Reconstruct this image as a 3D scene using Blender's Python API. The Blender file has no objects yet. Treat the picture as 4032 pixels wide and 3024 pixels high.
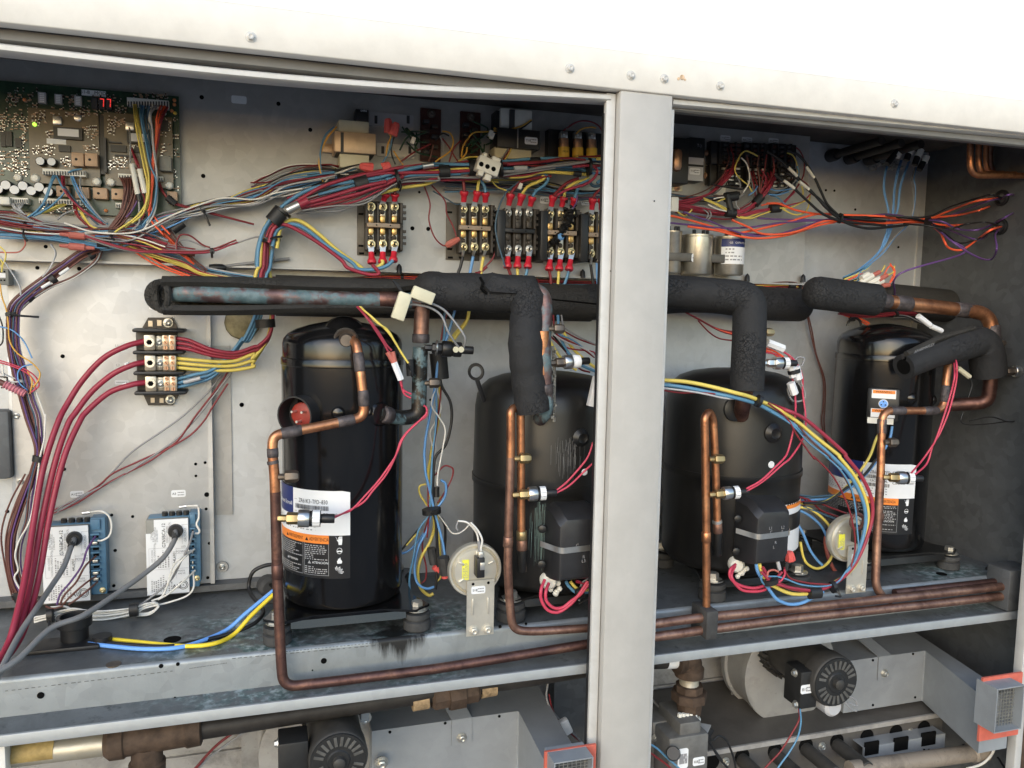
import bpy, bmesh, math, random
from mathutils import Vector, Matrix
V=Vector
sc=bpy.context.scene
COL=sc.collection
# ---------------------------------------------------------------- camera
FPX=3136.0; CX,CY=2016.0,1512.0
YAW,PITCH,ROLL=[math.radians(a) for a in (17.22,5.39,1.06)]
FW=V((math.sin(YAW)*math.cos(PITCH),math.cos(YAW)*math.cos(PITCH),-math.sin(PITCH)))
_rt=V((math.cos(YAW),-math.sin(YAW),0)); _up=_rt.cross(FW)
RT=math.cos(ROLL)*_rt+math.sin(ROLL)*_up
UP=-math.sin(ROLL)*_rt+math.cos(ROLL)*_up
cam=bpy.data.cameras.new('camera'); cam.lens=28.0; cam.sensor_width=36.0
cam.clip_start=0.01; cam.clip_end=500
co=bpy.data.objects.new('camera',cam); COL.objects.link(co)
co.matrix_world=Matrix(((RT.x,UP.x,-FW.x,0),(RT.y,UP.y,-FW.y,0),(RT.z,UP.z,-FW.z,0),(0,0,0,1)))
sc.camera=co
# ---------------------------------------------------------------- sky, sun, exposure
SUN_EL,SUN_AZ=math.radians(25),math.radians(212)   # azimuth measured from +Y (into the cabinet) clockwise
w=bpy.data.worlds.new("World"); sc.world=w; w.use_nodes=True
nt=w.node_tree; bg=nt.nodes['Background']
sky=nt.nodes.new('ShaderNodeTexSky'); sky.sky_type='NISHITA'; sky.sun_disc=False
sky.sun_elevation=SUN_EL; sky.sun_rotation=SUN_AZ
sky.air_density=1.2; sky.dust_density=0.8; sky.ozone_density=1.0
nt.links.new(sky.outputs[0],bg.inputs[0]); bg.inputs[1].default_value=0.15
sl=bpy.data.lights.new('sun','SUN'); sl.energy=0.5; sl.angle=math.radians(60); sl.color=(1.0,.945,.85)
so=bpy.data.objects.new('sun',sl); COL.objects.link(so)
sd=V((math.sin(SUN_AZ)*math.cos(SUN_EL),math.cos(SUN_AZ)*math.cos(SUN_EL),math.sin(SUN_EL)))
so.rotation_euler=sd.to_track_quat('Z','Y').to_euler(); so.location=sd*6
sc.view_settings.view_transform='Standard'; sc.view_settings.look='None'
sc.view_settings.exposure=1.06; sc.view_settings.gamma=1.0
sc.cycles.max_bounces=6
# ---------------------------------------------------------------- measuring: photograph coordinates to points on real planes
CR=dict(A=(0,200,.45208),B=(1000,300,.45208),C=(1600,300,.45208),D=(2600,400,.36166),E=(3232,400,.36166),F=(0,900,.45208),G=(0,1650,.49729),H=(0,2200,.49729),I=(950,1050,.45208),J=(950,1800,.45208),K=(1600,1050,.45208),L=(1600,1800,.45208),M=(2600,1050,.45208),N=(2600,1800,.45208),O=(3100,1050,.42191),P=(3100,1750,.42191),Q=(900,2400,.67812),R=(2532,2400,.67812),V=(0,0,1.82278))
def ray(c,x,y):
    a,b,s=CR[c]; x=a+x*s; y=b+y*s
    return FW+(x-CX)/FPX*RT-(y-CY)/FPX*UP
def U(c,x,y,Y):
    d=ray(c,x,y); return d*(Y/d.y)
def UZ(c,x,y,z):
    d=ray(c,x,y); return d*(z/d.z)
def UX(c,x,y,X):
    d=ray(c,x,y); return d*(X/d.x)
def rect(c,x0,y0,x1,y1,Y):
    """centre, width, height of a measured rectangle on the plane Y"""
    xm,ym=(x0+x1)/2,(y0+y1)/2
    return U(c,xm,ym,Y),abs(U(c,x1,ym,Y).x-U(c,x0,ym,Y).x),abs(U(c,xm,y1,Y).z-U(c,xm,y0,Y).z)
# ---------------------------------------------------------------- mesh helpers
WL={}     # world location of every object built
def frame(d):
    d=d.normalized(); a=V((0,0,1)) if abs(d.z)<.9 else V((1,0,0))
    x=a.cross(d).normalized(); return x,d.cross(x)
def catmull(P,n):
    if len(P)<3: return [V(p) for p in P]
    out=[]; Q=[P[0]*2-P[1]]+list(P)+[P[-1]*2-P[-2]]
    for i in range(1,len(Q)-2):
        a,b,c,d=Q[i-1],Q[i],Q[i+1],Q[i+2]
        for k in range(n):
            t=k/n
            out.append(.5*((2*b)+(c-a)*t+(2*a-5*b+4*c-d)*t*t+(3*b-a-3*c+d)*t**3))
    out.append(V(P[-1])); return out
def rounded(P,rad,n=6):
    """polyline with its corners rounded, for bent pipe"""
    out=[P[0]]
    for i in range(1,len(P)-1):
        a,b,c=P[i-1],P[i],P[i+1]; u=(a-b);w_=(c-b)
        r=min(rad,u.length*.49,w_.length*.49)
        p=b+u.normalized()*r; q=b+w_.normalized()*r
        for k in range(n+1):
            t=k/n; out.append(p*(1-t)**2+b*2*t*(1-t)+q*t*t)
    out.append(P[-1]); return out
class MB:
    def __init__(s): s.v=[];s.f=[];s.m=[];s.mi=0
    def face(s,*i): s.f.append(tuple(i)); s.m.append(s.mi)
    def mat(s,i): s.mi=i; return s
    def hexa(s,p):
        n=len(s.v); s.v+= [V(q) for q in p]
        for q in ((0,3,2,1),(4,5,6,7),(0,1,5,4),(1,2,6,5),(2,3,7,6),(3,0,4,7)): s.face(*[n+k for k in q])
        return s
    def box(s,c,d,b=0,R=None):
        c=V(c); hx,hy,hz=d[0]/2,d[1]/2,d[2]/2
        if b<=0:
            p=[V((sx*hx,sy*hy,sz*hz)) for sx,sy,sz in ((-1,-1,-1),(1,-1,-1),(1,1,-1),(-1,1,-1),(-1,-1,1),(1,-1,1),(1,1,1),(-1,1,1))]
            if R: p=[R@q for q in p]
            return s.hexa([c+q for q in p])
        b=min(b,hx*.95,hy*.95,hz*.95)
        bm=bmesh.new(); bmesh.ops.create_cube(bm,size=1)
        for q in bm.verts: q.co=V((q.co.x*2*hx,q.co.y*2*hy,q.co.z*2*hz))
        bmesh.ops.bevel(bm,geom=bm.edges[:],offset=b,segments=2,affect='EDGES',profile=.5)
        n=len(s.v); bm.verts.index_update()
        for q in bm.verts: s.v.append(c+(R@q.co if R else q.co))
        for fc in bm.faces: s.face(*[n+q.index for q in fc.verts])
        bm.free(); return s
    def span(s,x0,x1,y0,y1,z0,z1,b=0):
        return s.box(((x0+x1)/2,(y0+y1)/2,(z0+z1)/2),(abs(x1-x0),abs(y1-y0),abs(z1-z0)),b)
    def rings(s,R,close0=True,close1=True,loop=True):
        n=len(R[0]); o=len(s.v)
        for r in R: s.v+=r
        for i in range(len(R)-1):
            for k in range(n if loop else n-1):
                k2=(k+1)%n
                s.face(o+i*n+k,o+i*n+k2,o+(i+1)*n+k2,o+(i+1)*n+k)
        if close0: s.face(*[o+k for k in range(n-1,-1,-1)])
        if close1: s.face(*[o+(len(R)-1)*n+k for k in range(n)])
        return s
    def lathe(s,p,ax,prof,n=24,ph=0):
        p=V(p); ax=V(ax).normalized(); x,y=frame(ax)
        R=[[p+ax*h+(x*math.cos(ph+2*math.pi*k/n)+y*math.sin(ph+2*math.pi*k/n))*max(r,1e-5) for k in range(n)] for h,r in prof]
        return s.rings(R)
    def cyl(s,p0,p1,r0,r1=None,n=16,ph=0):
        p0,p1=V(p0),V(p1); r1=r0 if r1 is None else r1
        return s.lathe(p0,p1-p0,[(0,r0),((p1-p0).length,r1)],n,ph)
    def tube(s,P,r,n=8,caps=True):
        P=[V(p) for p in P]; R=[]; x=None
        for i,p in enumerate(P):
            t=(P[min(i+1,len(P)-1)]-P[max(i-1,0)])
            if t.length<1e-9: t=V((1,0,0))
            t.normalize()
            if x is None: x,_=frame(t)
            x=(x-t*x.dot(t))
            if x.length<1e-6: x,_=frame(t)
            x.normalize(); y=t.cross(x)
            rr=r[i] if isinstance(r,(list,tuple)) else r
            R.append([p+(x*math.cos(2*math.pi*k/n)+y*math.sin(2*math.pi*k/n))*rr for k in range(n)])
        return s.rings(R,caps,caps)
    def prism(s,poly,a,b):
        """polygon of points swept by vector from offset a to b"""
        a,b=V(a),V(b)
        return s.rings([[V(q)+a for q in poly],[V(q)+b for q in poly]])
    def plate(s,poly,Y0,Y1):       # poly of (x,z)
        return s.prism([V((x,0,z)) for x,z in poly],(0,Y0,0),(0,Y1,0))
    def torus(s,c,ax,R,r,n=24,m=8,a0=0,a1=2*math.pi):
        c=V(c);x,y=frame(V(ax)); full=abs(a1-a0-2*math.pi)<1e-6
        P=[c+(x*math.cos(a0+(a1-a0)*k/n)+y*math.sin(a0+(a1-a0)*k/n))*R for k in range(n+(0 if full else 1))]
        if full: P=P+[P[0],P[1]]
        return s.tube(P,r,m,not full)
    def build(s,name,mats,parent=None,smooth=True,ang=35,label=None,cat=None,group=None,kind=None):
        me=bpy.data.meshes.new(name)
        if not s.v: return None
        xs=[[q[i] for q in s.v] for i in range(3)]
        c=V([(min(a)+max(a))/2 for a in xs])
        if parent is None: c.z=min(xs[2])
        me.from_pydata([tuple(q-c) for q in s.v],[],s.f)
        mats=mats if isinstance(mats,(list,tuple)) else [mats]
        for m in mats: me.materials.append(m)
        me.polygons.foreach_set('material_index',s.m)
        bm=bmesh.new(); bm.from_mesh(me); bmesh.ops.recalc_face_normals(bm,faces=bm.faces); bm.to_mesh(me); bm.free()
        if smooth:
            me.polygons.foreach_set('use_smooth',[True]*len(s.f)); me.set_sharp_from_angle(angle=math.radians(ang))
        me.update()
        o=bpy.data.objects.new(name,me); return link(o,c,parent,label,cat,group,kind)
def link(o,wloc,parent,label=None,cat=None,group=None,kind=None):
    COL.objects.link(o); WL[o.name]=V(wloc)
    if parent is not None: o.parent=parent; o.location=V(wloc)-WL[parent.name]
    else: o.location=wloc
    if label: o['label']=label
    if cat: o['category']=cat
    if group: o['group']=group
    if kind: o['kind']=kind
    return o
def thing(name,loc,label,cat,group=None,kind=None):
    o=bpy.data.objects.new(name,None); o.empty_display_size=.02
    return link(o,V(loc),None,label,cat,group,kind)
# lettering: built-in font turned to mesh, laid on a plane (origin,right,up) or round a cylinder
def letters(jobs,mat,parent,name='lettering'):
    """jobs: (text,size,mapping function (x,y)->Vector, align)"""
    s=MB()
    for t,size,fn,al in jobs:
        cu=bpy.data.curves.new('t','FONT'); cu.body=t; cu.size=size; cu.align_x=al; cu.align_y='CENTER'; cu.resolution_u=2
        ob=bpy.data.objects.new('t',cu); COL.objects.link(ob)
        me=bpy.data.meshes.new_from_object(ob.evaluated_get(bpy.context.evaluated_depsgraph_get()))
        n=len(s.v)
        for q in me.vertices: s.v.append(fn(q.co.x,q.co.y))
        for p in me.polygons: s.face(*[n+k for k in p.vertices])
        bpy.data.objects.remove(ob); bpy.data.curves.remove(cu); bpy.data.meshes.remove(me)
    return s.build(name,mat,parent,smooth=False)
def onplane(o,r=V((1,0,0)),u=V((0,0,1))):
    o=V(o); return lambda x,y:o+r*x+u*y
def dashes(s,fn,x0,x1,y,h,rng,gap=.25,wmin=.8,wmax=3.0):
    """a row of unreadable print: little flat bars, fn maps (x,y)"""
    x=x0
    while x<x1:
        w_=min(h*rng.uniform(wmin,wmax),x1-x)
        n=len(s.v); s.v+=[fn(x,y-h/2),fn(x+w_,y-h/2),fn(x+w_,y+h/2),fn(x,y+h/2)]; s.face(n,n+1,n+2,n+3)
        x+=w_+h*gap*rng.uniform(.7,2)
def flat(s,fn,x0,x1,y0,y1,n=1):
    for k in range(n):
        a=x0+(x1-x0)*k/n; b=x0+(x1-x0)*(k+1)/n
        i=len(s.v); s.v+=[fn(a,y0),fn(b,y0),fn(b,y1),fn(a,y1)]; s.face(i,i+1,i+2,i+3)
# ---------------------------------------------------------------- materials
def newmat(name):
    m=bpy.data.materials.new(name); m.use_nodes=True
    return m,m.node_tree,m.node_tree.nodes['Principled BSDF']
def N(t,k,**kw):
    n=t.nodes.new(k)
    for a,b in kw.items():
        if a in n.inputs: n.inputs[a].default_value=b
        else: setattr(n,a,b)
    return n
def ramp(t,src,stops):
    r=t.nodes.new('ShaderNodeValToRGB'); e=r.color_ramp.elements
    while len(e)<len(stops): e.new(.5)
    for k,(p,c) in enumerate(stops): e[k].position=p; e[k].color=(*c,1) if len(c)==3 else c
    t.links.new(src,r.inputs[0]); return r.outputs[0]
def mix(t,fac,a,b,mode='MIX'):
    m=t.nodes.new('ShaderNodeMix'); m.data_type='RGBA'; m.blend_type=mode
    for sock,val in ((m.inputs[0],fac),(m.inputs[6],a),(m.inputs[7],b)):
        if isinstance(val,(int,float)): sock.default_value=val
        elif isinstance(val,tuple): sock.default_value=(*val,1)
        else: t.links.new(val,sock)
    return m.outputs[2]
def noise(t,co,scale,detail=4,rough=.6,dist=0):
    n=N(t,'ShaderNodeTexNoise',Scale=scale,Detail=detail,Roughness=rough,Distortion=dist); t.links.new(co,n.inputs['Vector']); return n.outputs[0]
def coords(t,stretch=None):
    g=t.nodes.new('ShaderNodeNewGeometry'); o=g.outputs['Position']
    if stretch:
        mp=t.nodes.new('ShaderNodeMapping'); mp.inputs['Scale'].default_value=stretch; t.links.new(o,mp.inputs[0]); o=mp.outputs[0]
    return o
def bump(t,b,h,st,dist=.002):
    n=N(t,'ShaderNodeBump',Strength=st,Distance=dist); t.links.new(h,n.inputs['Height']); t.links.new(n.outputs[0],b.inputs['Normal'])
def plain(name,col,rough=.45,metal=0,spec=.5,var=.12,sc_=60,emit=None,bmp=0):
    m,t,b=newmat(name); b.inputs['Roughness'].default_value=rough; b.inputs['Metallic'].default_value=metal
    b.inputs['Specular IOR Level'].default_value=spec
    co=coords(t); n=noise(t,co,sc_)
    t.links.new(ramp(t,n,[(.3,tuple(c*(1-var) for c in col)),(.7,tuple(min(1,c*(1+var)) for c in col))]),b.inputs['Base Color'])
    if bmp: bump(t,b,noise(t,co,sc_*6,3),bmp,.001)
    if emit: b.inputs['Emission Color'].default_value=(*emit[0],1); b.inputs['Emission Strength'].default_value=emit[1]
    return m
def galv(name,col,metal=.75,rough=.42,dirt=.35,dirtcol=(.05,.05,.045),spangle=.2,scale=70,dsc=7,stretch=None):
    m,t,b=newmat(name); co=coords(t)
    vo=N(t,'ShaderNodeTexVoronoi',Scale=scale,Randomness=1.0); t.links.new(co,vo.inputs['Vector'])
    nz=noise(t,co,25,5); ds=noise(t,coords(t,stretch) if stretch else co,dsc,6,.65,.4); fine=noise(t,co,220,3)
    sp=ramp(t,vo.outputs['Color'],[(0,tuple(c*(1-spangle) for c in col)),(1,tuple(min(1,c*(1+spangle)) for c in col))])
    c1=mix(t,.25,sp,ramp(t,nz,[(.35,tuple(c*.8 for c in col)),(.65,tuple(min(1,c*1.15) for c in col))]))
    dm=ramp(t,ds,[(.48,(0,0,0)),(.78,(dirt,dirt,dirt))])
    c2=mix(t,dm,c1,dirtcol)
    sp2=ramp(t,fine,[(.63,(0,0,0)),(.72,(.35*dirt,)*3)])
    c3=mix(t,sp2,c2,dirtcol)
    t.links.new(c3,b.inputs['Base Color'])
    rr=N(t,'ShaderNodeMapRange'); rr.inputs['To Min'].default_value=rough-.08; rr.inputs['To Max'].default_value=rough+.18
    t.links.new(nz,rr.inputs[0]); t.links.new(rr.outputs[0],b.inputs['Roughness'])
    b.inputs['Metallic'].default_value=metal
    bump(t,b,nz,.15,.004)
    return m
def copper(name,stops,rough=.36,scale=28,verd=0,metal=.9):
    m,t,b=newmat(name); co=coords(t); n=noise(t,co,scale,6,.62,.6); n2=noise(t,co,scale*4,4)
    c=ramp(t,n,stops)
    c=mix(t,ramp(t,n2,[(.5,(0,0,0)),(.75,(.55,.55,.55))]),c,tuple(q*.45 for q in stops[0][1]))
    b.inputs['Metallic'].default_value=metal
    if verd:
        k=ramp(t,noise(t,co,scale*1.3,6,.7,.3),[(.5-.12*verd,(0,0,0)),(.56-.05*verd,(1,1,1))])
        c=mix(t,k,c,ramp(t,n2,[(.3,(.05,.09,.10)),(.7,(.16,.23,.25))]))
        inv=N(t,'ShaderNodeMapRange'); inv.inputs['To Min'].default_value=metal; inv.inputs['To Max'].default_value=.05
        t.links.new(k,inv.inputs[0]); t.links.new(inv.outputs[0],b.inputs['Metallic'])
    t.links.new(c,b.inputs['Base Color'])
    rr=N(t,'ShaderNodeMapRange'); rr.inputs['To Min'].default_value=rough-.1; rr.inputs['To Max'].default_value=rough+.25
    t.links.new(n2,rr.inputs[0]); t.links.new(rr.outputs[0],b.inputs['Roughness'])
    bump(t,b,n2,.2,.001); return m
def foam(name,col=(.02,.02,.021),crack=.75):
    m,t,b=newmat(name); co=coords(t)
    vo=N(t,'ShaderNodeTexVoronoi',Scale=210,feature='DISTANCE_TO_EDGE'); 
    ns=N(t,'ShaderNodeTexNoise',Scale=70,Detail=5); t.links.new(co,ns.inputs['Vector'])
    ad=N(t,'ShaderNodeVectorMath',operation='MULTIPLY_ADD'); t.links.new(ns.outputs['Color'],ad.inputs[0]); ad.inputs[1].default_value=(.02,.02,.02); t.links.new(co,ad.inputs[2])
    t.links.new(ad.outputs[0],vo.inputs['Vector'])
    big=noise(t,co,11,4)
    ck=ramp(t,vo.outputs['Distance'],[(0,(0,0,0)),(.07,(1,1,1))])
    msk=ramp(t,big,[(.47,(1,1,1)),(.6,(1-crack,)*3)])
    hh=mix(t,msk,ck,(1.0,1.0,1.0))
    t.links.new(mix(t,ramp(t,hh,[(0,(.45,.45,.45)),(1,(0,0,0))]),ramp(t,big,[(.3,tuple(c*.8 for c in col)),(.7,tuple(c*1.5 for c in col))]),(.004,.004,.004)),b.inputs['Base Color'])
    b.inputs['Roughness'].default_value=.75; b.inputs['Specular IOR Level'].default_value=.35; bump(t,b,mix(t,.4,hh,noise(t,co,70,6,.7)),.9,.006); return m
def enamel(name,col=(.005,.005,.0055),rough=.11,dust_sheen=.16,dcol=(.06,.055,.05)):
    m,t,b=newmat(name); co=coords(t); n=noise(t,coords(t,(1,1,.3)),11,6,.65); f=noise(t,co,160,4)  # dust stretched upright, partly standing in for vertical reflection streaks
    d=ramp(t,n,[(.5,(0,0,0)),(.8,(dust_sheen,dust_sheen,dust_sheen))])
    t.links.new(mix(t,ramp(t,f,[(.66,(0,0,0)),(.74,(dust_sheen*.5,)*3)]),mix(t,d,col,dcol),dcol),b.inputs['Base Color'])
    rr=N(t,'ShaderNodeMapRange'); rr.inputs['To Min'].default_value=rough; rr.inputs['To Max'].default_value=rough+.45*dust_sheen+.03
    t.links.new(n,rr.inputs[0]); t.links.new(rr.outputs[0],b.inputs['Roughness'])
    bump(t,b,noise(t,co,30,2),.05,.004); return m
def oilmask(t,co,cx,floor):
    sx=N(t,'ShaderNodeSeparateXYZ'); t.links.new(co,sx.inputs[0])
    def mth(op,a,b_=0.0):
        m=N(t,'ShaderNodeMath',operation=op)
        for k,q in enumerate((a,b_)):
            if isinstance(q,(int,float)): m.inputs[k].default_value=q
            else: t.links.new(q,m.inputs[k])
        return m.outputs[0]
    d=mth('MULTIPLY',mth('ABSOLUTE',mth('SUBTRACT',sx.outputs[0],cx)),1/.042); s=mth('SUBTRACT',1.0,d)
    if floor: h=mth('SUBTRACT',1.0,mth('MULTIPLY',mth('ABSOLUTE',mth('SUBTRACT',sx.outputs[1],1.045)),1/.03)); nz=noise(t,co,70,5,.7); tot=mth('ADD',mth('ADD',mth('MULTIPLY',s,.6),mth('MULTIPLY',h,.5)),mth('MULTIPLY',mth('SUBTRACT',nz,.5),1.6))
    else:
        mp=t.nodes.new('ShaderNodeMapping'); mp.inputs['Scale'].default_value=(1,1,.10); t.links.new(co,mp.inputs[0]); nz=noise(t,mp.outputs[0],85,5,.65)
        h=mth('MULTIPLY',mth('ADD',sx.outputs[2],.490),1/.045); tot=mth('ADD',mth('ADD',mth('MULTIPLY',s,.75),mth('MULTIPLY',mth('SUBTRACT',h,.66),1.15)),mth('MULTIPLY',mth('SUBTRACT',nz,.5),1.7))
    return ramp(t,tot,[(.3,(0,0,0)),(.8,(.95,.95,.95))])
def add_oil(m,cx,floor):
    t=m.node_tree; b=t.nodes['Principled BSDF']; src=b.inputs['Base Color'].links[0].from_socket
    t.links.new(mix(t,oilmask(t,coords(t),cx,floor),src,(.012,.011,.010)),b.inputs['Base Color'])
def floorpan(name):
    """zinc pan: grey, with a green-white corrosion bloom round the compressor feet"""
    m,t,b=newmat(name); co=coords(t)
    n=noise(t,co,14,6,.68,.6); n2=noise(t,co,60,5,.7); 
    base=ramp(t,n,[(.3,(.10,.108,.112)),(.6,(.17,.182,.19))])
    dark=ramp(t,n2,[(.52,(0,0,0)),(.66,(.85,.85,.85))])
    base=mix(t,mix(t,ramp(t,n,[(.45,(0,0,0)),(.6,(1,1,1))]),(0.,0.,0.),dark),base,(.03,.035,.035))
    g=None
    for cx_,r in ((-.02,.17),(.2,.13),(1.13,.10)):
        vm=N(t,'ShaderNodeVectorMath',operation='DISTANCE'); t.links.new(co,vm.inputs[0]); vm.inputs[1].default_value=(cx_,1.06,-.442)
        mr=N(t,'ShaderNodeMapRange'); mr.inputs['From Min'].default_value=r; mr.inputs['From Max'].default_value=r*.3; t.links.new(vm.outputs['Value'],mr.inputs[0])
        if g is None: g=mr.outputs[0]
        else:
            mx=N(t,'ShaderNodeMath',operation='MAXIMUM'); t.links.new(g,mx.inputs[0]); t.links.new(mr.outputs[0],mx.inputs[1]); g=mx.outputs[0]
    mm=N(t,'ShaderNodeMath',operation='MULTIPLY'); t.links.new(g,mm.inputs[0]); t.links.new(ramp(t,noise(t,co,35,6,.7,.5),[(.42,(0,0,0)),(.58,(1,1,1))]),mm.inputs[1])
    cor=ramp(t,noise(t,co,90,4),[(.33,(.02,.06,.06)),(.48,(.15,.23,.23)),(.62,(.46,.54,.56))])
    t.links.new(mix(t,mm.outputs[0],base,cor),b.inputs['Base Color'])
    b.inputs['Metallic'].default_value=.45; b.inputs['Roughness'].default_value=.5; bump(t,b,n2,.25,.002); return m
MT={}
def setup_mats():
    P=MT
    P['zinc']=galv('zinc_plate',(.42,.413,.40),.5,.44,.16,(.05,.05,.045),.10)
    P['zinc_low']=galv('zinc_lower_plate',(.57,.56,.54),.45,.48,.12,(.05,.05,.045),.10)
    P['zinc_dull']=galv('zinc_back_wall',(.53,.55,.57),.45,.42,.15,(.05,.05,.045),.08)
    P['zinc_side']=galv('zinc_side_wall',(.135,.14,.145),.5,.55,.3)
    P['zinc_riser']=galv('zinc_riser',(.31,.335,.35),.5,.42,.35,(.1,.13,.13),.12,70,12,(1,1,.3))
    P['zinc_dirty']=galv('zinc_dirty',(.40,.385,.37),.3,.55,.8,(.06,.055,.05),.08,70,16)
    P['zinc_duct']=galv('zinc_duct',(.33,.35,.37),.35,.5,.15,(.1,.1,.1),.05)
    P['floor']=floorpan('zinc_floor_pan')
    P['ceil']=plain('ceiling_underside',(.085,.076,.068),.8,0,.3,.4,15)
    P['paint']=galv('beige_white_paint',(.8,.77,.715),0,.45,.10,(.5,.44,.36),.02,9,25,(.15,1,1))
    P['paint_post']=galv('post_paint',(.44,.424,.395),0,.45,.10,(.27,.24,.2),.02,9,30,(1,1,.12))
    P['paint_trim']=galv('painted_trim',(.56,.55,.525),.1,.45,.25,(.3,.27,.22),.02,70,30)
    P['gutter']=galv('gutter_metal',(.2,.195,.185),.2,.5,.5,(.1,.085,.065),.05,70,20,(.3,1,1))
    P['rail']=galv('rail_edge',(.36,.375,.38),.4,.45,.2,(.2,.22,.22),.05,70,40)
    P['black']=plain('black_plastic',(.012,.012,.013),.45)
    P['hole']=plain('dark_hole',(.004,.004,.004),.9,0,.1)
    P['dkgrey']=plain('dark_grey_plastic',(.045,.045,.047),.5)
    P['tape']=plain('black_tape',(.014,.014,.015),.5)
    P['rubber']=plain('grey_rubber',(.05,.05,.05),.7,0,.3,.3,50)
    P['foam']=foam('foam_insulation'); P['foam_old']=foam('weathered_foam',(.03,.028,.025),.5)
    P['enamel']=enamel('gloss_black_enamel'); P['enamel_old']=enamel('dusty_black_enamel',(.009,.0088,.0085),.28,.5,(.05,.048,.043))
    P['cu']=copper('bright_copper',[(.3,(.28,.12,.07)),(.5,(.54,.24,.12)),(.75,(.7,.36,.19))],.34)
    P['cu_old']=copper('brown_copper',[(.3,(.17,.09,.07)),(.5,(.32,.18,.135)),(.72,(.48,.29,.21))],.4)
    P['cu_dark']=copper('purple_copper',[(.3,(.09,.05,.045)),(.55,(.17,.09,.075)),(.75,(.3,.16,.11))],.42)
    P['cu_green']=copper('verdigris_copper',[(.3,(.12,.075,.075)),(.55,(.22,.14,.13)),(.75,(.42,.25,.2))],.45,15,.5)
    P['cu_teal']=copper('teal_copper',[(.3,(.02,.022,.022)),(.55,(.05,.042,.036)),(.75,(.1,.08,.06))],.33,30,.12,.6)
    P['braze']=plain('brazed_joint',(.10,.085,.085),.55,.5,.4,.5,120,None,.5)
    P['iron']=plain('rusty_iron',(.075,.05,.035),.7,.2,.3,.5,40,None,.5)
    P['iron_dk']=plain('dark_pipe',(.035,.031,.028),.55,.3,.4,.4,30)
    P['galvpipe']=galv('galvanised_pipe',(.55,.5,.4),.6,.4,.5,(.35,.24,.09),.1,60,25)
    P['brass']=plain('dull_brass',(.36,.27,.14),.38,.85,.5,.2,60)
    P['nut']=plain('brown_nut',(.13,.105,.085),.42,.7,.5,.25,60)
    P['steel']=plain('bright_steel',(.62,.61,.58),.28,.95,.5,.1,60)
    P['zincscrew']=plain('screw_zinc',(.5,.49,.45),.35,.8,.5,.15,90)
    P['tin']=plain('tinned_lug',(.72,.7,.66),.3,.85,.5,.1,80)
    P['gold']=plain('contact_brass',(.72,.46,.17),.35,.7,.5,.25,90)
    P['goldscrew']=plain('yellow_zinc_screw',(.62,.52,.3),.32,.85,.5,.15,90)
    P['bakelite']=plain('brown_bakelite',(.055,.046,.037),.5,0,.4,.3,50)
    P['bracket']=plain('contactor_bracket',(.115,.105,.09),.5,.4,.4,.2,50)
    P['label']=plain('white_label',(.78,.79,.8),.4,0,.4,.02)
    P['ink']=plain('black_ink',(.02,.02,.022),.6,0,.2,.02)
    P['inkgrey']=plain('grey_ink',(.28,.28,.29),.6,0,.2,.02)
    P['blueink']=plain('navy_print',(.018,.03,.14),.35,0,.4,.04)
    P['orangeink']=plain('orange_print',(.85,.25,.04),.4,0,.4,.03)
    P['blackprint']=plain('black_label_film',(.015,.015,.016),.3,0,.5,.02)
    P['yellowlab']=plain('yellow_sticker',(.8,.78,.08),.45,0,.4,.04)
    P['cream']=plain('cream_plastic',(.62,.58,.42),.5,0,.4,.06)
    P['nylon']=plain('white_nylon',(.75,.73,.66),.4,0,.4,.05)
    P['core']=galv('laminated_core',(.6,.44,.29),.55,.38,.1,(.2,.12,.06),.05,200,60,(.2,1,6))  # warm reflected light put into the steel core's base colour
    P['pcb']=plain('green_circuit_board',(.018,.05,.026),.28,0,.6,.4,110)
    P['pcb_warm_sheen']=plain('daughter_board',(.12,.088,.045),.3,0,.6,.25,70)  # green boards with the warm sky reflection put into their base colour
    P['relay']=plain('relay_case',(.5,.33,.21),.45,0,.5,.15,40)
    P['blackic']=plain('chip_black',(.02,.019,.018),.4)
    P['phen']=plain('red_brown_board',(.06,.018,.013),.5,0,.4,.2)
    P['copperlug']=plain('copper_lug',(.5,.3,.2),.35,.8,.5,.15,60)
    P['distmetal']=plain('tin_block',(.5,.43,.34),.33,.75,.5,.12,50)
    P['bluemod']=plain('blue_housing',(.085,.185,.285),.45,0,.4,.1)
    P['modgrey']=plain('grey_housing',(.22,.22,.2),.5,0,.4,.1)
    P['redterm']=plain('red_insulator',(.55,.02,.04),.4,0,.5,.08)
    P['rednut']=plain('red_wire_nut',(.75,.12,.11),.5,0,.4,.08)
    P['gasket']=plain('red_gasket',(.55,.13,.09),.75,0,.3,.15,40)
    P['disc']=galv('zinc_disc',(.74,.7,.6),.75,.36,.2,(.35,.28,.17),.06,30)
    P['bracket_disc']=galv('switch_bracket',(.58,.55,.48),.6,.4,.25,(.3,.26,.2),.05,60,25)
    P['fuse']=plain('yellow_fuse_label',(.75,.5,.07),.45,0,.4,.06)
    P['motor']=plain('motor_shell',(.05,.047,.043),.55,.2,.4,.3,25)
    P['motorface']=plain('motor_end_bell',(.02,.02,.02),.5,.1,.4,.2)
    P['pink']=plain('pink_sleeve',(.55,.2,.24),.5)
    P['redled']=plain('red_led_digit',(.9,.05,.05),.4,0,.5,0,60,((1,.05,.04),.45))
    P['greenled']=plain('green_led',(.3,.9,.05),.4,0,.5,0,60,((.45,1,.08),.9))
    P['orled']=plain('amber_lens',(.8,.28,.1),.4); P['yelled']=plain('yellow_lens',(.85,.6,.1),.4)
    P['capcan']=galv('capacitor_can',(.6,.56,.48),.9,.28,.4,(.2,.16,.1),.03,70,30)
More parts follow.
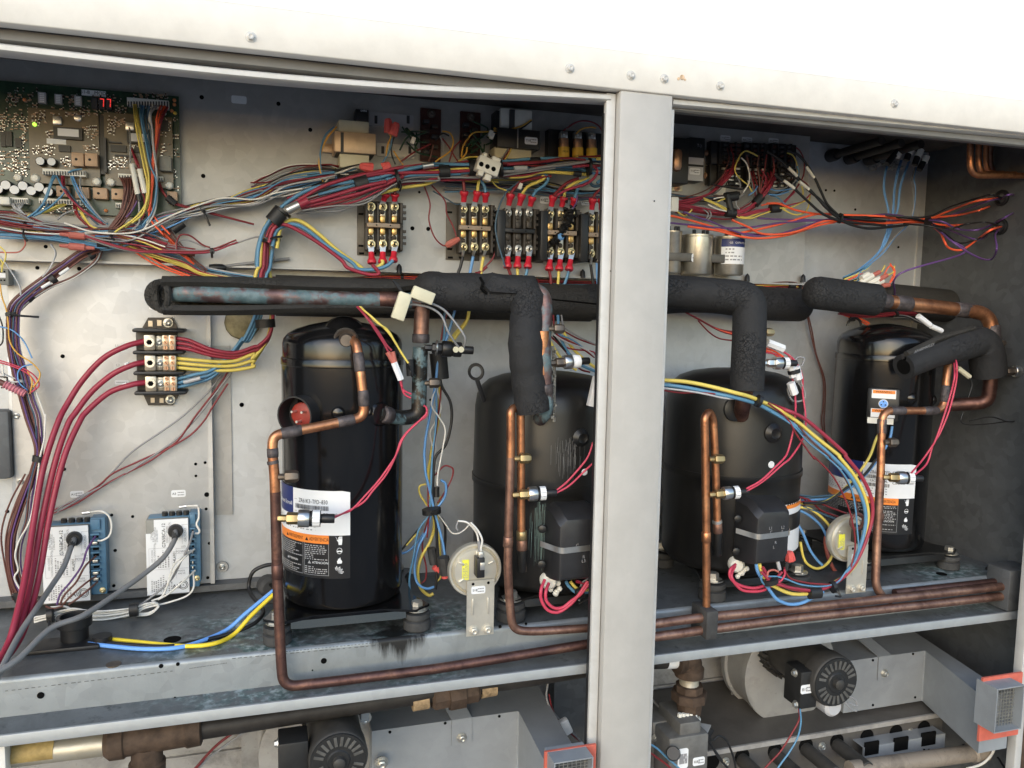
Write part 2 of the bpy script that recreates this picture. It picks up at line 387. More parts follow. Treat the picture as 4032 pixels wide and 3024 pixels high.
    P['soot']=plain('soot',(.006,.006,.006),.6,0,.4,.3,80)
    P['redpost']=plain('red_terminal_fence',(.27,.03,.02),.5)
    P['rust']=plain('rust_spot',(.62,.45,.3),.8,0,.3,.4,200)
    P['putty']=plain('yellowed_putty',(.25,.22,.13),.8,0,.3,.4,60,None,.6)
    P['roof']=plain('roof_membrane',(.2,.2,.205),.9,0,.3,.2,3)
    C=dict(red=(.31,.03,.055),dred=(.2,.02,.025),yellow=(.7,.56,.12),blue=(.1,.25,.4),lblue=(.13,.31,.6),dblue=(.05,.1,.15),grey=(.26,.26,.265),white=(.72,.7,.65),black=(.015,.015,.016),brown=(.13,.05,.04),orange=(.85,.12,.045),purple=(.12,.055,.19),pinkred=(.54,.055,.1),amber=(.7,.38,.06),green=(.02,.06,.03),cable=(.19,.19,.19),lgrey=(.45,.45,.46),mains=(.3,.025,.05),salmon=(.45,.13,.1),bblue=(.16,.38,.85),byellow=(.85,.65,.04))
    for k,c in C.items(): P['w_'+k]=plain('wire_'+k,c,.42,0,.45,.06,40)
setup_mats(); M=MT
OILX=U('Q',985,130,1.0278).x
add_oil(MT['zinc_riser'],OILX,False); add_oil(MT['floor'],OILX,True)
# ---------------------------------------------------------------- wires, ties, sleeves
rng=random.Random(7)
def parse(c,pts,Y):
    out=[]
    for t in pts.split():
        q=[float(a) for a in t.split(',')]
        out.append(U(c,q[0],q[1],q[2] if len(q)>2 else Y))
    return out
def wire(h,col,r,c,pts,Y,n=7,name='wire',**kw):
    P=parse(c,pts,Y) if isinstance(pts,str) else pts
    if len(P)>3 and r<2.2: P=[P[0]]+[p+V((rng.gauss(0,.0007),rng.gauss(0,.0007),rng.gauss(0,.0007))) for p in P[1:-1]]+[P[-1]]
    P=catmull(P,n)
    return MB().tube(P,r/1000,7).build(name,M['w_'+col],h,ang=60,**kw)
def bundle(h,cols,r,c,pts,Y,spread,twist=2.0,n=6,jit=.25):
    P=parse(c,pts,Y) if isinstance(pts,str) else pts
    P=catmull(P,n); cols=cols.split() if isinstance(cols,str) else cols
    k=len(cols)
    for i,cl in enumerate(cols):
        a=2*math.pi*i*.381966+rng.uniform(-.3,.3); rad=spread/1000*math.sqrt((i+.5)/k)
        tw=rng.uniform(-twist,twist); ph=rng.uniform(0,6.28); Q=[]
        for j,p in enumerate(P):
            t=(P[min(j+1,len(P)-1)]-P[max(j-1,0)]).normalized()
            s=t.cross(V((0,1,0))); s=s.normalized() if s.length>1e-4 else V((1,0,0))
            u=j/max(1,len(P)-1); an=a+tw*u; rr=rad*(1+jit*math.sin(ph+7*u))
            Q.append(p+s*math.cos(an)*rr+V((0,1,0))*math.sin(an)*rr*.7)
        MB().tube(Q,r/1000*rng.uniform(.92,1.08),7).build('wire',M['w_'+cl],h,ang=60)
def tie(h,c,x,y,Y,ang,r,tail=None,name='cable_tie',mat='black',w_=4,flatten=.8):
    """band round a bundle at a point; ang = run of the bundle in the picture, degrees"""
    p=U(c,x,y,Y); q=U(c,x+math.cos(math.radians(ang))*20,y+math.sin(math.radians(ang))*20,Y)
    d=(q-p).normalized(); s=d.cross(V((0,1,0))).normalized(); m=MB(); r=r/1000; n=14
    R=[]
    for hh in (-w_/2000,w_/2000):
        R.append([p+d*hh+s*math.cos(2*math.pi*k/n)*r+V((0,1,0))*math.sin(2*math.pi*k/n)*r*flatten for k in range(n)])
    m.rings(R)
    if tail:
        hp=p-V((0,r*flatten,0))-s*r*.3
        m.box(hp,(.006,.004,.005),0,Matrix((d,V((0,1,0)),s)).transposed())
        m.tube(catmull([hp,hp+(U(c,x+tail[0]*.5,y+tail[1]*.5,Y)-p)+V((0,-.006,0)),U(c,x+tail[0],y+tail[1],Y-.012)],4),.0016,6)
    return m.build(name,M[mat],h)
def sleeve(h,c,p0,p1,Y,r,mat,name='sleeve',n=10):
    a=U(c,p0[0],p0[1],p0[2] if len(p0)>2 else Y); b=U(c,p1[0],p1[1],p1[2] if len(p1)>2 else Y)
    return MB().cyl(a,b,r/1000,None,n).build(name,M[mat],h)
def screw(parent,p,r=.004,mat='zincscrew',name='screw',ax=V((0,-1,0)),**kw):
    m=MB().lathe(p,ax,[(-.001,r*1.35),(.0008,r*1.3),(.0012,r*.98),(r*.9,r*.92),(r*1.05,r*.6),(r*.9,r*.35)],6)
    m.lathe(V(p)-V(ax)*.001,ax,[(0,r*1.5),(.001,r*1.45)],16)
    return m.build(name,M[mat],parent,**kw)
def sticker(parent,c,x0,y0,x1,y1,Y,text=None,mat='label',name='sticker',ts=.45,lines=2,label=None):
    o,w_,h=rect(c,x0,y0,x1,y1,Y); rr=min(w_,h)*.22
    pts=[]
    for sx,sz,a0 in ((1,1,0),(-1,1,90),(-1,-1,180),(1,-1,270)):
        for k in range(4):
            a=math.radians(a0+k*30); pts.append((o.x+sx*(w_/2-rr)+rr*math.cos(a),o.z+sz*(h/2-rr)+rr*math.sin(a)))
    s=MB().plate(pts,Y,Y+.0006).build(name,M[mat],parent,smooth=False,label=label)
    if text: letters([(text,h*ts,onplane((o.x-w_*.42,Y-.0006,o.z)),'LEFT')],M['ink'],s if parent else s)
    m=MB(); rg=random.Random(int(x0+y0)); f=onplane((o.x,Y-.0005,o.z)); xs=-w_*.05 if text else -w_*.38
    for k in range(lines): dashes(m,f,xs,w_*.4,h*(.18-.36*k/max(1,lines-1)) if lines>1 else 0,h*.13,rg)
    if m.v: m.build('print',M['inkgrey'],s,smooth=False)
    return s
def hole(parent,c,x,y,Y,r,name='hole'):
    p=U(c,x,y,Y); return MB().lathe(p,V((0,-1,0)),[(-.001,r/1000),(.0004,r/1000),(.0004,r/1000*.3)],14).build(name,M['hole'],parent)
def pbox(parent,name,mat,c,x0,y0,x1,y1,Y,depth,b=0,label=None,**kw):
    """box whose front face covers a measured rectangle at Y, reaching back by depth"""
    o,w_,h=rect(c,x0,y0,x1,y1,Y)
    return MB().box((o.x,Y+depth/2,o.z),(w_,depth,h),b).build(name,M[mat] if isinstance(mat,str) else mat,parent,label=label,**kw)
# ================================================================ cabinet
XL,XR=-.80,1.238
def yz(poly,xa,xb): return MB().prism([V((0,y,z)) for y,z in poly],(xa,0,0),(xb,0,0))
# roof deck the unit stands on (out of frame, lights the cabinet from below)
MB().box((0,-2,-1.13),(60,60,.05)).build('roof_deck',M['roof'],kind='structure',label='pale roof deck under the cabinet',smooth=False)
# back wall
bw=MB().span(XL,XR,1.28,1.29,-.447,.32).build('back_wall',M['zinc_dull'],kind='structure',label='dull galvanised back wall behind the compressors',smooth=False)
for c,x,y in (('I',5,1205),('K',210,1160),('M',1540,1080),('M',1530,1390),('E',55,965),('E',148,970),('E',375,1175),('E',845,1585)): hole(bw,c,x,y,1.2795,2.2)
MB().span(U('E',1080,1000,1.279).x-.0009,U('E',1080,1000,1.279).x+.0009,1.277,1.28,-.03,.20).build('seam',M['paint_trim'],bw,smooth=False,label='pale vertical seam')
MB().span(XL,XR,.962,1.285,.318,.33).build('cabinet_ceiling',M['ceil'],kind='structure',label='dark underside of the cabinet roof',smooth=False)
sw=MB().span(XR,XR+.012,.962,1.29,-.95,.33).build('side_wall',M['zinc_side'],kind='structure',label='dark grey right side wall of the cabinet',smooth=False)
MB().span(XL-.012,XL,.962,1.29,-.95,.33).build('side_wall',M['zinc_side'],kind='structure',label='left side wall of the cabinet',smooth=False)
# upper control panel
cpx=U('D',1600,1000,1.245).x
cp=MB().span(XL,cpx,1.245,1.262,.056,.318).build('control_panel',M['zinc'],label='upper galvanised control panel that carries the circuit board and contactors',cat='panel',smooth=False)
MB().span(XL,cpx,1.236,1.247,.0525,.0555).build('bottom_lip',M['zinc'],cp,smooth=False)
for c,x,y,r in (('A',1757,405,3),('A',1770,1090,3),('B',213,240,3),('B',490,467,3),('B',1380,1325,3.2),('B',1517,1330,3.2),('F',398,157,2.5),('B',1440,1010,2)): hole(cp,c,x,y,1.2447,r)
sticker(cp,'A',2015,392,2148,460,1.2443,None,'label',lines=0)
for (x0,y0,x1,y1,t) in ((655,368,765,430,'T13'),(888,388,1000,450,'K65'),(1180,400,1288,465,'K43')): sticker(cp,'D',x0,y0,x1,y1,1.2443,t,'label')
sticker(cp,'C',1165,1050,1245,1110,1.2443,'K14','label'); sticker(cp,'C',1525,1078,1590,1125,1.2443,'K2','label')
for c,x,y in (('I',1375,22),('K',1535,65),('M',757,100),('M',1243,105)): # black clip feet on the bottom lip
    p=U(c,x,y,1.238); MB().lathe(p,V((0,0,1)),[(-.006,.005),(.004,.004),(.008,.001)],10).build('clip',M['black'],cp)
# lower plate
lp=MB().span(U('G',100,0,1.262).x,U('F',1835,740,1.262).x,1.262,1.2665,-.425,.0565,.0015).build('lower_plate',M['zinc_low'],label='bright galvanised plate below the control panel with the power block and both igniter boxes',cat='panel')
x1=U('F',1835,740,1.262).x
MB().span(x1-.0065,x1-.0005,1.2595,1.2625,-.425,.05).build('right_lip',M['zinc_low'],lp,smooth=False)
fl=MB().span(x1+.001,x1+.026,1.277,1.2795,U('F',1900,1020,1.278).z-.26,U('F',1900,1020,1.278).z).build('flange',M['zinc'],lp,smooth=False)
screw(lp,U('G',1760,1170,1.2765),.004)
MB().lathe(U('G',1760,1170,1.277),V((0,-1,0)),[(0,.009),(.001,.0085)],18).build('washer',M['zinc'],lp)
for c,x,y,r in (('F',325,342,2.6),('F',690,350,2.8),('F',545,1112,2.8),('G',507,397,2.6),('G',1549,356,2.2),('G',1624,345,2.2),('G',1551,450,2),('G',1637,598,3.6),('G',1632,712,2.2),('G',1657,984,2.2),('G',1645,1256,2.4),('G',912,1040,2.4),('G',901,1320,2.4),('G',1050,772,2.2),('G',884,760,2.2),('F',2105,1535,3.4)):
    hole(lp,c,x,y,1.2617 if c!='F' or x<1900 else 1.2795,r)
sticker(lp,'F',1300,655,1380,705,1.2614,'TB1','label'); sticker(lp,'F',1000,1320,1120,1358,1.2614,None,'label',lines=1)
sticker(lp,'G',555,570,665,622,1.2614,'A12'); sticker(lp,'G',1355,563,1470,618,1.2614,'A3')
for (x,y) in ((1018,1020),(1028,1190)): letters([('L1' if y<1100 else 'L2',.005,onplane(U('F',x,y,1.2614)),'CENTER')],M['inkgrey'],lp)
# side bracket left of the lower plate
b=U('G',150,300,1.262)
sb=MB().span(U('G',80,300,1.262).x,U('G',205,300,1.262).x,1.266,1.272,U('G',140,615,1.262).z,-.08,.001).build('side_bracket',M['zinc_dull'],label='narrow grey bracket with two hex screws left of the lower plate',cat='bracket')
screw(sb,U('G',168,490,1.2655),.005); screw(sb,U('F',150,1630,1.2655),.005)
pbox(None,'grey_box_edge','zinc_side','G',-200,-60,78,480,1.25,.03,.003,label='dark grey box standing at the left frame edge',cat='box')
hole(bw,'G',57,732,1.2795,2.6)
# base pan
pan=thing('base_pan',(.2,1.15,-.49),'galvanised base pan the four compressors stand on, with its stained front edge','base pan')
PX=U('P',1900,1230,1.028).x
yz([(1.285,-.442),(1.033,-.442),(1.033,-.446),(1.285,-.446)],XL,XR).build('floor_pan',M['floor'],pan,smooth=False)
yz([(1.033,-.442),(1.0296,-.4431),(1.0282,-.4455),(1.0278,-.4475),(1.0278,-.4885),(1.031,-.4885),(1.031,-.448),(1.033,-.446)],XL,PX).build('riser',M['zinc_riser'],pan,ang=60)
yz([(1.031,-.4885),(.9885,-.4905),(.9885,-.494),(1.031,-.493)],XL,XR).build('ledge',M['floor'],pan,smooth=False)
yz([(.9885,-.4895),(.9852,-.4895),(.9845,-.4905),(.9845,-.5025),(.9885,-.5025)],XL,XR).build('rail',M['rail'],pan)
yz([(1.262,-.436),(1.256,-.436),(1.256,-.4265),(1.279,-.4265),(1.279,-.430),(1.262,-.430)],XL,-.01).build('back_flange',M['zinc_side'],pan,smooth=False)
for x0,x1 in (('H',0),): pass
rr=random.Random(3)
for c,xa,ya,xb,yb in (('H',40,1048,1400,885),('H',1500,870,1800,825),('Q',20,285,900,205),('Q',330,245,880,190)):   # scribed dashed line on the riser
    s=MB(); n=26
    for k in range(n):
        t0,t1=k/n,(k+rr.uniform(.35,.7))/n
        p=U(c,xa+(xb-xa)*t0,ya+(yb-ya)*t0,1.0272); q=U(c,xa+(xb-xa)*t1,ya+(yb-ya)*t1,1.0272); i=len(s.v)
        s.v+=[p+V((0,0,.0004)),q+V((0,0,.0004)),q-V((0,0,.0004)),p-V((0,0,.0004))]; s.face(i,i+1,i+2,i+3)
    s.build('scribed_line',M['zinc_side'],pan,smooth=False)
for c,x,y,r in (('H',322,1082,4),('H',1275,850,2.6),('H',1408,835,2.2),('H',1385,1103,1.6),('Q',553,298,3.8),('Q',1577,100,2.2),('Q',1727,83,1.8),('Q',487,353,1)): hole(pan,c,x,y,1.0274,r)
p=UZ('H',1365,640,-.442); MB().lathe(p,V((0,0,1)),[(-.001,.011),(.0006,.0108),(.0006,.002)],20).build('hole',M['hole'],pan)
p=UZ('H',900,835,-.442); MB().lathe(p,V((0,0,1)),[(-.001,.009),(.0006,.0088)],20).build('knockout',M['nut'],pan)
p=UZ('P',1440,1210,-.442); MB().lathe(p,V((0,0,1)),[(-.001,.009),(.0006,.0088)],20).build('hole',M['hole'],pan)
# right front corner post
cp2=MB().span(PX-.008,XR-.002,.985,1.03,-.4885,U('P',1990,1160,1.0).z,.002).build('corner_bracket',M['zinc_side'],label='dark steel corner bracket at the right end of the base pan',cat='bracket')
cp3=MB().span(XR-.03,XR-.002,1.035,1.06,U('P',2140,1180,1.05).z-.02,U('P',2140,1180,1.05).z+.01,.002).build('clip_block',M['black'],cp2)
# centre post
px0,px1=.4288,.5028
post=thing('center_post',(.463,.95,-.95),'beige white painted post between the two door openings','post')
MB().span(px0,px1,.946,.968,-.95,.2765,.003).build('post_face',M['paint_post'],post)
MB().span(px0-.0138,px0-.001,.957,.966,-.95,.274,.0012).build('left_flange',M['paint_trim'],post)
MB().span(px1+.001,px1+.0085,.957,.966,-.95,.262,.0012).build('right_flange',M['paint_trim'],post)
MB().span(px0-.0150,px0-.0139,.962,.968,-.95,.25).build('dark_gap_strip',M['black'],post,smooth=False)  # thin black strips drawn for the dark gaps beside the flanges
MB().span(px1+.0086,px1+.0098,.962,.968,-.95,.25).build('dark_gap_strip',M['black'],post,smooth=False)
hole(post,'C',2160,1087,.9455,.9); hole(post,'K',1778,38,.9565,.7)
# right door frame
fx=U('R',2185,380,.95).x
df=thing('door_frame',(fx,.95,-.95),'right door frame with a worn white edge','door frame')
MB().span(fx,fx+.014,.946,.962,-.95,.262,.001).build('frame_edge',M['paint_trim'],df)
MB().span(fx+.0145,fx+.09,.950,.962,-.95,.262,.001).build('frame_face',M['iron'],df,label='brown frame face')  # frame face in a dark brown tone
# header
hd=thing('roof_header',(.3,.95,.277),'overexposed white painted roof edge with hex screws along its lower flange','header')
yz([(.962,.2765),(.9455,.2765),(.944,.278),(.944,.3222),(.962,.3222)],XL,1.75).build('flange',M['paint'],hd,ang=60)
yz([(.944,.3224),(.9455,.3275),(.950,.3385),(1.12,.72),(1.14,.716),(.962,.3224)],XL,1.75).build('sloped_panel',M['paint'],hd,ang=60)
for x,y in ((542,80),(1231,148),(1363,163),(1435,170),(1556,186),(1932,224)): screw(hd,U('V',x,y,.9435),.0042,'paint_trim')
for c,x,y,r in (('V',1474,167,.0035),('V',1466,170,.002),('V',1480,172,.0015)):
    q=U(c,x,y,.9434); MB().lathe(q,V((0,-1,0)),[(-.0002,r),(.0003,r*.9)],9).build('rust_spot',M['rust'],hd)
# gutter strips and the bent trims below the header
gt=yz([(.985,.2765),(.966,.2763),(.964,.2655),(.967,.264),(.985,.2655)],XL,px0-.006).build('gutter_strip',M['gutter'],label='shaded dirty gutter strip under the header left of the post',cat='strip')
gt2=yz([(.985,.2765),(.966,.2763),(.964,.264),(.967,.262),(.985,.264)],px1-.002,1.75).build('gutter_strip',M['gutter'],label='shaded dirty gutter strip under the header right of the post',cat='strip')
def trim(c_pts,h,Y,lab):
    P=catmull([U('V',x,y,Y) for x,y in c_pts],8); R=[]
    for p in P:
        R.append([p+V((0,0,h/2)),p+V((0,-.003,h/2-.002)),p+V((0,-.003,-h/2+.002)),p+V((0,0,-h/2)),p+V((0,.02,-h/2)),p+V((0,.02,h/2))])
    return MB().rings(R).build('door_track',M['paint_trim'],label=lab,cat='trim')
trim([(-420,66),(-150,86),(0,103),(300,137),(600,167),(900,190),(1150,202),(1318,211)],.0088,.958,'white bent door track that sags below the header left of the post')
trim([(1452,221),(1700,243),(2000,271),(2260,295)],.0092,.958,'straight white door track under the header right of the post')
# ================================================================ compressors and refrigerant pipework
def UC(c,x,y,ctr,r):
    """where a measured ray meets an upright cylinder; returns (angle, z)"""
    d=ray(c,x,y); a=d.x*d.x+d.y*d.y; b=-2*(d.x*ctr[0]+d.y*ctr[1]); k=ctr[0]**2+ctr[1]**2-r*r
    q=b*b-4*a*k; t=(-b-math.sqrt(max(q,0)))/(2*a); p=d*t
    return math.atan2(p.x-ctr[0],-(p.y-ctr[1])),p.z
def CYL(ctr,r,th,z): return V((ctr[0]+r*math.sin(th),ctr[1]-r*math.cos(th),z))
def patch(ctr,r,t0,t1,z0,z1,n=14,corner=0):
    s=MB(); R=[]
    for k in range(n+1):
        th=t0+(t1-t0)*k/n; e=0
        if corner and k==n: e=corner
        R.append([CYL(ctr,r,th,z0),CYL(ctr,r,th,z1-e),CYL(ctr,r-.0004,th,z1-e),CYL(ctr,r-.0004,th,z0)])
    return s.rings(R)
def fitting(name,p,d,segs,label,group=None,cat='fitting',parent=None):
    """turned fitting: segs = (part name, length, radius, sides, material[, nose])"""
    d=V(d).normalized(); p=V(p)
    t=parent or thing(name,p,label,cat,group); q=V(p)
    for s in segs:
        nm,L,r,n,m=s[:5]; nose=len(s)>5
        pr=[(0,r*.93),(min(.0012,L*.2),r)]+([(L*.7,r),(L*.93,r*.75),(L,r*.35)] if nose else [(L-min(.0012,L*.2),r),(L,r*.93)])
        MB().lathe(q,d,pr,n,.3).build(nm,M[m],t); q=q+d*L
    return t,q
def pswitch(p,d,label,k=1.0,mats=('brass','brass','steel','black','black'),tag=True):
    t,e=fitting('pressure_switch',p,d,[('stem',.010*k,.0042*k,6,mats[0]),('hex_nut',.013*k,.0072*k,6,mats[1]),('body',.013*k,.0105*k,24,mats[2]),('collar',.0022*k,.0092*k,20,mats[3]),('cap',.0105*k,.0100*k,20,mats[3]),('plug',.016*k,.0055*k,12,mats[4])],label,'pressure switches on the pipes','pressure switch')
    d=V(d).normalized()
    if tag:
        x,y=frame(d); c=V(p)+d*.0395*k; R=[]
        for h in (0,.0085*k):
            R.append([c+d*h+(x*math.cos(a)+y*math.sin(a))*.0103*k for a in [math.radians(g) for g in range(0,361,30)]])
        MB().rings(R,False,False,False).build('paper_tag',M['label'],t)
    return t,e
def capnut(p,d,label,k=1.0,mat='nut'):
    return fitting('service_valve_cap',p,d,[('stem',.008*k,.004*k,8,mat),('hex_cap',.0165*k,.0074*k,6,mat,1)],label,'capped service valves','valve cap')
# ---- labels wrapped on the scroll shells
def scroll_label(parent,ctr,r,A,B,zt,zb,zo,blue,mid):
    """A,B: end angles; zt top, zo orange band centre, zb bottom"""
    R_=r+.0008; f=lambda th,z,e=0: CYL(ctr,R_+e,th,z)
    W_=(B-A)*r; lab=patch(ctr,R_,A,B,zo,zt,16,.002).build('rating_label',M['label'],parent,label='white rating label with barcodes')
    rg=random.Random(4)
    mp=lambda th0,z0:(lambda x,y: CYL(ctr,R_+.0004,th0+x/r,z0+y))
    if blue:
        patch(ctr,R_+.0002,A,blue[0],blue[1],zt+.0005,8).build('blue_panel',M['blueink'],lab)
        letters([('Copeland Scroll',.0078,mp(blue[0]-.0015/r,blue[2]),'RIGHT')],M['label'],lab)
        s=MB(); 
        for k in range(5):
            x0=blue[0]+.004/r
    b=blue[0]
    x0=b+.0055/r
    letters([('ZR61K3–TFD–830',.0080,(lambda g_:(lambda x,y:g_(x*.70,y)))(mp(x0+.006/r,zt-.0155)),'LEFT'),('MODEL',.0015,mp(x0-.002/r,zt-.0145),'LEFT'),('SERIAL',.0015,mp(x0-.002/r,zt-.0305),'LEFT'),('13CC9143L',.0058,mp(x0+.006/r,zt-.0305),'LEFT'),('CE',.0068,mp(x0+.0415/r,zt-.0325),'LEFT'),('c',.004,mp(x0+.0515/r,zt-.034),'LEFT'),('UR',.0062,mp(x0+.0545/r,zt-.0325),'LEFT')],M['ink'],lab)
    s=MB()
    for z,h,L in ((zt-.0235,.0062,.050),(zt-.0375,.0058,.038)):
        x=0
        while x<L:
            wd=rg.choice((.0005,.0008,.0012)); g=mp(x0,z); i=len(s.v); s.v+=[g(x,-h/2),g(x+wd,-h/2),g(x+wd,h/2),g(x,h/2)]; s.face(i,i+1,i+2,i+3); x+=wd+rg.choice((.0005,.0007,.001))
    s.build('barcode',M['ink'],lab,smooth=False)
    s=MB(); zz=zo+.011
    for k in range(3):
        g=mp(A,zz-.0045+k*.0045); dashes(s,g,.004,W_*.72,0,.0014,rg,2.0)
    for x in (.003,.012,.023,.031,.037,.051): 
        g=mp(A,zz); flat(s,g,x,x+.0003,-.007,.007)
    for y in (-.007,-.0022,.0022,.007):
        g=mp(A,zz+y); flat(s,g,.003,.051 if W_>.052 else W_*.9,0,.0003,10)
    s.build('print_table',M['inkgrey'],lab,smooth=False)
    film=patch(ctr,R_,A,B,zb,zo-.0001,16).build('warning_film',M['blackprint'],parent,label='black warning film with pictograms')
    C=A+(B-A)*.83; h=.0115
    patch(ctr,R_+.0003,A,C,zo-h,zo,14).build('orange_band',M['orangeink'],film)
    
    tri=MB()
    for th,z,k in ((mid+.0045/r,zo-h*.55,.0042),(mid-.0345/r,zo-h*.55,.0042)):
        g=mp(th,z); i=len(tri.v); tri.v+=[g(-k*.62,-k*.5),g(k*.62,-k*.5),g(0,k*.62)]; tri.face(i,i+1,i+2)
    tri.build('warning_triangle',M['ink'],film,smooth=False)
    letters([('ADVERTENCIA',.0068,(lambda g_:(lambda x,y:g_(x*.60,y)))(mp(mid+.0085/r,zo-h*.52)),'LEFT'),('AVERTISSEMENT',.0062,(lambda g_:(lambda x,y:g_(x*.66,y)))(mp(mid-.0015/r,zo-h*.52)),'RIGHT')],M['ink'],film)
    s=MB(); fr=MB()
    zA=zb+ (zo-zb)*.36
    for lo,hi in ((A+.003/r,mid-.0025/r),(mid+.0015/r,C-.001/r)):
        g=mp(lo,0); Wc=(hi-lo)*r; z=zo-h-.003
        while z>zb+.007:
            if abs(z-zA)>.004: dashes(s,mp(lo,z),0,Wc*(rg.uniform(.8,1) if rg.random()<.8 else .4),0,.0012,rg,.8,1,3.5)
            z-=.00265
        for a in (lo-.001/r,hi+.0005/r): g=mp(a,0); flat(fr,g,0,.0004,zb+.004,zo-h)
        g=mp(lo-.001/r,zb+.004); flat(fr,g,0,Wc+.0015,0,.0004,8)
    for th,z,k in ((mid+.0085/r,zA,.004),(mid-.033/r,zA,.0035)):
        g=mp(th,z); i=len(s.v); s.v+=[g(-k*.62,-k*.5),g(k*.62,-k*.5),g(0,k*.62)]; s.face(i,i+1,i+2)
    s.build('fine_print',M['lprint'],film,smooth=False); fr.build('frame_line',M['lprint'],film,smooth=False)
    letters([('ATENCIÓN',.0044,mp(mid+.0125/r,zA),'LEFT'),('ATTENTION',.0038,mp(mid-.011/r,zA),'RIGHT')],M['label'],film)
    # pictograms: hand with spark, goggles, flame, burst
    s=MB(); cx_=(C+B)/2; zs=[zo-.0065,zo-.0065-(zo-zb-.013)*.31,zo-.0065-(zo-zb-.013)*.60,zo-.0065-(zo-zb-.013)*.88]
    g=mp(cx_,zs[0])
    def pol(pts,g):
        i=len(s.v); s.v+=[g(x/1000,y/1000) for x,y in pts]; s.face(*range(i,i+len(pts)))
    pol([(-1,-6),(3,-6),(3.6,-1),(3.6,2),(-1.5,2),(-1.6,-2)],g)
    for x in (-1.3,0,1.3,2.6): pol([(x-.1,2),(x+.9,2),(x+.9,4.6+.8*(x>-1)),(x-.1,4.6+.8*(x>-1))],g)
    pol([(-1.6,-2),(-3.6,.6),(-3,1.4),(-1.5,.3)],g); pol([(-5.5,5),(-3,3.4),(-3.4,2.6),(-1.5,.8),(-3.9,2.4),(-3.6,3.2)],g)
    g=mp(cx_,zs[1]); n=18
    for k in range(n):
        a,b2=2*math.pi*k/n,2*math.pi*(k+1)/n
        pol([(3.6*math.cos(a),4.2*math.sin(a)),(3.6*math.cos(b2),4.2*math.sin(b2)),(3.1*math.cos(b2),3.7*math.sin(b2)),(3.1*math.cos(a),3.7*math.sin(a))],g)
    pol([(-3.1,.3),(3.1,.3),(3,-1.2),(1.5,-1.8),(.3,-1),(-.3,-1),(-1.5,-1.8),(-3,-1.2)],g)
    g=mp(cx_,zs[2]); pol([(-2.6,-4),(2.6,-4),(3.4,-1.5),(2.3,1.2),(1.9,.2),(.9,4.6),(-.8,2),(-1.6,3),(-2.2,.6),(-3.2,-.6)],g); 
    g=mp(cx_,zs[3])
    for k in range(9):
        a=math.radians(-8+k*14); c_,s_=math.cos(a),math.sin(a); L=7.5+1.5*(k%2)
        pol([(-3.6+2*c_,-3.6+2*s_),(-3.6+L*c_+.5*s_,-3.6+L*s_-.5*c_),(-3.6+L*c_-.5*s_,-3.6+L*s_+.5*c_)],g)
    s.build('pictogram',M['label'],film,smooth=False)
    return lab
M['scr']=plain('scratch',(.16,.16,.16),.7)
M['lprint']=plain('pale_print',(.4,.4,.41),.5,0,.3,.02)
def foot(parent,x,y,z0=-.442,h=.024,r=.0185,mat='rubber'):
    g=MB().lathe((x,y,z0),(0,0,1),[(0,r*.9),(.002,r),(h*.55,r),(h*.62,r*.78),(h*.7,r*.78),(h*.75,r*.98),(h,r*.95)],22).build('grommet',M[mat],parent)
    b=MB().lathe((x,y,z0+h+.004),(0,0,1),[(0,r*.68),(.0022,r*.68),(.0024,r*.44),(.011,r*.42),(.0115,r*.3)],6)
    b.lathe((x,y,z0+h+.003),(0,0,1),[(0,r*.78),(.0016,r*.78)],20)
    b.build('bolt',M['zincscrew'],parent)
def scroll_shell(t,ctr,r,mat,ztop,zring,zbot=-.409):
    x,y=ctr
    pr=[(zbot,r*.90),(zbot+.004,r*.97),(zbot+.012,r),(zring-.006,r),(zring-.005,r*1.012),(zring+.003,r*1.012),(zring+.005,r*1.0)]
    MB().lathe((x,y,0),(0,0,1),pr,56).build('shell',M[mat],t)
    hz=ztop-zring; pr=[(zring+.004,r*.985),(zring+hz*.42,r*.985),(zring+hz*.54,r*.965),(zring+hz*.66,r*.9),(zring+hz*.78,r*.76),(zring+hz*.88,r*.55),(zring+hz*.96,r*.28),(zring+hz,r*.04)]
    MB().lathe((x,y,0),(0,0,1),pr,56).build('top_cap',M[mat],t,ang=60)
def base_plate(t,ctr,sx,sy,mat,z=-.4125):
    x,y=ctr; q=.022
    pts=[(x-sx-q,y-sy),(x-sx,y-sy-q*.8),(x-sx*.55,y-sy-q*.2),(x+sx*.55,y-sy-q*.2),(x+sx,y-sy-q*.8),(x+sx+q,y-sy),(x+sx+q*.3,y-sy*.5),(x+sx+q*.3,y+sy*.5),(x+sx+q,y+sy),(x+sx,y+sy+q*.6),(x-sx,y+sy+q*.6),(x-sx-q,y+sy),(x-sx-q*.3,y+sy*.5),(x-sx-q*.3,y-sy*.5)]
    m=MB().prism([V((a,b,0)) for a,b in pts],(0,0,z),(0,0,z+.0035))
    # turned-up stiffening lip along the front
    m.rings([[V((xx,y-sy-q*.2-dy,z+dz-e)) for dy,dz in ((0,.003),(.004,.001),(.007,-.009),(.0045,-.0095),(.002,-.001))] for xx,e in ((x-sx*.86,.0),(x-sx*.7,.001),(x+sx*.7,.001),(x+sx*.86,0))])
    return m.build('base_plate',M[mat],t)
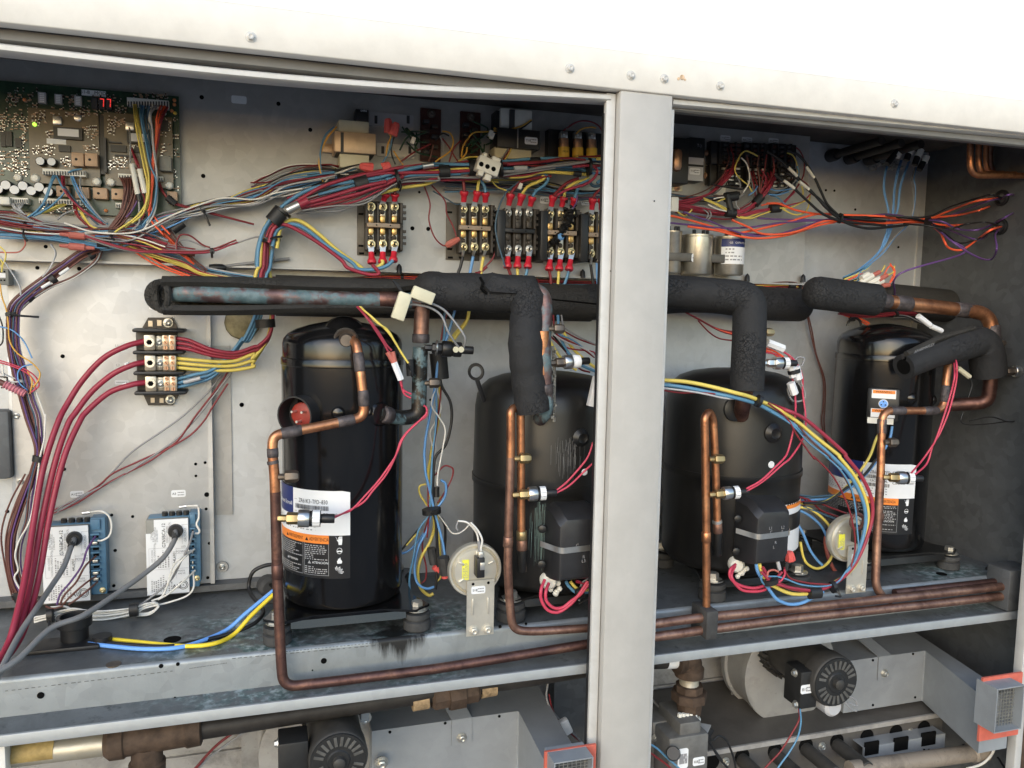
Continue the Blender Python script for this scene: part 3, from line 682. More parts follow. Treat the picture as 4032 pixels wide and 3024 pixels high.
# ---- scroll compressor 1
c1=(.103,1.133); R1=.0832
t=comp1=thing('scroll_compressor',(c1[0],c1[1],-.442),'tall glossy black compressor with an open terminal cup, leftmost of four','compressor','compressors in a row')
scroll_shell(t,c1,R1,'enamel',-.020,U('I',900,850,1.05).z)
base_plate(t,c1,.088,.078,'enamel')
for a in (-1,1):
    for b_ in (-1,1): foot(t,c1[0]+a*.0925,c1[1]+b_*.0795)
pb=V((c1[0]-.002,c1[1]-.045,-.047)); db=(U('I',935,640,1.0)-pb).normalized()
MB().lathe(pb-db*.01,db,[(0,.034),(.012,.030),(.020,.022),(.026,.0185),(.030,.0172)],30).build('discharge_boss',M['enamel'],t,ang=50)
MB().lathe(pb+db*.02,db,[(0,.0168),(.010,.0165),(.012,.0145),(.009,.0105),(.016,.0085),(.018,.0075)],26).build('fitting_ring',M['nut'],t)
# terminal cup
th,z=UC('I',535,1283,c1,R1); d=V((math.sin(th*.8),-math.cos(th*.8),0)); p=CYL(c1,R1-.006,th,z)
m=MB().lathe(p,d,[(0,.0255),(.027,.0255),(.027,.0235),(.004,.023)],30); m.build('terminal_cup',M['black'],t,ang=40)
pl=MB().lathe(p+d*.004,d,[(0,.0165),(.006,.0155),(.0075,.0125)],24).build('terminal_plug',M['redpost'],t,label='red terminal plug')
x_,y_=frame(d)
for a in (30,150,270): MB().cyl(p+d*.01+(x_*math.cos(math.radians(a))+y_*math.sin(math.radians(a)))*.0085,p+d*.022+(x_*math.cos(math.radians(a))+y_*math.sin(math.radians(a)))*.0085,.0017,None,8).build('pin',M['tin'],pl)
th,z=UC('I',843,1275,c1,R1); d=V((math.sin(th),-math.cos(th),0)); MB().lathe(CYL(c1,R1-.003,th,z),d,[(0,.0095),(.003,.009),(.0065,.0065),(.008,.002)],18).build('shell_dimple',M['enamel'],t)
A_,_=UC('J',358,700,c1,R1); B_,zt=UC('J',948,292,c1,R1); bl,zb1=UC('J',457,490,c1,R1); _,zo=UC('J',700,680,c1,R1); _,zb=UC('J',700,1055,c1,R1); _,zs=UC('J',405,382,c1,R1)
scroll_label(t,c1,R1,A_-.35,B_,zt,zb,zo,(bl,zb1,zs),UC('J',551,700,c1,R1)[0])
# ---- scroll compressor 4
c4=(1.055,1.16); R4=.0818
t=comp4=thing('scroll_compressor',(c4[0],c4[1],-.442),'glossy black compressor with orange warning stickers by the right side wall','compressor','compressors in a row')
scroll_shell(t,c4,R4,'enamel',U('O',900,530,1.16).z,U('O',900,865,1.08).z)
base_plate(t,c4,.088,.078,'enamel_old')
for a in (-1,1):
    for b_ in (-1,1): foot(t,c4[0]+a*.0925,c4[1]+b_*.0795)
A_,_=UC('P',400,360,c4,R4); B_,zt=UC('P',1203,185,c4,R4); bl,zb1=UC('P',700,345,c4,R4); _,zo=UC('P',1000,505,c4,R4); _,zb=UC('P',1000,840,c4,R4); _,zs=UC('P',560,235,c4,R4)
scroll_label(t,c4,R4,A_-.12,B_,zt,zb,zo,(bl,zb1,zs),UC('P',800,520,c4,R4)[0])
th,z=UC('O',895,1290,c4,R4+.012); d=V((math.sin(th),-math.cos(th),0)); s_=V((math.cos(th),math.sin(th),0)); p=CYL(c4,R4+.004,th,z)
Rm=Matrix((s_,d,V((0,0,1)))).transposed()
cov=MB().box(p+d*.004,(.050,.018,.058),.005,Rm).build('terminal_cover',M['black'],t,label='black terminal cover with two orange warning stickers')
q=p+d*.0136
for dz,full in ((.0185,1),(-.0135,1)):
    MB().box(q+V((0,0,dz)),(.037,.0005,.0145),0,Rm).build('warning_sticker',M['label'],cov,smooth=False)
    m=MB().box(q+V((0,0,dz+.0038))+d*.0004,(.034,.0004,.0055),0,Rm).build('orange_strip',M['orangeink'],cov,smooth=False)
    letters([('WARNING',.0052,onplane(q+V((0,0,dz+.0038))+d*.0009,s_),'CENTER')],M['ink'],cov)
    MB().box(q+V((.003,0,dz-.0030))+d*.0004,(.024,.0004,.0062),0,Rm).build('black_strip',M['blackprint'],cov,smooth=False)
    letters([('Turn power off',.0031,onplane(q+V((.003,0,dz-.0016))+d*.0009,s_),'CENTER'),('before removing',.0031,onplane(q+V((.003,0,dz-.0044))+d*.0009,s_),'CENTER')],M['label'],cov)
MB().lathe(q+V((0,0,.0025)),d,[(0,.0075),(.0006,.0072)],20).build('sticker_ring',M['label'],cov); MB().lathe(q+V((0,0,.0025))+d*.0006,d,[(0,.0065),(.0005,.0063)],20).build('blue_disc',M['bluemod2'] if 'bluemod2' in M else M['w_bblue'],cov)
for a in (90,210,330): MB().lathe(q+V((0,0,.0025))+d*.0011+(s_*math.cos(math.radians(a))+V((0,0,1))*math.sin(math.radians(a)))*.0036,d,[(0,.0012),(.0003,.0011)],10).build('pin_mark',M['ink'],cov)
MB().box(q+V((-.004,0,-.0265)),(.040,.0005,.010),0,Rm).build('paper_tag',M['nylon'],cov,smooth=False)
for c,x,y in (('O',1170,1230),('O',1370,1245)):
    th,z=UC(c,x,y,c4,R4); d2=V((math.sin(th),-math.cos(th),0)); MB().lathe(CYL(c4,R4-.003,th,z),d2,[(0,.010),(.003,.0095),(.006,.006),(.0075,.002)],16).build('shell_dimple',M['enamel'],t)
MB().torus(V((U('O',625,555,1.14))),(0,1,0),.014,.0022,18,6,0,3.14).build('lifting_eye',M['enamel_old'],t)
# ---- the two domed reciprocating compressors
def recip(ctr,label,ztop,zseam,crop):
    x,y=ctr; r=.110
    t=thing('domed_compressor',(x,y,-.442),label,'compressor','compressors in a row')
    zb=-.400
    pr=[(zb-.012,r*.6),(zb-.004,r*.9),(zb+.008,r*.985),(zseam-.030,r*.995),(zseam-.008,r*1.0),(zseam-.006,r*1.02),(zseam+.003,r*1.02)]
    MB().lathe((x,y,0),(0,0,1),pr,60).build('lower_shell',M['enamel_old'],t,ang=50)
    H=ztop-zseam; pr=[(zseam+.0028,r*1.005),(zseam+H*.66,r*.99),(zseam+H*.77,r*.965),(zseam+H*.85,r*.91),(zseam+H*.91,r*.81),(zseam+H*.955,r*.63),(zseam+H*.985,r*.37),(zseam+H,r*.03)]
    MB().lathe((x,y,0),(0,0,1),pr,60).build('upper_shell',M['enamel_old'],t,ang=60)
    for a in (-1,1):
        for b_ in (-1,1): foot(t,x+a*.077,y+b_*.083,-.442,.027,.021,'rubber')
    base_plate(t,ctr,.074,.080,'enamel_old',-.413)
    return t
def dimple(t,c,x,y,ctr,r,k=1.0):
    th,z=UC(c,x,y,ctr,r); d=V((math.sin(th),-math.cos(th),0)); MB().lathe(CYL(ctr,r-.004,th,z),d,[(0,.014*k),(.005,.013*k),(.009,.0085*k),(.0105,.007*k),(.009,.004*k)],20).build('shell_boss',M['enamel_old'],t)
c2=(.4075,1.135); c3=(.734,1.135)
zs3=UC('N',700,190,c3,.11)[1]; zs2=UC('L',750,240,c2,.11)[1]
comp2=recip(c2,'dusty domed black compressor with white scratches, just left of the centre post',U('K',1100,905,1.135).z,zs2,'K')
comp3=recip(c3,'dusty domed black compressor just right of the centre post',U('M',500,880,1.135).z,zs3,'M')
dimple(comp2,'K',1520,1490,c2,.11); dimple(comp3,'M',985,1450,c3,.11,1.15)
# lifting hook of compressor 2 and paper tags on the domes
p=U('K',600,965,1.10); MB().torus(p+V((.001,0,.008)),(.75,1,0),.0105,.0024,20,6).tube([p+V((.002,0,-.001)),p+V((.008,0,-.018)),p+V((.016,.01,-.035))],.0034,6).build('lifting_hook',M['black'],comp2)
MB().lathe(CYL(c3,.1105,*UC('N',965,65,c3,.11)),V((math.sin(UC('N',965,65,c3,.11)[0]),-math.cos(UC('N',965,65,c3,.11)[0]),0)),[(0,.0055),(.0006,.005)],16).build('white_dot',M['label'],comp3)
MB().lathe(CYL(c2,.1105,*UC('L',1550,130,c2,.11)),V((math.sin(UC('L',1550,130,c2,.11)[0]),-math.cos(UC('L',1550,130,c2,.11)[0]),0)),[(0,.005),(.0006,.0045)],16).build('white_dot',M['label'],comp2)
# scratches on compressor 2
s=MB(); rg=random.Random(11)
for k in range(60):
    px_=rg.gauss(1420,75); py_=rg.uniform(1480,1660)
    th,z=UC('K',px_,py_,c2,.112); L=rg.uniform(.004,.034); wd=rg.uniform(.0001,.0005); sk=rg.uniform(-.012,.012); i=len(s.v)
    s.v+=[CYL(c2,.1121,th,z),CYL(c2,.1121,th+wd/.11,z),CYL(c2,.1116,th+sk+wd/.11,z-L),CYL(c2,.1116,th+sk,z-L)]; s.face(i,i+1,i+2,i+3)
s.build('scratch_marks',M['scr'],comp2,smooth=False)
s=MB()
for k in range(55):     # green-white runs below the pressure switch
    th,z=UC('L',rg.gauss(1160,45),rg.uniform(380,700),c2,.1103); L=rg.uniform(.01,.05); wd=rg.uniform(.0003,.001); i=len(s.v)
    s.v+=[CYL(c2,.1107,th,z),CYL(c2,.1107,th+wd/.11,z),CYL(c2,.1107,th+wd/.11*.4,z-L),CYL(c2,.1107,th,z-L)]; s.face(i,i+1,i+2,i+3)
s.build('verdigris_runs',M['verd'] if 'verd' in M else MT.setdefault('verd',plain('verdigris_run',(.11,.165,.15),.7)),comp2,smooth=False)
def term_box(t,ctr,c,x0,y0,x1,y1,Y,strap_y,marks):
    o,w_,h=rect(c,x0,y0,x1,y1,Y)
    b=MB(); zt,zb_=o.z+h/2,o.z-h/2; X0,X1=o.x-w_/2,o.x+w_/2
    # lofted hood: profile narrows at the top and bottom right
    sec=lambda y,ins,top:[V((X0+ins,y,zb_+ins)),V((X1-ins-.006,y,zb_+ins)),V((X1-ins,y,zb_+ins+.012)),V((X1-ins,y,zt-top-.006)),V((X1-ins-.008,y,zt-top)),V((X0+ins+.010,y,zt-top)),V((X0+ins,y,zt-top-.009))]
    b.rings([sec(Y+.05,-.003,-.006),sec(Y+.022,-.001,-.003),sec(Y+.006,.0015,.007),sec(Y+.0015,.004,.011),sec(Y,.008,.016)])
    box=b.build('terminal_box',M['blackbox'],t,ang=28,label='black moulded terminal box')
    z=U(c,(x0+x1)/2,strap_y,Y-.002).z; m=MB(); P=[V((X0-.016,Y+.026,z+.004)),V((X0-.003,Y+.012,z+.001)),V((X0+.005,Y-.0012,z)),V((X1-.006,Y-.0012,z+.002)),V((X1+.003,Y+.006,z+.003)),V((X1+.006,Y+.03,z+.003))]
    m.rings([[p+V((0,0,.004)),p+V((0,0,-.004)),p+V((0,.0008,-.004)),p+V((0,.0008,.004))] for p in rounded(P,.006,4)])
    m.build('strap',M['steel'],box)
    letters([(tx,.0062,onplane(U(c,x,y,Y-.0008)),'CENTER') for tx,x,y in marks],M['inkgrey'],box)
    for dz in (.02,-.03): MB().lathe((X0-.012,Y+.03,o.z+dz),(-.3,-1,0),[(0,.006),(.003,.0055),(.004,.003)],12).build('side_lug',M['enamel_old'],box)
    return box
M['blackbox']=plain('moulded_black',(.022,.022,.024),.38,0,.5,.2,30)
term_box(comp3,c3,'N',830,420,1140,940,.985,690,[('L1',962,620),('L2',1068,612),('C',965,655),('S',1062,650),('R',1005,745),('L',988,785)])
term_box(comp2,c2,'L',1320,480,1680,1085,.985,810,[('C',1490,770),('R',1545,870),('L3',1545,905)])
for t_,c,x,y,ctr in ((comp2,'L',1240,1075,c2),(comp3,'N',662,935,c3)):
    th,z=UC(c,x,y,ctr,.112); d=V((math.sin(th),-math.cos(th),0))
    MB().lathe(CYL(ctr,.106,th,z),d,[(0,.013),(.008,.0125),(.013,.009),(.014,.003)],18).build('heater_plug',M['nylon'],t_,label='white sealed plug')
    s=MB()
    for k in range(7): s.lathe(CYL(ctr,.109,th+rg.uniform(.02,.16),z-rg.uniform(.004,.02)),d,[(0,.004),(.003,.0035),(.005,.001)],8)
    s.build('sealant',M['nylon'],t_)
# hazard sticker on the right of compressor 3
a0,z0=UC('N',1092,375,c3,.111); a1=a0+.55
patch(c3,.1115,a0,a1,U('N',1150,800,1.05).z,U('N',1140,380,1.05).z,8).build('hazard_sticker',M['label'],comp3); 
patch(c3,.1118,a0+.02,a1,U('N',1140,420,1.05).z,U('N',1140,385,1.05).z,8).build('orange_strip',M['orangeink'],comp3)
patch(c3,.1118,a0+.02,a1,U('N',1150,610,1.05).z,U('N',1150,470,1.05).z,8).build('black_strip',M['blackprint'],comp3)
s=MB()
for k in range(7):
    th=a0+.03+k*.055; z=U('N',1140,372,1.05).z; i=len(s.v); s.v+=[CYL(c3,.1122,th,z-.003),CYL(c3,.1122,th+.025,z-.003),CYL(c3,.1122,th+.04,z+.003),CYL(c3,.1122,th+.015,z+.003)]; s.face(i,i+1,i+2,i+3)
s.build('stripe',M['ink'],comp3,smooth=False)
# ================================================================ pipes
def pipe(parent,P,r,mat,rad=.02,name='pipe',n=14,label=None,**kw):
    return MB().tube(rounded(P,rad,7),r,n).build(name,M[mat],parent,ang=60,label=label,**kw)
def joint(parent,a,b,r,mat='braze',name='brazed_joint'):
    a,b=V(a),V(b); d=b-a; L=d.length
    MB().lathe(a,d,[(0,r*.97),(L*.06,r*1.07),(L*.5,r*1.09),(L*.94,r*1.07),(L,r*.97)],14).build(name,M[mat],parent,ang=60)
def PU(lst): return [U(*q) for q in lst]
# discharge line of compressor 1 (runs down, then along the front of the pan behind the post)
t=dl1=thing('discharge_pipe',U('J',340,1600,1.008),'copper pipe from the left compressor top down and along the pan front','copper pipe')
P=PU([('I',955,640,1.062),('I',1005,665,1.045),('I',1035,900,1.034),('I',1065,1160,1.030),('I',1068,1310,1.030),('I',840,1360,1.026),('I',280,1470,1.014),('I',268,1600,1.012),('J',290,150,1.010),('J',303,600,1.0092)])
pipe(t,P,.0063,'cu',.018,label='orange copper upper run')
p2_=PU([('J',296,300,1.0098),('J',310,950,1.0088),('J',338,1600,1.0058),('Q',305,300,1.005),('Q',318,450,1.004),('Q',520,428,1.003),('Q',1200,345,1.002),('Q',2120,195,1.002)])
pipe(t,p2_,.0066,'cu_dark',.028,label='dull purple-brown lower run')
for a,b in ((('I',1018,750,1.037),('I',1034,915,1.033)),(('I',1062,1075,1.0305),('I',1068,1215,1.030)),(('I',985,1330,1.0285),('I',840,1360,1.026)),(('I',525,1420,1.0195),('I',345,1458,1.0155)),(('I',272,1580,1.012),('I',276,1660,1.0115)),(('J',272,30,1.0105),('J',278,60,1.0102))): joint(t,U(*a),U(*b),.0066)
joint(t,U('J',312,930,1.0088),U('J',316,1060,1.0085),.0068,'cu_dark')
capnut(U('J',320,172,1.008),(1,-.1,.02),'brown capped service valve on the discharge pipe of the left compressor',1.05)
sw1,e1=pswitch(U('J',318,532,1.004),(1,-.12,-.035),'brass and silver pressure switch in front of the left compressor rating label',1.06)
# suction line of compressor 1: exposed verdigris copper in a split foam sleeve
t=sl1=thing('suction_pipe',U('I',1540,1290,1.085),'corroded blue-green copper suction pipe of the left compressor in split foam','copper pipe')
th,z=UC('I',1215,1285,c1,R1); a0=CYL(c1,R1-.004,th,z)
Pv=[a0,U('I',1400,1322,1.085),U('I',1545,1295,1.085),U('I',1560,700,1.085),U('I',1575,300,1.085),U('I',1300,292,1.085)]
pipe(t,Pv[:4],.0104,'cu_teal',.030,label='dark teal corroded riser')
pipe(t,[U('I',1562,660,1.085),U('I',1578,300,1.085),U('I',1440,296,1.085)],.0106,'cu_old',.022,label='copper elbow')
cA,cB=U('F',1425,560,1.085),U('I',1480,296,1.085)
pipe(t,[cA+V((.012,.16,0)),cA+V((.012,0,0)),cA+(cB-cA)*.5,cB],.0108,'cu_green',.02,label='verdigris horizontal run')
joint(t,U('I',1565,585,1.085),U('I',1563,665,1.085),.0110); joint(t,U('I',1195,285,1.085),U('I',1410,295,1.085),.0108,'cu_dark'); joint(t,a0+V((.004,-.002,0)),a0+(U('I',1400,1322,1.085)-a0)*.45,.0112,'braze')
MB().lathe(a0-V((math.sin(th),-math.cos(th),0))*.004,V((math.sin(th),-math.cos(th),0)),[(0,.021),(.006,.0185),(.010,.0145)],24).build('shell_collar',M['enamel'],t)
# split foam sleeve (C section open to the front)
fs=thing('split_foam_sleeve',U('F',1425,582,1.09),'split black foam sleeve lying open around the corroded suction pipe','pipe insulation')
sA,sB=U('F',1420,582,1.092),U('I',1500,268,1.094); R=[]; n=26; k=20
for i in range(n+1):
    u=i/n; p=sA+(sB-sA)*u; op=.62+.12*math.sin(5*u+1)+(.5 if u>.9 else 0)*(u-.9)*6; ro=.0245*(1-.12*max(0,u-.75)*4); ri=ro-.0085
    sec=[]
    for j in range(k+1):
        a=op+(2*math.pi-2*op-.12)*j/k; sec.append(p+V((0,-math.cos(a)*ro,math.sin(a)*ro*(1+.02*math.sin(9*u)))))
    for j in range(k,-1,-1):
        a=op+(2*math.pi-2*op-.12)*j/k; sec.append(p+V((0,-math.cos(a)*ri,math.sin(a)*ri)))
    R.append(sec)
MB().rings(R).build('sleeve',M['foam_old'],fs,ang=50)
m=MB(); P=rounded([sA+V((.004,.17,0)),sA+V((.004,0,0)),sA+V((.03,0,0))],.022,6)
pts=[]
for j in range(13):
    a=math.pi/2*j/12; c_=sA+V((.008,.024,0)); pts.append(c_+V((-math.sin(a)*.018,-math.cos(a)*.020,0)))
m.tube([sA+V((-.004,.17,0)),sA+V((-.004,.026,0))],.0215,22).build('sleeve_end',M['foam_old'],fs)
MB().torus(sA+V((-.002,.004,0)),(1,.55,0),.0190,.0042,30,8,math.radians(-235),math.radians(60)).build('sleeve_rim',M['foam_old'],fs)
# long straight foam pipe behind
bp=thing('insulated_pipe',U('K',1500,290,1.2),'long foam-covered pipe running behind the others along the back wall','insulated pipe')
fA,fB,fC=U('I',300,250,1.205),U('K',1600,320,1.205),U('M',1215,335,1.205)
MB().tube([fA,fB],.0295,24).build('foam_cover',M['foam_old'],bp,ang=60); MB().tube(catmull([fB-V((.02,0,0)),U('M',300,250,1.2),U('M',900,320,1.2),fC],6),.029,24).lathe(fC,V((1,0,-.05)),[(-.002,.029),(.006,.0275),(.013,.022),(.017,.012),(.018,.001)],24).build('foam_cover',M['foam'],bp,ang=60)
m=MB(); m.tube([fA+(fB-fA)*.72+V((0,-.030,.010)),fA+(fB-fA)*.86+V((0,-.0298,.004)),fA+(fB-fA)*1.0+V((0,-.0298,-.001))],.0012,6); m.build('slit',M['hole'],bp)
# foam elbow of compressor 2 with its copper showing on the right
fe=thing('insulated_pipe',U('K',1080,1250,1.0),'cracked foam-covered elbow pipe dropping to the compressor left of the post','insulated pipe')
P=[U('K',215,205,1.20),U('K',215,212,1.075),U('K',700,225,1.06),U('K',1068,245,1.035),U('K',1040,620,1.003),U('K',1058,950,1.0),U('K',1105,1262,1.0)]
Pr=rounded(P[:4],.02,6)+catmull(P[3:],7)[1:]
rad=[]
for i,p in enumerate(Pr):
    u=i/len(Pr); rad.append((.0262 if p.z>Pr[0].z-.03 else .0228)*(1+.03*math.sin(i*1.7)+.02*math.sin(i*.6)))
MB().tube(Pr,rad,26).build('foam_cover',M['foam'],fe,ang=70)
MB().tube([U('K',640,90,1.032),U('K',668,140,1.031),U('K',650,190,1.0315),U('K',700,235,1.034)],.0022,6).build('split_crack',M['hole'],fe)
m=MB()   # raised flap
m.rings([[U('K',x,y,Y) for x,y,Y in q] for q in (((655,160,1.034),(745,48,1.040),(1000,110,1.036),(1000,260,1.020),(720,235,1.031)),((690,165,1.029),(755,75,1.034),(960,130,1.026),(950,230,1.014),(730,215,1.026)))]).build('foam_flap',M['foam'],fe,ang=20)
cc=[U('K',1110,190,1.03),U('K',1205,300,1.015),U('K',1195,700,.996),U('K',1205,1000,.996),U('K',1215,1240,1.0),U('K',1160,1330,1.022)]
pipe(fe,catmull(cc,5),.0098,'cu_green',.001,'exposed_copper')
joint(fe,U('K',1203,1020,.994),U('K',1208,1110,.995),.0104); pipe(fe,[U('K',1185,560,.9945),U('K',1178,940,.9945)],.0088,'cu',.001,'exposed_copper',label='bright copper patch')
s=MB(); rg=random.Random(9)
for k in range(60):
    p=U('K',1282+rg.uniform(-14,14),880+rg.uniform(-160,460),1.0); s.box(p,(rg.uniform(.001,.004),.002,rg.uniform(.001,.004)),0,Matrix.Rotation(rg.uniform(0,3),3,'Y'))
s.tube([U('K',1275,690,1.003),U('K',1290,900,1.004),U('K',1285,1350,1.006)],.0022,6)
s.build('frayed_tape',M['tapeold'] if 'tapeold' in M else MT.setdefault('tapeold',plain('old_clear_tape',(.16,.155,.14),.4,0,.5,.5,150)),fe,smooth=False)
# foam elbow of compressor 3
f3=thing('insulated_pipe',U('M',760,1070,1.0),'smooth foam-covered elbow pipe dropping to the compressor right of the post','insulated pipe')
P=[U('V',1340,632,1.06),U('M',70,215,1.05),U('M',500,245,1.035),U('M',778,270,1.02),U('M',775,600,1.004),U('M',765,800,1.0),U('M',752,1070,1.0)]
Pr=rounded(P,.016,7); MB().tube(Pr,.0243,26).build('foam_cover',M['foam'],f3,ang=70)
pipe(f3,[U('M',740,1060,1.0),U('M',722,1180,1.006),U('M',700,1300,1.03)],.0115,'cu_dark',.01,'stub')
MB().lathe(U('M',650,1240,1.03),(-.1,-1,0),[(0,.019),(.004,.0185),(.006,.014)],22).build('shell_collar',M['enamel_old'],f3)
# compressor 4: foam stub, copper bend, loose sleeve
t=sl4=thing('suction_pipe',U('O',1880,1200,1.09),'patchy copper suction pipe bending down beside the right side wall','copper pipe')
P4=[U('O',700,300,1.09),U('O',1000,335,1.09),U('O',1560,395,1.085),U('O',1900,440,1.075),U('O',1915,760,1.07),U('O',1895,1100,1.07),U('O',1870,1270,1.075),U('O',1520,1290,1.105)]
pipe(t,P4[:5],.0118,'cu',.04,label='bright copper top bend'); pipe(t,P4[4:],.0116,'cu_dark',.035,label='dull copper lower bend')
for a,b in (((800,312),(950,330)),((1000,334),(1145,352)),((1565,396),(1715,414)),((1760,420),(1800,428))): joint(t,U('O',*a,1.09-.006*(a[0]>1200)),U('O',*b,1.089-.006*(a[0]>1200)),.0122)
joint(t,U('O',1912,545,1.073),U('O',1916,720,1.071),.0122)
f4=thing('insulated_pipe',U('O',400,280,1.09),'short foam-covered pipe stub with a rounded end above the right compressor','insulated pipe')
pA,pB=U('O',285,245,1.092),U('O',820,312,1.09); MB().tube([pA,pB],.0265,26).lathe(pA,pA-pB,[(-.002,.0265),(.008,.025),(.016,.020),(.021,.012),(.023,.001)],26).build('foam_cover',M['foam'],f4,ang=60)
b4=thing('insulated_pipe',U('O',1300,360,1.2),'foam-covered pipe behind the bright copper bend by the side wall','insulated pipe')
pA,pB=U('O',700,290,1.21),U('O',1480,365,1.21); MB().tube([pA,pB],.031,24).lathe(pB,pB-pA,[(-.002,.031),(.008,.029),(.016,.02),(.019,.001)],24).build('foam_cover',M['foam_old'],b4,ang=60)
lo=thing('foam_sleeve',U('O',1100,930,1.04),'loose slit foam sleeve slung across in front of the right compressor','pipe insulation')
P=rounded([U('O',1085,935,1.035),U('O',1450,790,1.045),U('O',1800,690,1.06),U('O',1860,800,1.062),U('O',1880,1010,1.064)],.03,8); k=22; R=[]
for i,p in enumerate(P):
    u=i/(len(P)-1); ro=.0205+.008*min(1,u*1.6); ri=ro*.62 if u<.75 else ro*.5; tn=(P[min(i+1,len(P)-1)]-P[max(i-1,0)]).normalized(); x=V((0,1,0)); x=(x-tn*x.dot(tn)).normalized(); y=tn.cross(x); sec=[]
    a0,a1=math.radians(118-10*u),math.radians(118-10*u)+2*math.pi-(.42*(1-u)+.03)
    for j in range(k+1):
        a=a0+(a1-a0)*j/k; sec.append(p+(x*math.cos(a)+y*math.sin(a))*ro)
    for j in range(k,-1,-1):
        a=a0+(a1-a0)*j/k; sec.append(p+(x*math.cos(a)+y*math.sin(a))*ri)
    R.append(sec)
MB().rings(R).build('sleeve',M['foam'],lo,ang=50)
MB().tube([P[0]+V((0,-.004,.0205)),U('O',1400,675,1.045),U('O',1740,575,1.055)],.0052,8).build('slit_edge',M['foam_old'],lo)
MB().lathe(P[0]-(P[1]-P[0]).normalized()*.0005,P[1]-P[0],[(0,.0125),(.001,.0125)],18).build('sleeve_bore',M['hole'],lo)
letters([('AP/ARMAFLEX',.0068,(lambda o,r_:(lambda x,y:o+r_*x+V((0,-.1,.99))*y))(U('O',1185,800,1.021),(U('O',1500,670,1.024)-U('O',1185,800,1.021)).normalized()),'LEFT')],M['inkgrey'],lo)
# discharge of compressor 4
t=dl4=thing('discharge_pipe',U('P',820,1250,1.01),'copper pipe zigzagging down in front of the right compressor','copper pipe')
P=[U('O',1515,800,1.06),U('O',1490,1000,1.045),U('O',1458,1345,1.04),U('O',1200,1345,1.04),U('O',885,1345,1.035),U('O',878,1640,1.03),U('P',870,300,1.025),U('P',835,900,1.018),U('P',822,1330,1.013),U('P',905,1440,1.012)]
pipe(t,P,.0063,'cu',.02); pipe(t,P[6:]+[U('P',960,1450,1.012)],.0066,'cu_old',.03,label='dull lower run')
for a,b in ((('O',1478,1110,1.0435),('O',1465,1265,1.041)),(('O',1400,1345,1.04),('O',1270,1345,1.04)),(('O',1090,1345,1.038),('O',960,1345,1.036)),(('O',884,1420,1.0345),('O',880,1560,1.032)),(('P',862,640,1.0225),('P',856,715,1.0215))): joint(t,U(*a),U(*b),.0067,'braze' if a[0]=='O' else 'cu_old')
capnut(U('O',905,1640,1.022),(1,-.1,.0),'brown capped service valve in front of the right compressor',1.0); 
sw4,e4=pswitch(U('P',893,305,1.018),(1,-.25,-.03),'brass and silver pressure switch in front of the right compressor rating label',1.0)
# hairpin pipes of the domed compressors
t=dl2=thing('discharge_pipe',U('L',900,1280,1.0),'copper hairpin pipe of the compressor left of the post turning right along the pan','copper pipe')
P=[U('L',1002,700,1.012),U('L',998,0,1.012),U('K',995,1250,1.012),U('K',940,1225,1.004),U('K',908,1260,.998),U('L',908,0,.998),U('L',890,650,1.0),U('L',884,1000,1.0),U('L',900,1280,1.0),U('L',925,1505,1.0),U('L',1100,1520,1.0),U('L',1640,1485,1.0)]
pipe(t,rounded(P[:2]+P[2:5]+P[5:6],.011,7),.0056,'cu',.001,n=12,label='bright hairpin legs'); pipe(t,P[5:],.0058,'cu_old',.028,label='dull copper riser and run')
joint(t,U('L',888,690,.999),U('L',885,780,.999),.0062,'cu_old'); joint(t,U('L',1003,640,1.011),U('L',1005,720,1.011),.0068,'brass'); joint(t,U('L',1005,700,1.012),U('L',1008,810,1.012),.0068,'cu_old'); joint(t,U('L',1008,790,1.013),U('L',1010,990,1.018),.0062,'enamel_old','stub')
capnut(U('L',940,12,.995),(1,-.1,0),'brown capped service valve on the hairpin pipe left of the post',.95,'brass'); sw2,e2=pswitch(U('L',925,330,.994),(1,-.1,.03),'silver pressure switch with a paper tag in front of the compressor left of the post',.93)
t=dl3=thing('discharge_pipe',U('N',400,1290,1.0),'copper hairpin pipe of the compressor right of the post dropping into the clamp block','copper pipe')
P=[U('N',498,600,1.012),U('N',478,0,1.012),U('M',460,1320,1.012),U('M',425,1258,1.006),U('M',385,1310,1.0),U('N',392,0,1.0),U('N',400,600,1.0),U('N',402,1340,1.002)]
pipe(t,rounded(P,.014,7),.0057,'cu',.001,n=12)
joint(t,U('N',398,650,.999),U('N',400,740,.999),.0063,'cu'); joint(t,U('N',494,550,1.011),U('N',498,575,1.011),.0068,'tin'); joint(t,U('N',496,570,1.011),U('N',500,660,1.012),.0066,'cu_old'); joint(t,U('N',500,650,1.012),U('N',495,850,1.018),.0066,'enamel_old','stub')
capnut(U('N',428,18,.995),(1,-.1,0),'brass capped service valve on the hairpin pipe right of the post',.95,'brass'); sw3,e3=pswitch(U('N',428,328,.994),(1,-.1,.06),'brass and silver pressure switch in front of the compressor right of the post',.93)
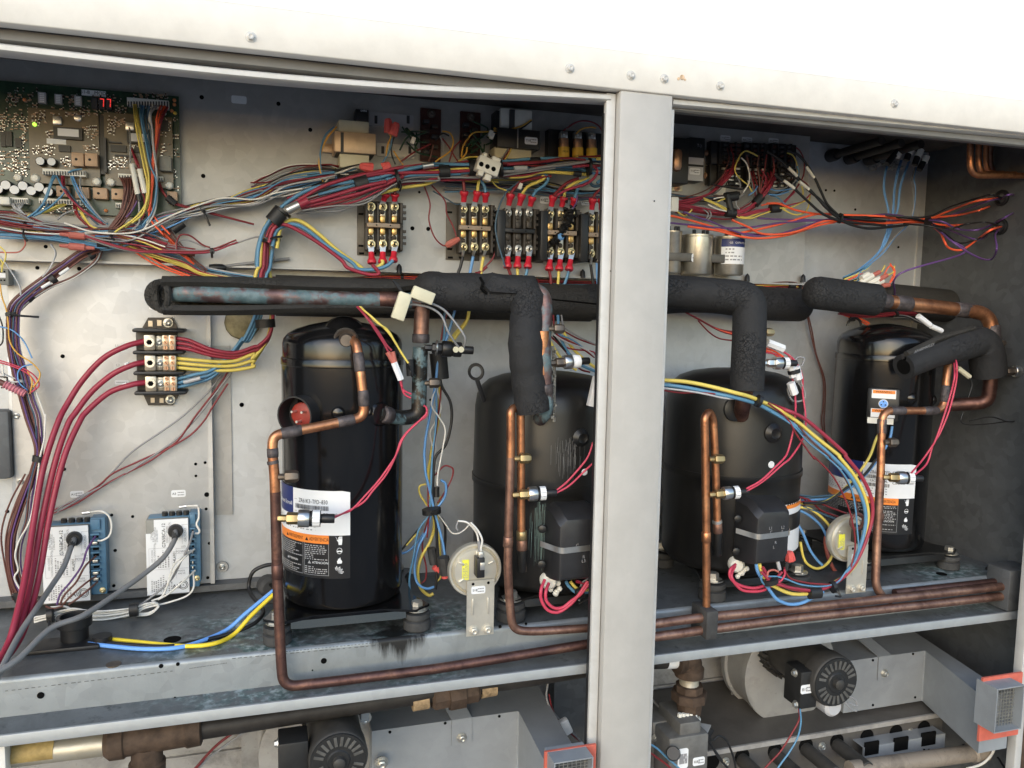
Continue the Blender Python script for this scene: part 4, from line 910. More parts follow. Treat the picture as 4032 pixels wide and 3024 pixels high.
# switches on the suction risers
sw5,e5=pswitch(U('I',1595,705,1.08),(1,-.1,-.05),'all black pressure sensor on the blue-green suction riser',1.05,('black','black','enamel_old','black','black'),False)
MB().torus(U('I',1700,705,1.07),(1,-.1,-.05),.0098,.0012,20,6).build('silver_band',M['steel'],sw5)
capnut(U('I',1590,1015,1.08),(1,-.1,.02),'brown capped service valve low on the blue-green suction riser',.95)
capnut(U('K',1240,540,.995),(1,-.1,0),'dark capped service valve behind the split in the foam elbow',.9,'nut'); sw6,e6=pswitch(U('K',1245,840,.995),(1,.05,.05),'steel pressure switch with a paper tag beside the split foam elbow',.9,('nut','nut','steel','label','black'),False)
capnut(U('M',880,570,1.01),(1,-.05,0),'brass cap poking out behind the smooth foam elbow',.85,'brass'); sw7,e7=pswitch(U('M',880,840,1.01),(1,-.05,0),'steel pressure switch poking out behind the smooth foam elbow',.9,('steel','steel','steel','black','black'))
capnut(U('O',1930,715,1.065),(1,-.1,0),'dark capped valve on the copper bend by the side wall',.9); sw8,e8=pswitch(U('O',1990,980,1.06),(1,-.3,.05),'steel pressure switch with a paper tag at the right frame edge',1.0,('nut','nut','steel','dkgrey','black'))
# long pipes at the foot, right of the post
def longpipe(pts,r,mat,lab): 
    t=thing('header_pipe',U(*pts[0]),lab,'copper pipe','long copper pipes along the pan'); pipe(t,PU(pts),r,mat,.02); return t
longpipe([('V',1340,1358,.9965),('N',300,1403,.9965),('N',1106,1325,.997),('P',1300,1402,.999),('P',2070,1318,1.0)],.0068,'cu_old','upper of the two long copper pipes along the pan right of the post')
longpipe([('V',1340,1386,.9965),('N',300,1517,.9965),('N',1106,1410,.997),('P',1300,1495,.999),('P',2060,1410,1.0)],.0070,'cu_old','lower of the two long copper pipes along the pan right of the post')
longpipe([('P',1000,1385,1.012),('P',2000,1275,1.014)],.0062,'cu_dark','short pipe end behind the two long copper pipes at the right corner')
t=pbox(None,'clamp_block','rubber','N',403,1345,505,1590,.981,.044,.002,label='grey rubber clamp block holding the long copper pipes right of the post',cat='clamp')
# four bent copper tubes at the top right, drain pipes in the ceiling corner
t=thing('copper_tube_rack',U('E',1900,800,1.15),'four bent copper tubes leaving the cabinet ceiling at the top right','copper tubes')
for k,(x,yb,Y) in enumerate(((1622,805,1.06),(1715,790,1.085),(1795,780,1.11),(1845,775,1.13))): pipe(t,[U('E',x+8,330,Y),U('E',x,yb,Y),U('E',2300,yb+2,Y)],.0050-.0003*k,'cu' if k<3 else 'cu_old',.022,'tube')
for k,(x,y,Y) in enumerate(((165,575,1.262),(380,600,1.255),(592,612,1.25))):
    t=thing('ceiling_pipe',U('E',x,y,Y),('dark pipe end nearest the control panel under the ceiling','middle dark pipe end under the ceiling','dark pipe end beside the tagged sensor wires')[k],'pipe','dark pipe ends under the ceiling')
    q=U('E',x,y,Y); MB().lathe(q,(0,1,0),[(-.004,.010),(.002,.0115),(.02,.0115)],20).build('grommet',M['black'],t); MB().tube([q,U('E',x+500,y-150,Y-.11)],.0075,12).build('tube',M['iron_dk'],t)
s=MB(); rg=random.Random(2)
for k in range(26):
    q=U('E',rg.choice((rg.gauss(600,45),rg.gauss(790,40))),rg.gauss(690,22),1.272); s.lathe(q,(0,-1,0),[(0,rg.uniform(.003,.007)),(rg.uniform(.003,.006),.003),(.007,.0008)],7)
s.build('sealant_foam',M['putty2'] if 'putty2' in M else MT.setdefault('putty2',plain('grey_sealant',(.3,.29,.26),.8,0,.3,.3,80)),None,label='lumpy pale sealant smeared round the ceiling pipe ends',cat='sealant')
MB().lathe(U('F',2110,820,1.27),(0,-1,0),[(-.006,.026),(.004,.024),(.009,.015),(.011,.004)],14).build('duct_seal',M['putty'],label='yellowed lump of sealing putty on the back wall below the split foam sleeve',cat='putty')
# ================================================================ electrical parts
YP=1.245
def rotm(deg): return Matrix.Rotation(math.radians(deg),3,'Y')
def pb(parent,name,mat,c,x0,y0,x1,y1,proud,base=YP,b=0,**kw):
    return pbox(parent,name,mat,c,x0,y0,x1,y1,base-proud,proud,b,**kw)
# ---- circuit board
YB=1.233
pcb=thing('circuit_board',U('A',800,1430,YB),'large green control board with two daughter boards painted warm-lit tan and a red 77 display','circuit board')
a=U('A',1568,900,YB); x_l=-.44; zt=U('A',800,330,YB).z; zb=U('A',800,1425,YB).z
MB().span(x_l,a.x,YB,YB+.0018,zb,zt).build('main_board',M['pcb'],pcb,smooth=False)
YD=YB-.012
d1=pb(pcb,'daughter_board','pcb_warm_sheen','A',258,520,868,1165,.0016,YD+.0016); d2=pb(pcb,'daughter_board','pcb_warm_sheen','A',915,560,1508,1185,.0016,YD+.0016)
g=random.Random(21)
def onb(name,mat,x0,y0,x1,y1,h,base=YB,b=0,parent=pcb): return pbox(parent,name,mat,'A',x0,y0,x1,y1,base-h,h,b)
for x,y,w_,h in ((365,408,68,95),(507,420,62,85),(678,435,62,85)):
    s=onb('dip_switch','w_lgrey',x-w_/2,y-h/2,x+w_/2,y+h/2,.006); m=MB()
    for k in range(5):
        o,ww,hh=rect('A',x-w_*.3,y-h*.40+k*h*.17,x+w_*.3,y-h*.30+k*h*.17,YB-.0062); m.box(o,(ww,.001,hh))
    m.build('slider',M['label'],s,smooth=False)
st=onb('paper_label','label',710,345,922,395,.0007); letters([('B51-B   MOD.2',.0062,onplane(U('A',816,366,YB-.0009)),'CENTER')],M['ink'],st)
for k,x in enumerate((822,885,945)):
    s=onb('digit_display','dkgrey',x-26,408+k*4,x+26,505+k*4,.007)
    if k: 
        q=U('A',x+4,450+k*3,YB-.0073); m=MB()
        for (p0,p1) in (((-.0024,.0050),(.0022,.0050)),((.0022,.0050),(.0018,.0004)),((.0018,-.0004),(.0014,-.0050))):
            A0=q+V((p0[0],0,p0[1]));A1=q+V((p1[0],0,p1[1])); m.tube([A0,A1],.00055,6)
        m.build('lit_digit_seven',M['redled'],s)
def header(x0,y0,x1,y1,h,n,base=YB,mat='nylon'):
    s=onb('pin_header',mat,x0,y0,x1,y1,h,base); m=MB()
    for k in range(n):
        o,ww,hh=rect('A',x0+(x1-x0)*(k+.25)/n,y0+(y1-y0)*.3,x0+(x1-x0)*(k+.75)/n,y0+(y1-y0)*.95,base-h-.0004); m.box(o,(ww,.001,hh))
    m.build('pin_slot',M['dkgrey'],s,smooth=False)
header(1108,420,1470,492,.010,15); header(372,1035,745,1085,.012,16,YD); header(1030,1075,1270,1110,.012,10,YD); header(340,1292,722,1335,.012,16); header(92,1280,245,1330,.012,8); header(1008,1325,1070,1370,.010,3); header(1380,1095,1420,1130,.010,2,YD)
m=pbox(pcb,'white_plug','nylon','A',-60,1268,85,1340,YB-.022,.016,.002)
for x0,y0,x1,y1,bs in ((622,885,728,1003,YD),(738,890,850,1005,YD),(490,1175,600,1270,YB),(655,1185,775,1285,YB),(808,1192,935,1290,YB),(970,1200,1075,1295,YB),(1455,1225,1545,1325,YB)):
    s=onb('relay','relay',x0,y0,x1,y1,.014,bs,.001); q=U('A',(x0*.62+x1*.38),(y0+y1)/2,bs-.0143); MB().lathe(q,(0,-1,0),[(0,.0018),(.0003,.0016)],10).build('vent_dot',M['ink'],s)
onb('relay','modgrey',1388,915,1492,1045,.014,YD,.001)
def capcyl(x,y,r,h,base,top='tin'):
    q=U('A',x,y,base); s=MB().lathe(q,(0,-1,0),[(0,r),(h-.0008,r),(h,r*.9)],16).build('capacitor',M['black'],pcb); MB().lathe(q-V((0,h-.0002,0)),(0,-1,0),[(0,r*.88),(.0005,r*.84)],16).build('can_top',M[top],s)
for x,y in ((75,1180),(150,1222),(222,1187),(295,1230),(362,1198),(440,1237),(8,1215),(-60,1195),(-120,1230)): capcyl(x,y,.0066,.013,YB,'label')
for x,y in ((368,972),(466,978)): capcyl(x,y,.0058,.011,YD,'label')
for x,y in ((310,1110),(845,1140),(970,1145),(1472,1173),(160,1105)): q=U('A',x,y,YD if x>200 else YB); MB().lathe(q,(0,-1,0),[(0,.0058),(.002,.0056),(.004,.004),(.0046,.001)],14).build('standoff_button',M['nylon'],pcb)
q=U('A',682,588,YD); MB().lathe(q,(0,-1,0),[(0,.0048),(.004,.0046),(.0046,.003)],14).build('button_cell',M['tin'],pcb)
for x0,y0,x1,y1 in ((458,568,535,642),(1092,620,1168,692),(1285,630,1330,685)): onb('crystal_can','tin',x0,y0,x1,y1,.005,YD,.001)
s=onb('labelled_chip','blackic',465,665,715,768,.006,YD); m=onb('chip_sticker','label',502,680,685,745,.0006,YD-.006,0,s)
s=onb('labelled_chip','blackic',1105,705,1300,805,.006,YD); onb('chip_sticker','label',1140,722,1295,792,.0006,YD-.006,0,s)
onb('paper_label','label',407,768,575,812,.0006,YD); onb('board_divider','blackic',868,560,915,1075,.010,YB); onb('edge_strip','dkgrey',903,755,925,1060,.009,YD)
for x,y,w_,h in ((560,850,100,55),(1030,850,135,60),(1000,797,110,14),(1090,915,180,14),(1190,860,45,50),(1430,650,70,90),(75,765,55,130),(160,800,55,80),(25,770,40,130)): onb('chip','blackic' if h>15 else 'dkgrey',x-w_/2,y-h/2,x+w_/2,y+h/2,.004,YD if x>255 else YB)
for x,y,m_ in ((303,643,'greenled'),(217,430,'orled'),(1520,432,'orled'),(1520,470,'orled'),(1497,525,'orled'),(1525,545,'yelled'),(1435,548,'label'),(925,1393,'orled')):
    q=U('A',x,y,YB if x!=303 else YD); MB().lathe(q,(0,-1,0),[(0,.0024),(.003,.0023),(.004,.0015),(.0045,.0003)],12).build('indicator_lamp',M[m_],pcb)
# small parts: resistors, pads, diodes in rows
res=[MB() for _ in range(3)]
def rowpart(x,y,base,w_,h,mi):
    q=U('A',x,y,base); res[mi].box(q-V((0,.001,0)),(w_,.0022,h))
for x0,x1,y0,y1,n,base in ((285,400,540,640,34,YD),(450,850,545,560,26,YD),(285,480,830,905,46,YD),(400,470,700,740,8,YD),(730,850,640,760,26,YD),(730,850,830,870,18,YD),(530,620,940,1010,22,YD),(935,1090,585,660,30,YD),(940,1110,930,1020,54,YD),(940,1000,670,720,8,YD),(1130,1230,820,870,18,YD),(1395,1490,590,700,22,YD),(1400,1480,730,900,14,YD),(0,250,560,690,70,YB),(0,250,880,1080,110,YB),(180,240,700,860,16,YB),(720,1100,400,560,50,YB),(60,330,340,520,50,YB),(450,760,500,545,24,YB),(1000,1100,500,550,14,YB),(1510,1555,600,1200,34,YB),(370,760,1345,1400,60,YB),(540,700,380,470,20,YB),(1160,1470,380,410,30,YB)):
    for k in range(n):
        x=x0+(x1-x0)*g.random(); y=y0+(y1-y0)*(round(g.random()*4)/4 if g.random()<.7 else g.random())
        if g.random()<.4: rowpart(x,y,base,.0011,.0032,0); rowpart(x,y-14,base,.0014,.0010,2); rowpart(x,y+14,base,.0014,.0010,2)
        elif g.random()<.5: rowpart(x,y,base,.0036,.0013,1)
        else: rowpart(x,y,base,.0012,.0011,2)
for m_,mt,nm in zip(res,('phen','relay','tin'),('resistors','diodes','solder_pads')): m_.build(nm,M[mt],pcb,smooth=False,kind='stuff')
# ---- left transformer
tf=thing('transformer',U('B',885,790,1.22),'small transformer with cream coil bobbins and a warm-light-tinted steel core beside the wire nuts','transformer')
pb(tf,'upper_bobbin','cream','B',738,385,1003,500,.036,b=.002); pb(tf,'lower_bobbin','cream','B',748,672,1005,800,.036,b=.002)
core=pb(tf,'laminated_core','core','B',703,488,1063,668,.046,b=.001)
pb(tf,'core_band','dkgrey','B',755,489,782,664,.0466,b=0); o,w_,h=rect('B',590,575,700,680,YP-.006); MB().box(o,(w_,.003,h*.75),.001).build('mounting_ear',M['core'],tf)
pb(tf,'lower_core_edge','bakelite','B',720,655,1050,675,.043)
bx=pb(tf,'black_cap','black','B',885,288,997,402,.03,b=.001); letters([('0494',.0045,onplane(U('B',955,303,YP-.0304)),'CENTER')],M['label'],bx)
for (x0,y0,x1,y1,m_,lab) in ((1003,325,1392,443,'w_lgrey','slotted grey mounting plate behind the upright red wire nuts'),(1070,592,1398,705,'nylon','slotted pale mounting plate below the upright red wire nuts')):
    s=pb(None,'mounting_plate',m_,'B',x0,y0,x1,y1,.004,label=lab,cat='plate')
    for fx in (.12,.84): 
        o,w_,h=rect('B',x0+(x1-x0)*fx,y0+18,x0+(x1-x0)*fx+26,y1-30,YP-.0043); MB().box(o,(w_,.0006,h),.0002).build('slot',M['dkgrey'],s,smooth=False)
def nut(c,x,y,x2,y2,Y,lab,parent=None,r=.0066):
    p,q=U(c,x,y,Y),U(c,x2,y2,Y-.002); d=q-p; L=d.length; x_,y_=frame(d)
    t=MB(); n=24; R=[]
    for hh,k in ((0,1.02),(L*.08,1.05),(L*.5,.92),(L*.9,.72),(L,.5)):
        R.append([p+d.normalized()*hh+(x_*math.cos(2*math.pi*j/n)+y_*math.sin(2*math.pi*j/n))*r*k*(1+(.08 if j%3==0 else -.03)) for j in range(n)])
    return t.rings(R).build('wire_nut',M['rednut'],parent,ang=25,label=lab,cat=None if parent else 'wire nut',group=None if parent else 'red wire nuts')
nut('B',1178,492,1166,368,1.20,'upright red wire nut, left one of the pair by the transformer'); nut('B',1205,515,1245,405,1.19,'tilted red wire nut, right one of the pair by the transformer')
nut('B',1032,800,922,782,1.19,'red wire nut lying flat below the transformer'); nut('B',1120,800,1190,770,1.185,'red wire nut pointing at the camera below the transformer')
nut('N',1130,895,1125,822,1.02,'red wire nut hanging under the terminal box right of the post',None,.0075)
# red-brown boards and dark bits
for (x0,y0,x1,y1,lab) in ((1452,283,1628,745,'red-brown terminal board left one in the shade under the ceiling'),(1798,312,1972,720,'red-brown terminal board right one in the shade under the ceiling')):
    s=pb(None,'terminal_board','phen','B',x0,y0,x1,y1,.005,label=lab,cat='terminal board',group='red-brown terminal boards'); screw(s,U('B',(x0+x1)/2+5,y0+42,YP-.006),.0045,'nut')
    for k in range(7):
        o,w_,h=rect('B',x0+20+(k%2)*70,y0+100+k*44,x0+70+(k%2)*75,y0+132+k*44,YP-.012); MB().box(o,(w_,.013,h),.001).build('terminal_tab',M['bakelite' if k%3 else 'dkgrey'],s)
# second transformer with T18 sticker
tf=thing('transformer',U('C',950,700,1.22),'shaded transformer with white bobbins and a T18 sticker on its dark core','transformer')
pb(tf,'upper_bobbin','nylon','C',822,285,1098,460,.034,b=.002); pb(tf,'lower_bobbin','cream','C',770,622,1092,720,.034,b=.002); pb(tf,'core','blackic','C',795,460,1165,628,.044,b=.001); pb(tf,'side_block','black','C',780,300,832,465,.028)
pb(tf,'core_slit','tin','C',966,462,976,625,.0446); o,w_,h=rect('C',1032,532,1143,595,YP-.0452)
sticker(tf,'C',1032,532,1143,595,YP-.0452,'T18'); pb(tf,'strap','dkgrey','C',900,290,945,460,.037)
# fuses
fh=thing('fuse_block',U('C',1480,720,1.22),'black fuse block holding three yellow cartridge fuses','fuse block')
pb(fh,'base','black','C',1240,480,1700,715,.018)
for k,(x,y) in enumerate(((1370,510),(1492,515),(1613,520))):
    q=U('C',x,y+35,YP-.028); q2=U('C',x+2,y+235,YP-.028)
    f_=thing('cartridge_fuse',q2,('yellow cartridge fuse, leftmost of three','yellow cartridge fuse, middle of three','yellow cartridge fuse, rightmost of three by the post')[k],'fuse','yellow cartridge fuses')
    m_=q+(q2-q)*.38; MB().cyl(q,m_,.0078,None,18).build('copper_cap',M['copperlug'],f_); MB().cyl(m_,q2,.0088,None,18).build('paper_sleeve',M['fuse'],f_)
    letters([(('FRS-R','LOW-PEAK','LOW-PEAK')[k],.0042,(lambda o:(lambda xx,yy:V((o.x+.0090*math.sin(xx/.009),o.y-.0090*math.cos(xx/.009),o.z+yy))))(q+(q2-q)*(.76 if k else .6)),'CENTER')],M['ink'],f_)
    s=MB().box(U('C',x-5,y+5,YP-.026),(.012,.012,.010),.001); s.build('clip',M['tin'],f_); screw(f_,U('C',x-2,y+8,YP-.0325),.0035,'zincscrew')
# ---- contactors
def redterm(p0,p1,parent,r=.0058,bare=False):
    """crimp terminal: tinned tongue, red flared insulator"""
    d=(p1-p0).normalized(); L=(p1-p0).length
    MB().lathe(p0,d,[(0,r*.72),(L*.5,r*.80),(L*.62,r*1.0),(L*.74,r*1.14),(L*.93,r*1.16),(L,r*1.05),(L*.97,r*.6)],14).build('red_terminal',M['redterm'],parent,ang=50)
def contactor(c,x0,y0,x1,y1,poles,label,plate,tops,bots,contact='gold',bar='bakelite',side=None,nop=0):
    o,W_,H=rect(c,x0,y0,x1,y1,1.216); t=thing('contactor',(o.x,1.23,o.z-H/2),label,'contactor','contactors on the control panel')
    pp=pb(t,'mounting_plate','bracket',c,*plate,.003,b=.0008)
    for fx,fy in ((.12,.95),(.45,.95),(.1,.16),(.1,.8)):
        px_=plate[0]+(plate[2]-plate[0])*fx; py_=plate[1]+(plate[3]-plate[1])*fy
        oo,ww,hh=rect(c,px_-22,py_-9,px_+22,py_+9,YP-.0033); MB().box(oo,(ww,.0008,hh),.0003).build('slot',M['hole'],pp,smooth=False)
    if side: pb(t,'side_block','black',c,side[0],y0+15,side[1],y1+15,.045,b=.001)
    pbox(t,'body','bakelite',c,x0,y0,x1,y1,1.222,.022,.001)
    pw=(poles[1]-poles[0]); 
    fins=MB()
    for k in range(len(poles)+1):
        xx=poles[0]-pw*.42+k*pw if k else x0+6
        for ya,yb in ((y0+8,y0+(y1-y0)*.44),(y0+(y1-y0)*.53,y1-10)):
            oo,ww,hh=rect(c,xx-9,ya,xx+9,yb,1.212); fins.box((oo.x,1.217,oo.z),(ww,.013,hh),0)
            for q_ in range(3):
                oo,ww,hh=rect(c,xx+4,ya+20+q_*52,xx+pw*.36,ya+44+q_*52,1.2155); fins.box((oo.x+.001,1.2185,oo.z),(ww,.007,hh))
    fins.build('fins',M['bakelite'],t,smooth=False)
    Hy=y1-y0
    for k,xx in enumerate(poles):
        pl=MB(); 
        for ya,yb in ((.05,.43),(.53,.93)):
            oo,ww,hh=rect(c,xx-23,y0+Hy*ya,xx+23,y0+Hy*yb,1.2145); pl.box((oo.x,1.2165,oo.z),(ww,.004,hh),.0006)
        pl.build('terminal_strip',M['distmetal'] if contact!='dark' else M['bracket'],t)
        for ya in (.095,.865): 
            s=screw(t,U(c,xx,y0+Hy*ya,1.2135),.0044,'goldscrew' if contact!='dark' else 'zincscrew')
            q=U(c,xx,y0+Hy*ya,1.2085); cr=MB().box(q,(.0042,.0012,.0009),0,rotm(30+40*k)).box(q,(.0009,.0012,.0042),0,rotm(30+40*k)); cr.build('cross_slot',M['hole'],s,smooth=False)
        for ya in (.205,.735): screw(t,U(c,xx-3,y0+Hy*ya,1.2138),.0026,'bakelite')
        for ya,yb in ((.275,.43),(.525,.68)):
            if nop and k in nop: continue
            oo,ww,hh=rect(c,xx-24,y0+Hy*ya,xx+24,y0+Hy*yb,1.2095); MB().box((oo.x,1.2115,oo.z),(ww,.0055,hh),.0026).build('contact_bridge',M['gold'] if contact!='dark' else M['bakelite'],t)
        for en,ends,yy in ((-1,tops,.03),(1,bots,.95)):
            e=ends[k] if k<len(ends) else None
            if not e: continue
            p=U(c,xx,y0+Hy*yy,1.2118); q=U(c,*e[:2],1.206)
            if en<0 and len(e)<3 or (en>0 and len(e)<3):
                tg=p+(q-p)*.30; dd=(tg-p); sx=V((.0052,0,0)); n=V((0,.0014,0))
                MB().hexa([p-sx-dd*.9,p+sx-dd*.9,p+sx-dd*.9+n,p-sx-dd*.9+n,tg-sx*.7,tg+sx*.7,tg+sx*.7+n,tg-sx*.7+n]).build('lug',M['tin'],t,smooth=False)
                redterm(tg-(q-p)*.04,q,t)
            else:
                MB().cyl(p,q,.0026,.0020,8).build('bare_lug',M['tin'],t)
    oo,ww,hh=rect(c,poles[0]-32,y0+Hy*.435,min(x1-12,poles[-1]+50),y0+Hy*.525,1.203); cb=MB().box((oo.x,1.208,oo.z),(ww,.010,hh),.0008).build('crossbar',M[bar],t)
    for fx in (-.22,.2): MB().lathe((oo.x+ww*fx,1.203,oo.z),(0,-1,0),[(-.001,.0013),(.0003,.0012)],8).build('hole',M['hole'],cb)
    for fx,fy in ((.36,.2),(.66,.22),(.66,.74)):
        q=U(c,x0+(x1-x0)*fx,y0+Hy*fy,1.212); MB().torus(q,(0,1,0),.0028,.0010,12,6).build('eyelet',M['bakelite'],t)
    return t
BT=M['barpale']=plain('pale_bakelite',(.30,.23,.17),.5,0,.4,.1)
K1=contactor('B',975,1095,1300,1520,(1020,1122,1224),'contactor standing alone left of the others, with one red yellow and blue cable below',(900,1130,1215,1565),[None,(1150,1020),(1228,1025)],[(1027,1632),(1120,1632),(1212,1615)],bar='barpale')
K2=contactor('C',465,1115,770,1545,(497,592,687),'contactor with glowing brass contacts and bare lugs below, second from the left',(348,1105,642,1605),[(505,1000),(622,1000),(690,1012)],[(490,1570,1),(582,1560,1),(672,1568,1)],bar='barpale')
K3=contactor('C',865,1150,1160,1560,(885,975,1070),'sooty contactor with a black crossbar, third from the left',(865,1330,1200,1620),[(910,1022),(1008,1025),(1100,1048)],[(882,1670),(966,1670),(1056,1670)],contact='dark',bar='black',side=(792,862))
K4=contactor('C',1235,1155,1510,1590,(1255,1345,1437),'burnt contactor with a charred blob across its poles',(1240,1340,1500,1625),[(1282,1040),(1375,1052),(1465,1060)],[(1243,1690),(1330,1690),(1415,1690)],bar='barpale',side=(1172,1232),nop=(1,))
K5=contactor('C',1590,1185,1860,1600,(1612,1695,1780),'contactor half hidden behind the centre post',(1575,1340,1850,1625),[(1625,1062),(1702,1065),None],[(1605,1640,1),(1660,1620,1),None],bar='barpale',side=(1520,1586))
s=MB(); rg=random.Random(31)
ch=parse('C','1425,1160 1430,1230 1395,1290 1360,1330 1330,1400 1290,1440 1260,1460',1.204); s.tube(catmull(ch,6),[.004+.003*math.sin(i*.9)**2 for i in range(37)],9)
for k in range(50):
    q=ch[rg.randrange(len(ch))]+V((rg.gauss(0,.006),rg.gauss(0,.003),rg.gauss(0,.006))); s.lathe(q,(rg.uniform(-1,1),-1,rg.uniform(-1,1)),[(0,rg.uniform(.001,.004)),(rg.uniform(.002,.005),.001)],5)
s.build('charred_wire',M['soot'],K4); MB().lathe(U('C',1345,1400,1.199),(.2,-1,.2),[(0,.006),(.002,.0055),(.004,.002)],7).build('melted_spot',M['w_lblue'],K4)
# ---- white plug in the middle of the harness
t=thing('plug_connector',U('C',715,850,1.17),'white three-way nylon plug tied into the upper harness','plug')
q=U('C',705,790,1.165); Rm=Matrix.Rotation(math.radians(17),3,'Y'); MB().box(q,(.034,.020,.022),.0015,Rm).build('plug_body',M['nylon'],t)
for k in (-1,0,1): MB().lathe(q+Rm@V((k*.0098-.002,-.0102,-.002)),(0,-1,0),[(0,.0036),(.0004,.0035)],12).build('socket',M['hole'],t)
for x,z,w_,h in ((-.010,.013,.006,.007),(.008,.0135,.013,.006),(-.008,-.014,.008,.008),(.004,-.016,.010,.009)): MB().box(q+Rm@V((x,-.002,z)),(w_,.014,h),.001,Rm).build('latch',M['nylon'],t)
# ---- power distribution block
t=pdb=thing('power_block',U('F',1390,1530,1.25),'three-pole power distribution block with black fences fed by thick red cables','power block')
YF=1.262
def trap(y0,y1,xt0,xt1,xb0,xb1,name):
    a=[U('F',xt0,y0,YF-.006),U('F',xt1,y0,YF-.006),U('F',xb1,y1,YF-.006),U('F',xb0,y1,YF-.006)]
    s=MB().prism(a,(0,0,0),(0,.006,0)).build(name,M['bakelite'],t); return s
s=trap(775,880,1290,1500,1230,1552,'upper_flange')
for x,y,m_ in ((1310,828,'gold'),(1388,822,'gold'),(1463,820,'zincscrew')): 
    if m_=='zincscrew': screw(s,U('F',x,y,YF-.007),.0046)
    else: o,w_,h=rect('F',x-20,y-26,x+20,y+26,YF-.0064); MB().box(o,(w_,.0008,h),.0003).build('slot',M['distmetal'],s,smooth=False)
s=trap(1440,1540,1245,1565,1290,1505,'lower_flange')
for x,y,m_ in ((1330,1495,'gold'),(1408,1497,'gold'),(1483,1490,'zincscrew')):
    if m_=='zincscrew': screw(s,U('F',x,y,YF-.007),.0046)
    else: o,w_,h=rect('F',x-18,y-22,x+18,y+22,YF-.0064); MB().box(o,(w_,.0008,h),.0003).build('slot',M['distmetal'],s,smooth=False)
pbox(t,'base','bakelite','F',1190,885,1545,1450,YF-.016,.016,.001)
for x0,x1,y in ((1150,1608,893),(1155,1600,1085),(1160,1605,1265),(1168,1625,1438)):
    s=pbox(t,'fence','black','F',x0,y-20,x1,y+12,YF-.040,.040,.0022); pbox(s,'groove','dkgrey','F',x0+50,y-8,x1-70,y-2,YF-.0404,.001)
for k,(y0,y1) in enumerate(((925,1060),(1103,1240),(1285,1420))):
    s=pbox(t,'pole_block','distmetal','F',1252+6*k,y0,1350+6*k,y1,YF-.034,.018,.0015); q=U('F',1300+6*k,(y0+y1)/2-2,YF-.0345); MB().lathe(q,(0,-1,0),[(0,.0068),(.0012,.0066),(.0012,.0046),(-.003,.0042)],20).build('clamp_screw',M['tin'],s); MB().lathe(q,(0,-1,0),[(0,.004),(.0005,.0038)],6).build('hex_socket',M['hole'],s)
    pbox(t,'bridge','distmetal','F',1350+6*k,y0+8,1412+6*k,y1-4,YF-.026,.012,.001); screw(t,U('F',1385+6*k,(y0+y1)/2-3,YF-.0265),.0044,'zincscrew')
    s=pbox(t,'step_block','distmetal','F',1412+6*k,y0+2,1472+6*k,y1-2,YF-.029,.014,.001); s2=pbox(t,'step_block','distmetal','F',1468+6*k,y0+2,1530+6*k,y1,YF-.034,.018,.0012)
    for j in range(3):
        for xx,sb_,yy in ((1442,s,YF-.0294),(1498,s2,YF-.0344)): 
            q=U('F',xx+6*k,y0+24+j*44,yy); MB().lathe(q,(0,-1,0),[(-.001,.0031),(.0006,.0030)],12).build('set_screw',M['copperlug'],sb_); MB().box(q-V((0,.0007,0)),(.0045,.0004,.0007),0,rotm(20+35*j)).build('slot',M['hole'],sb_,smooth=False)
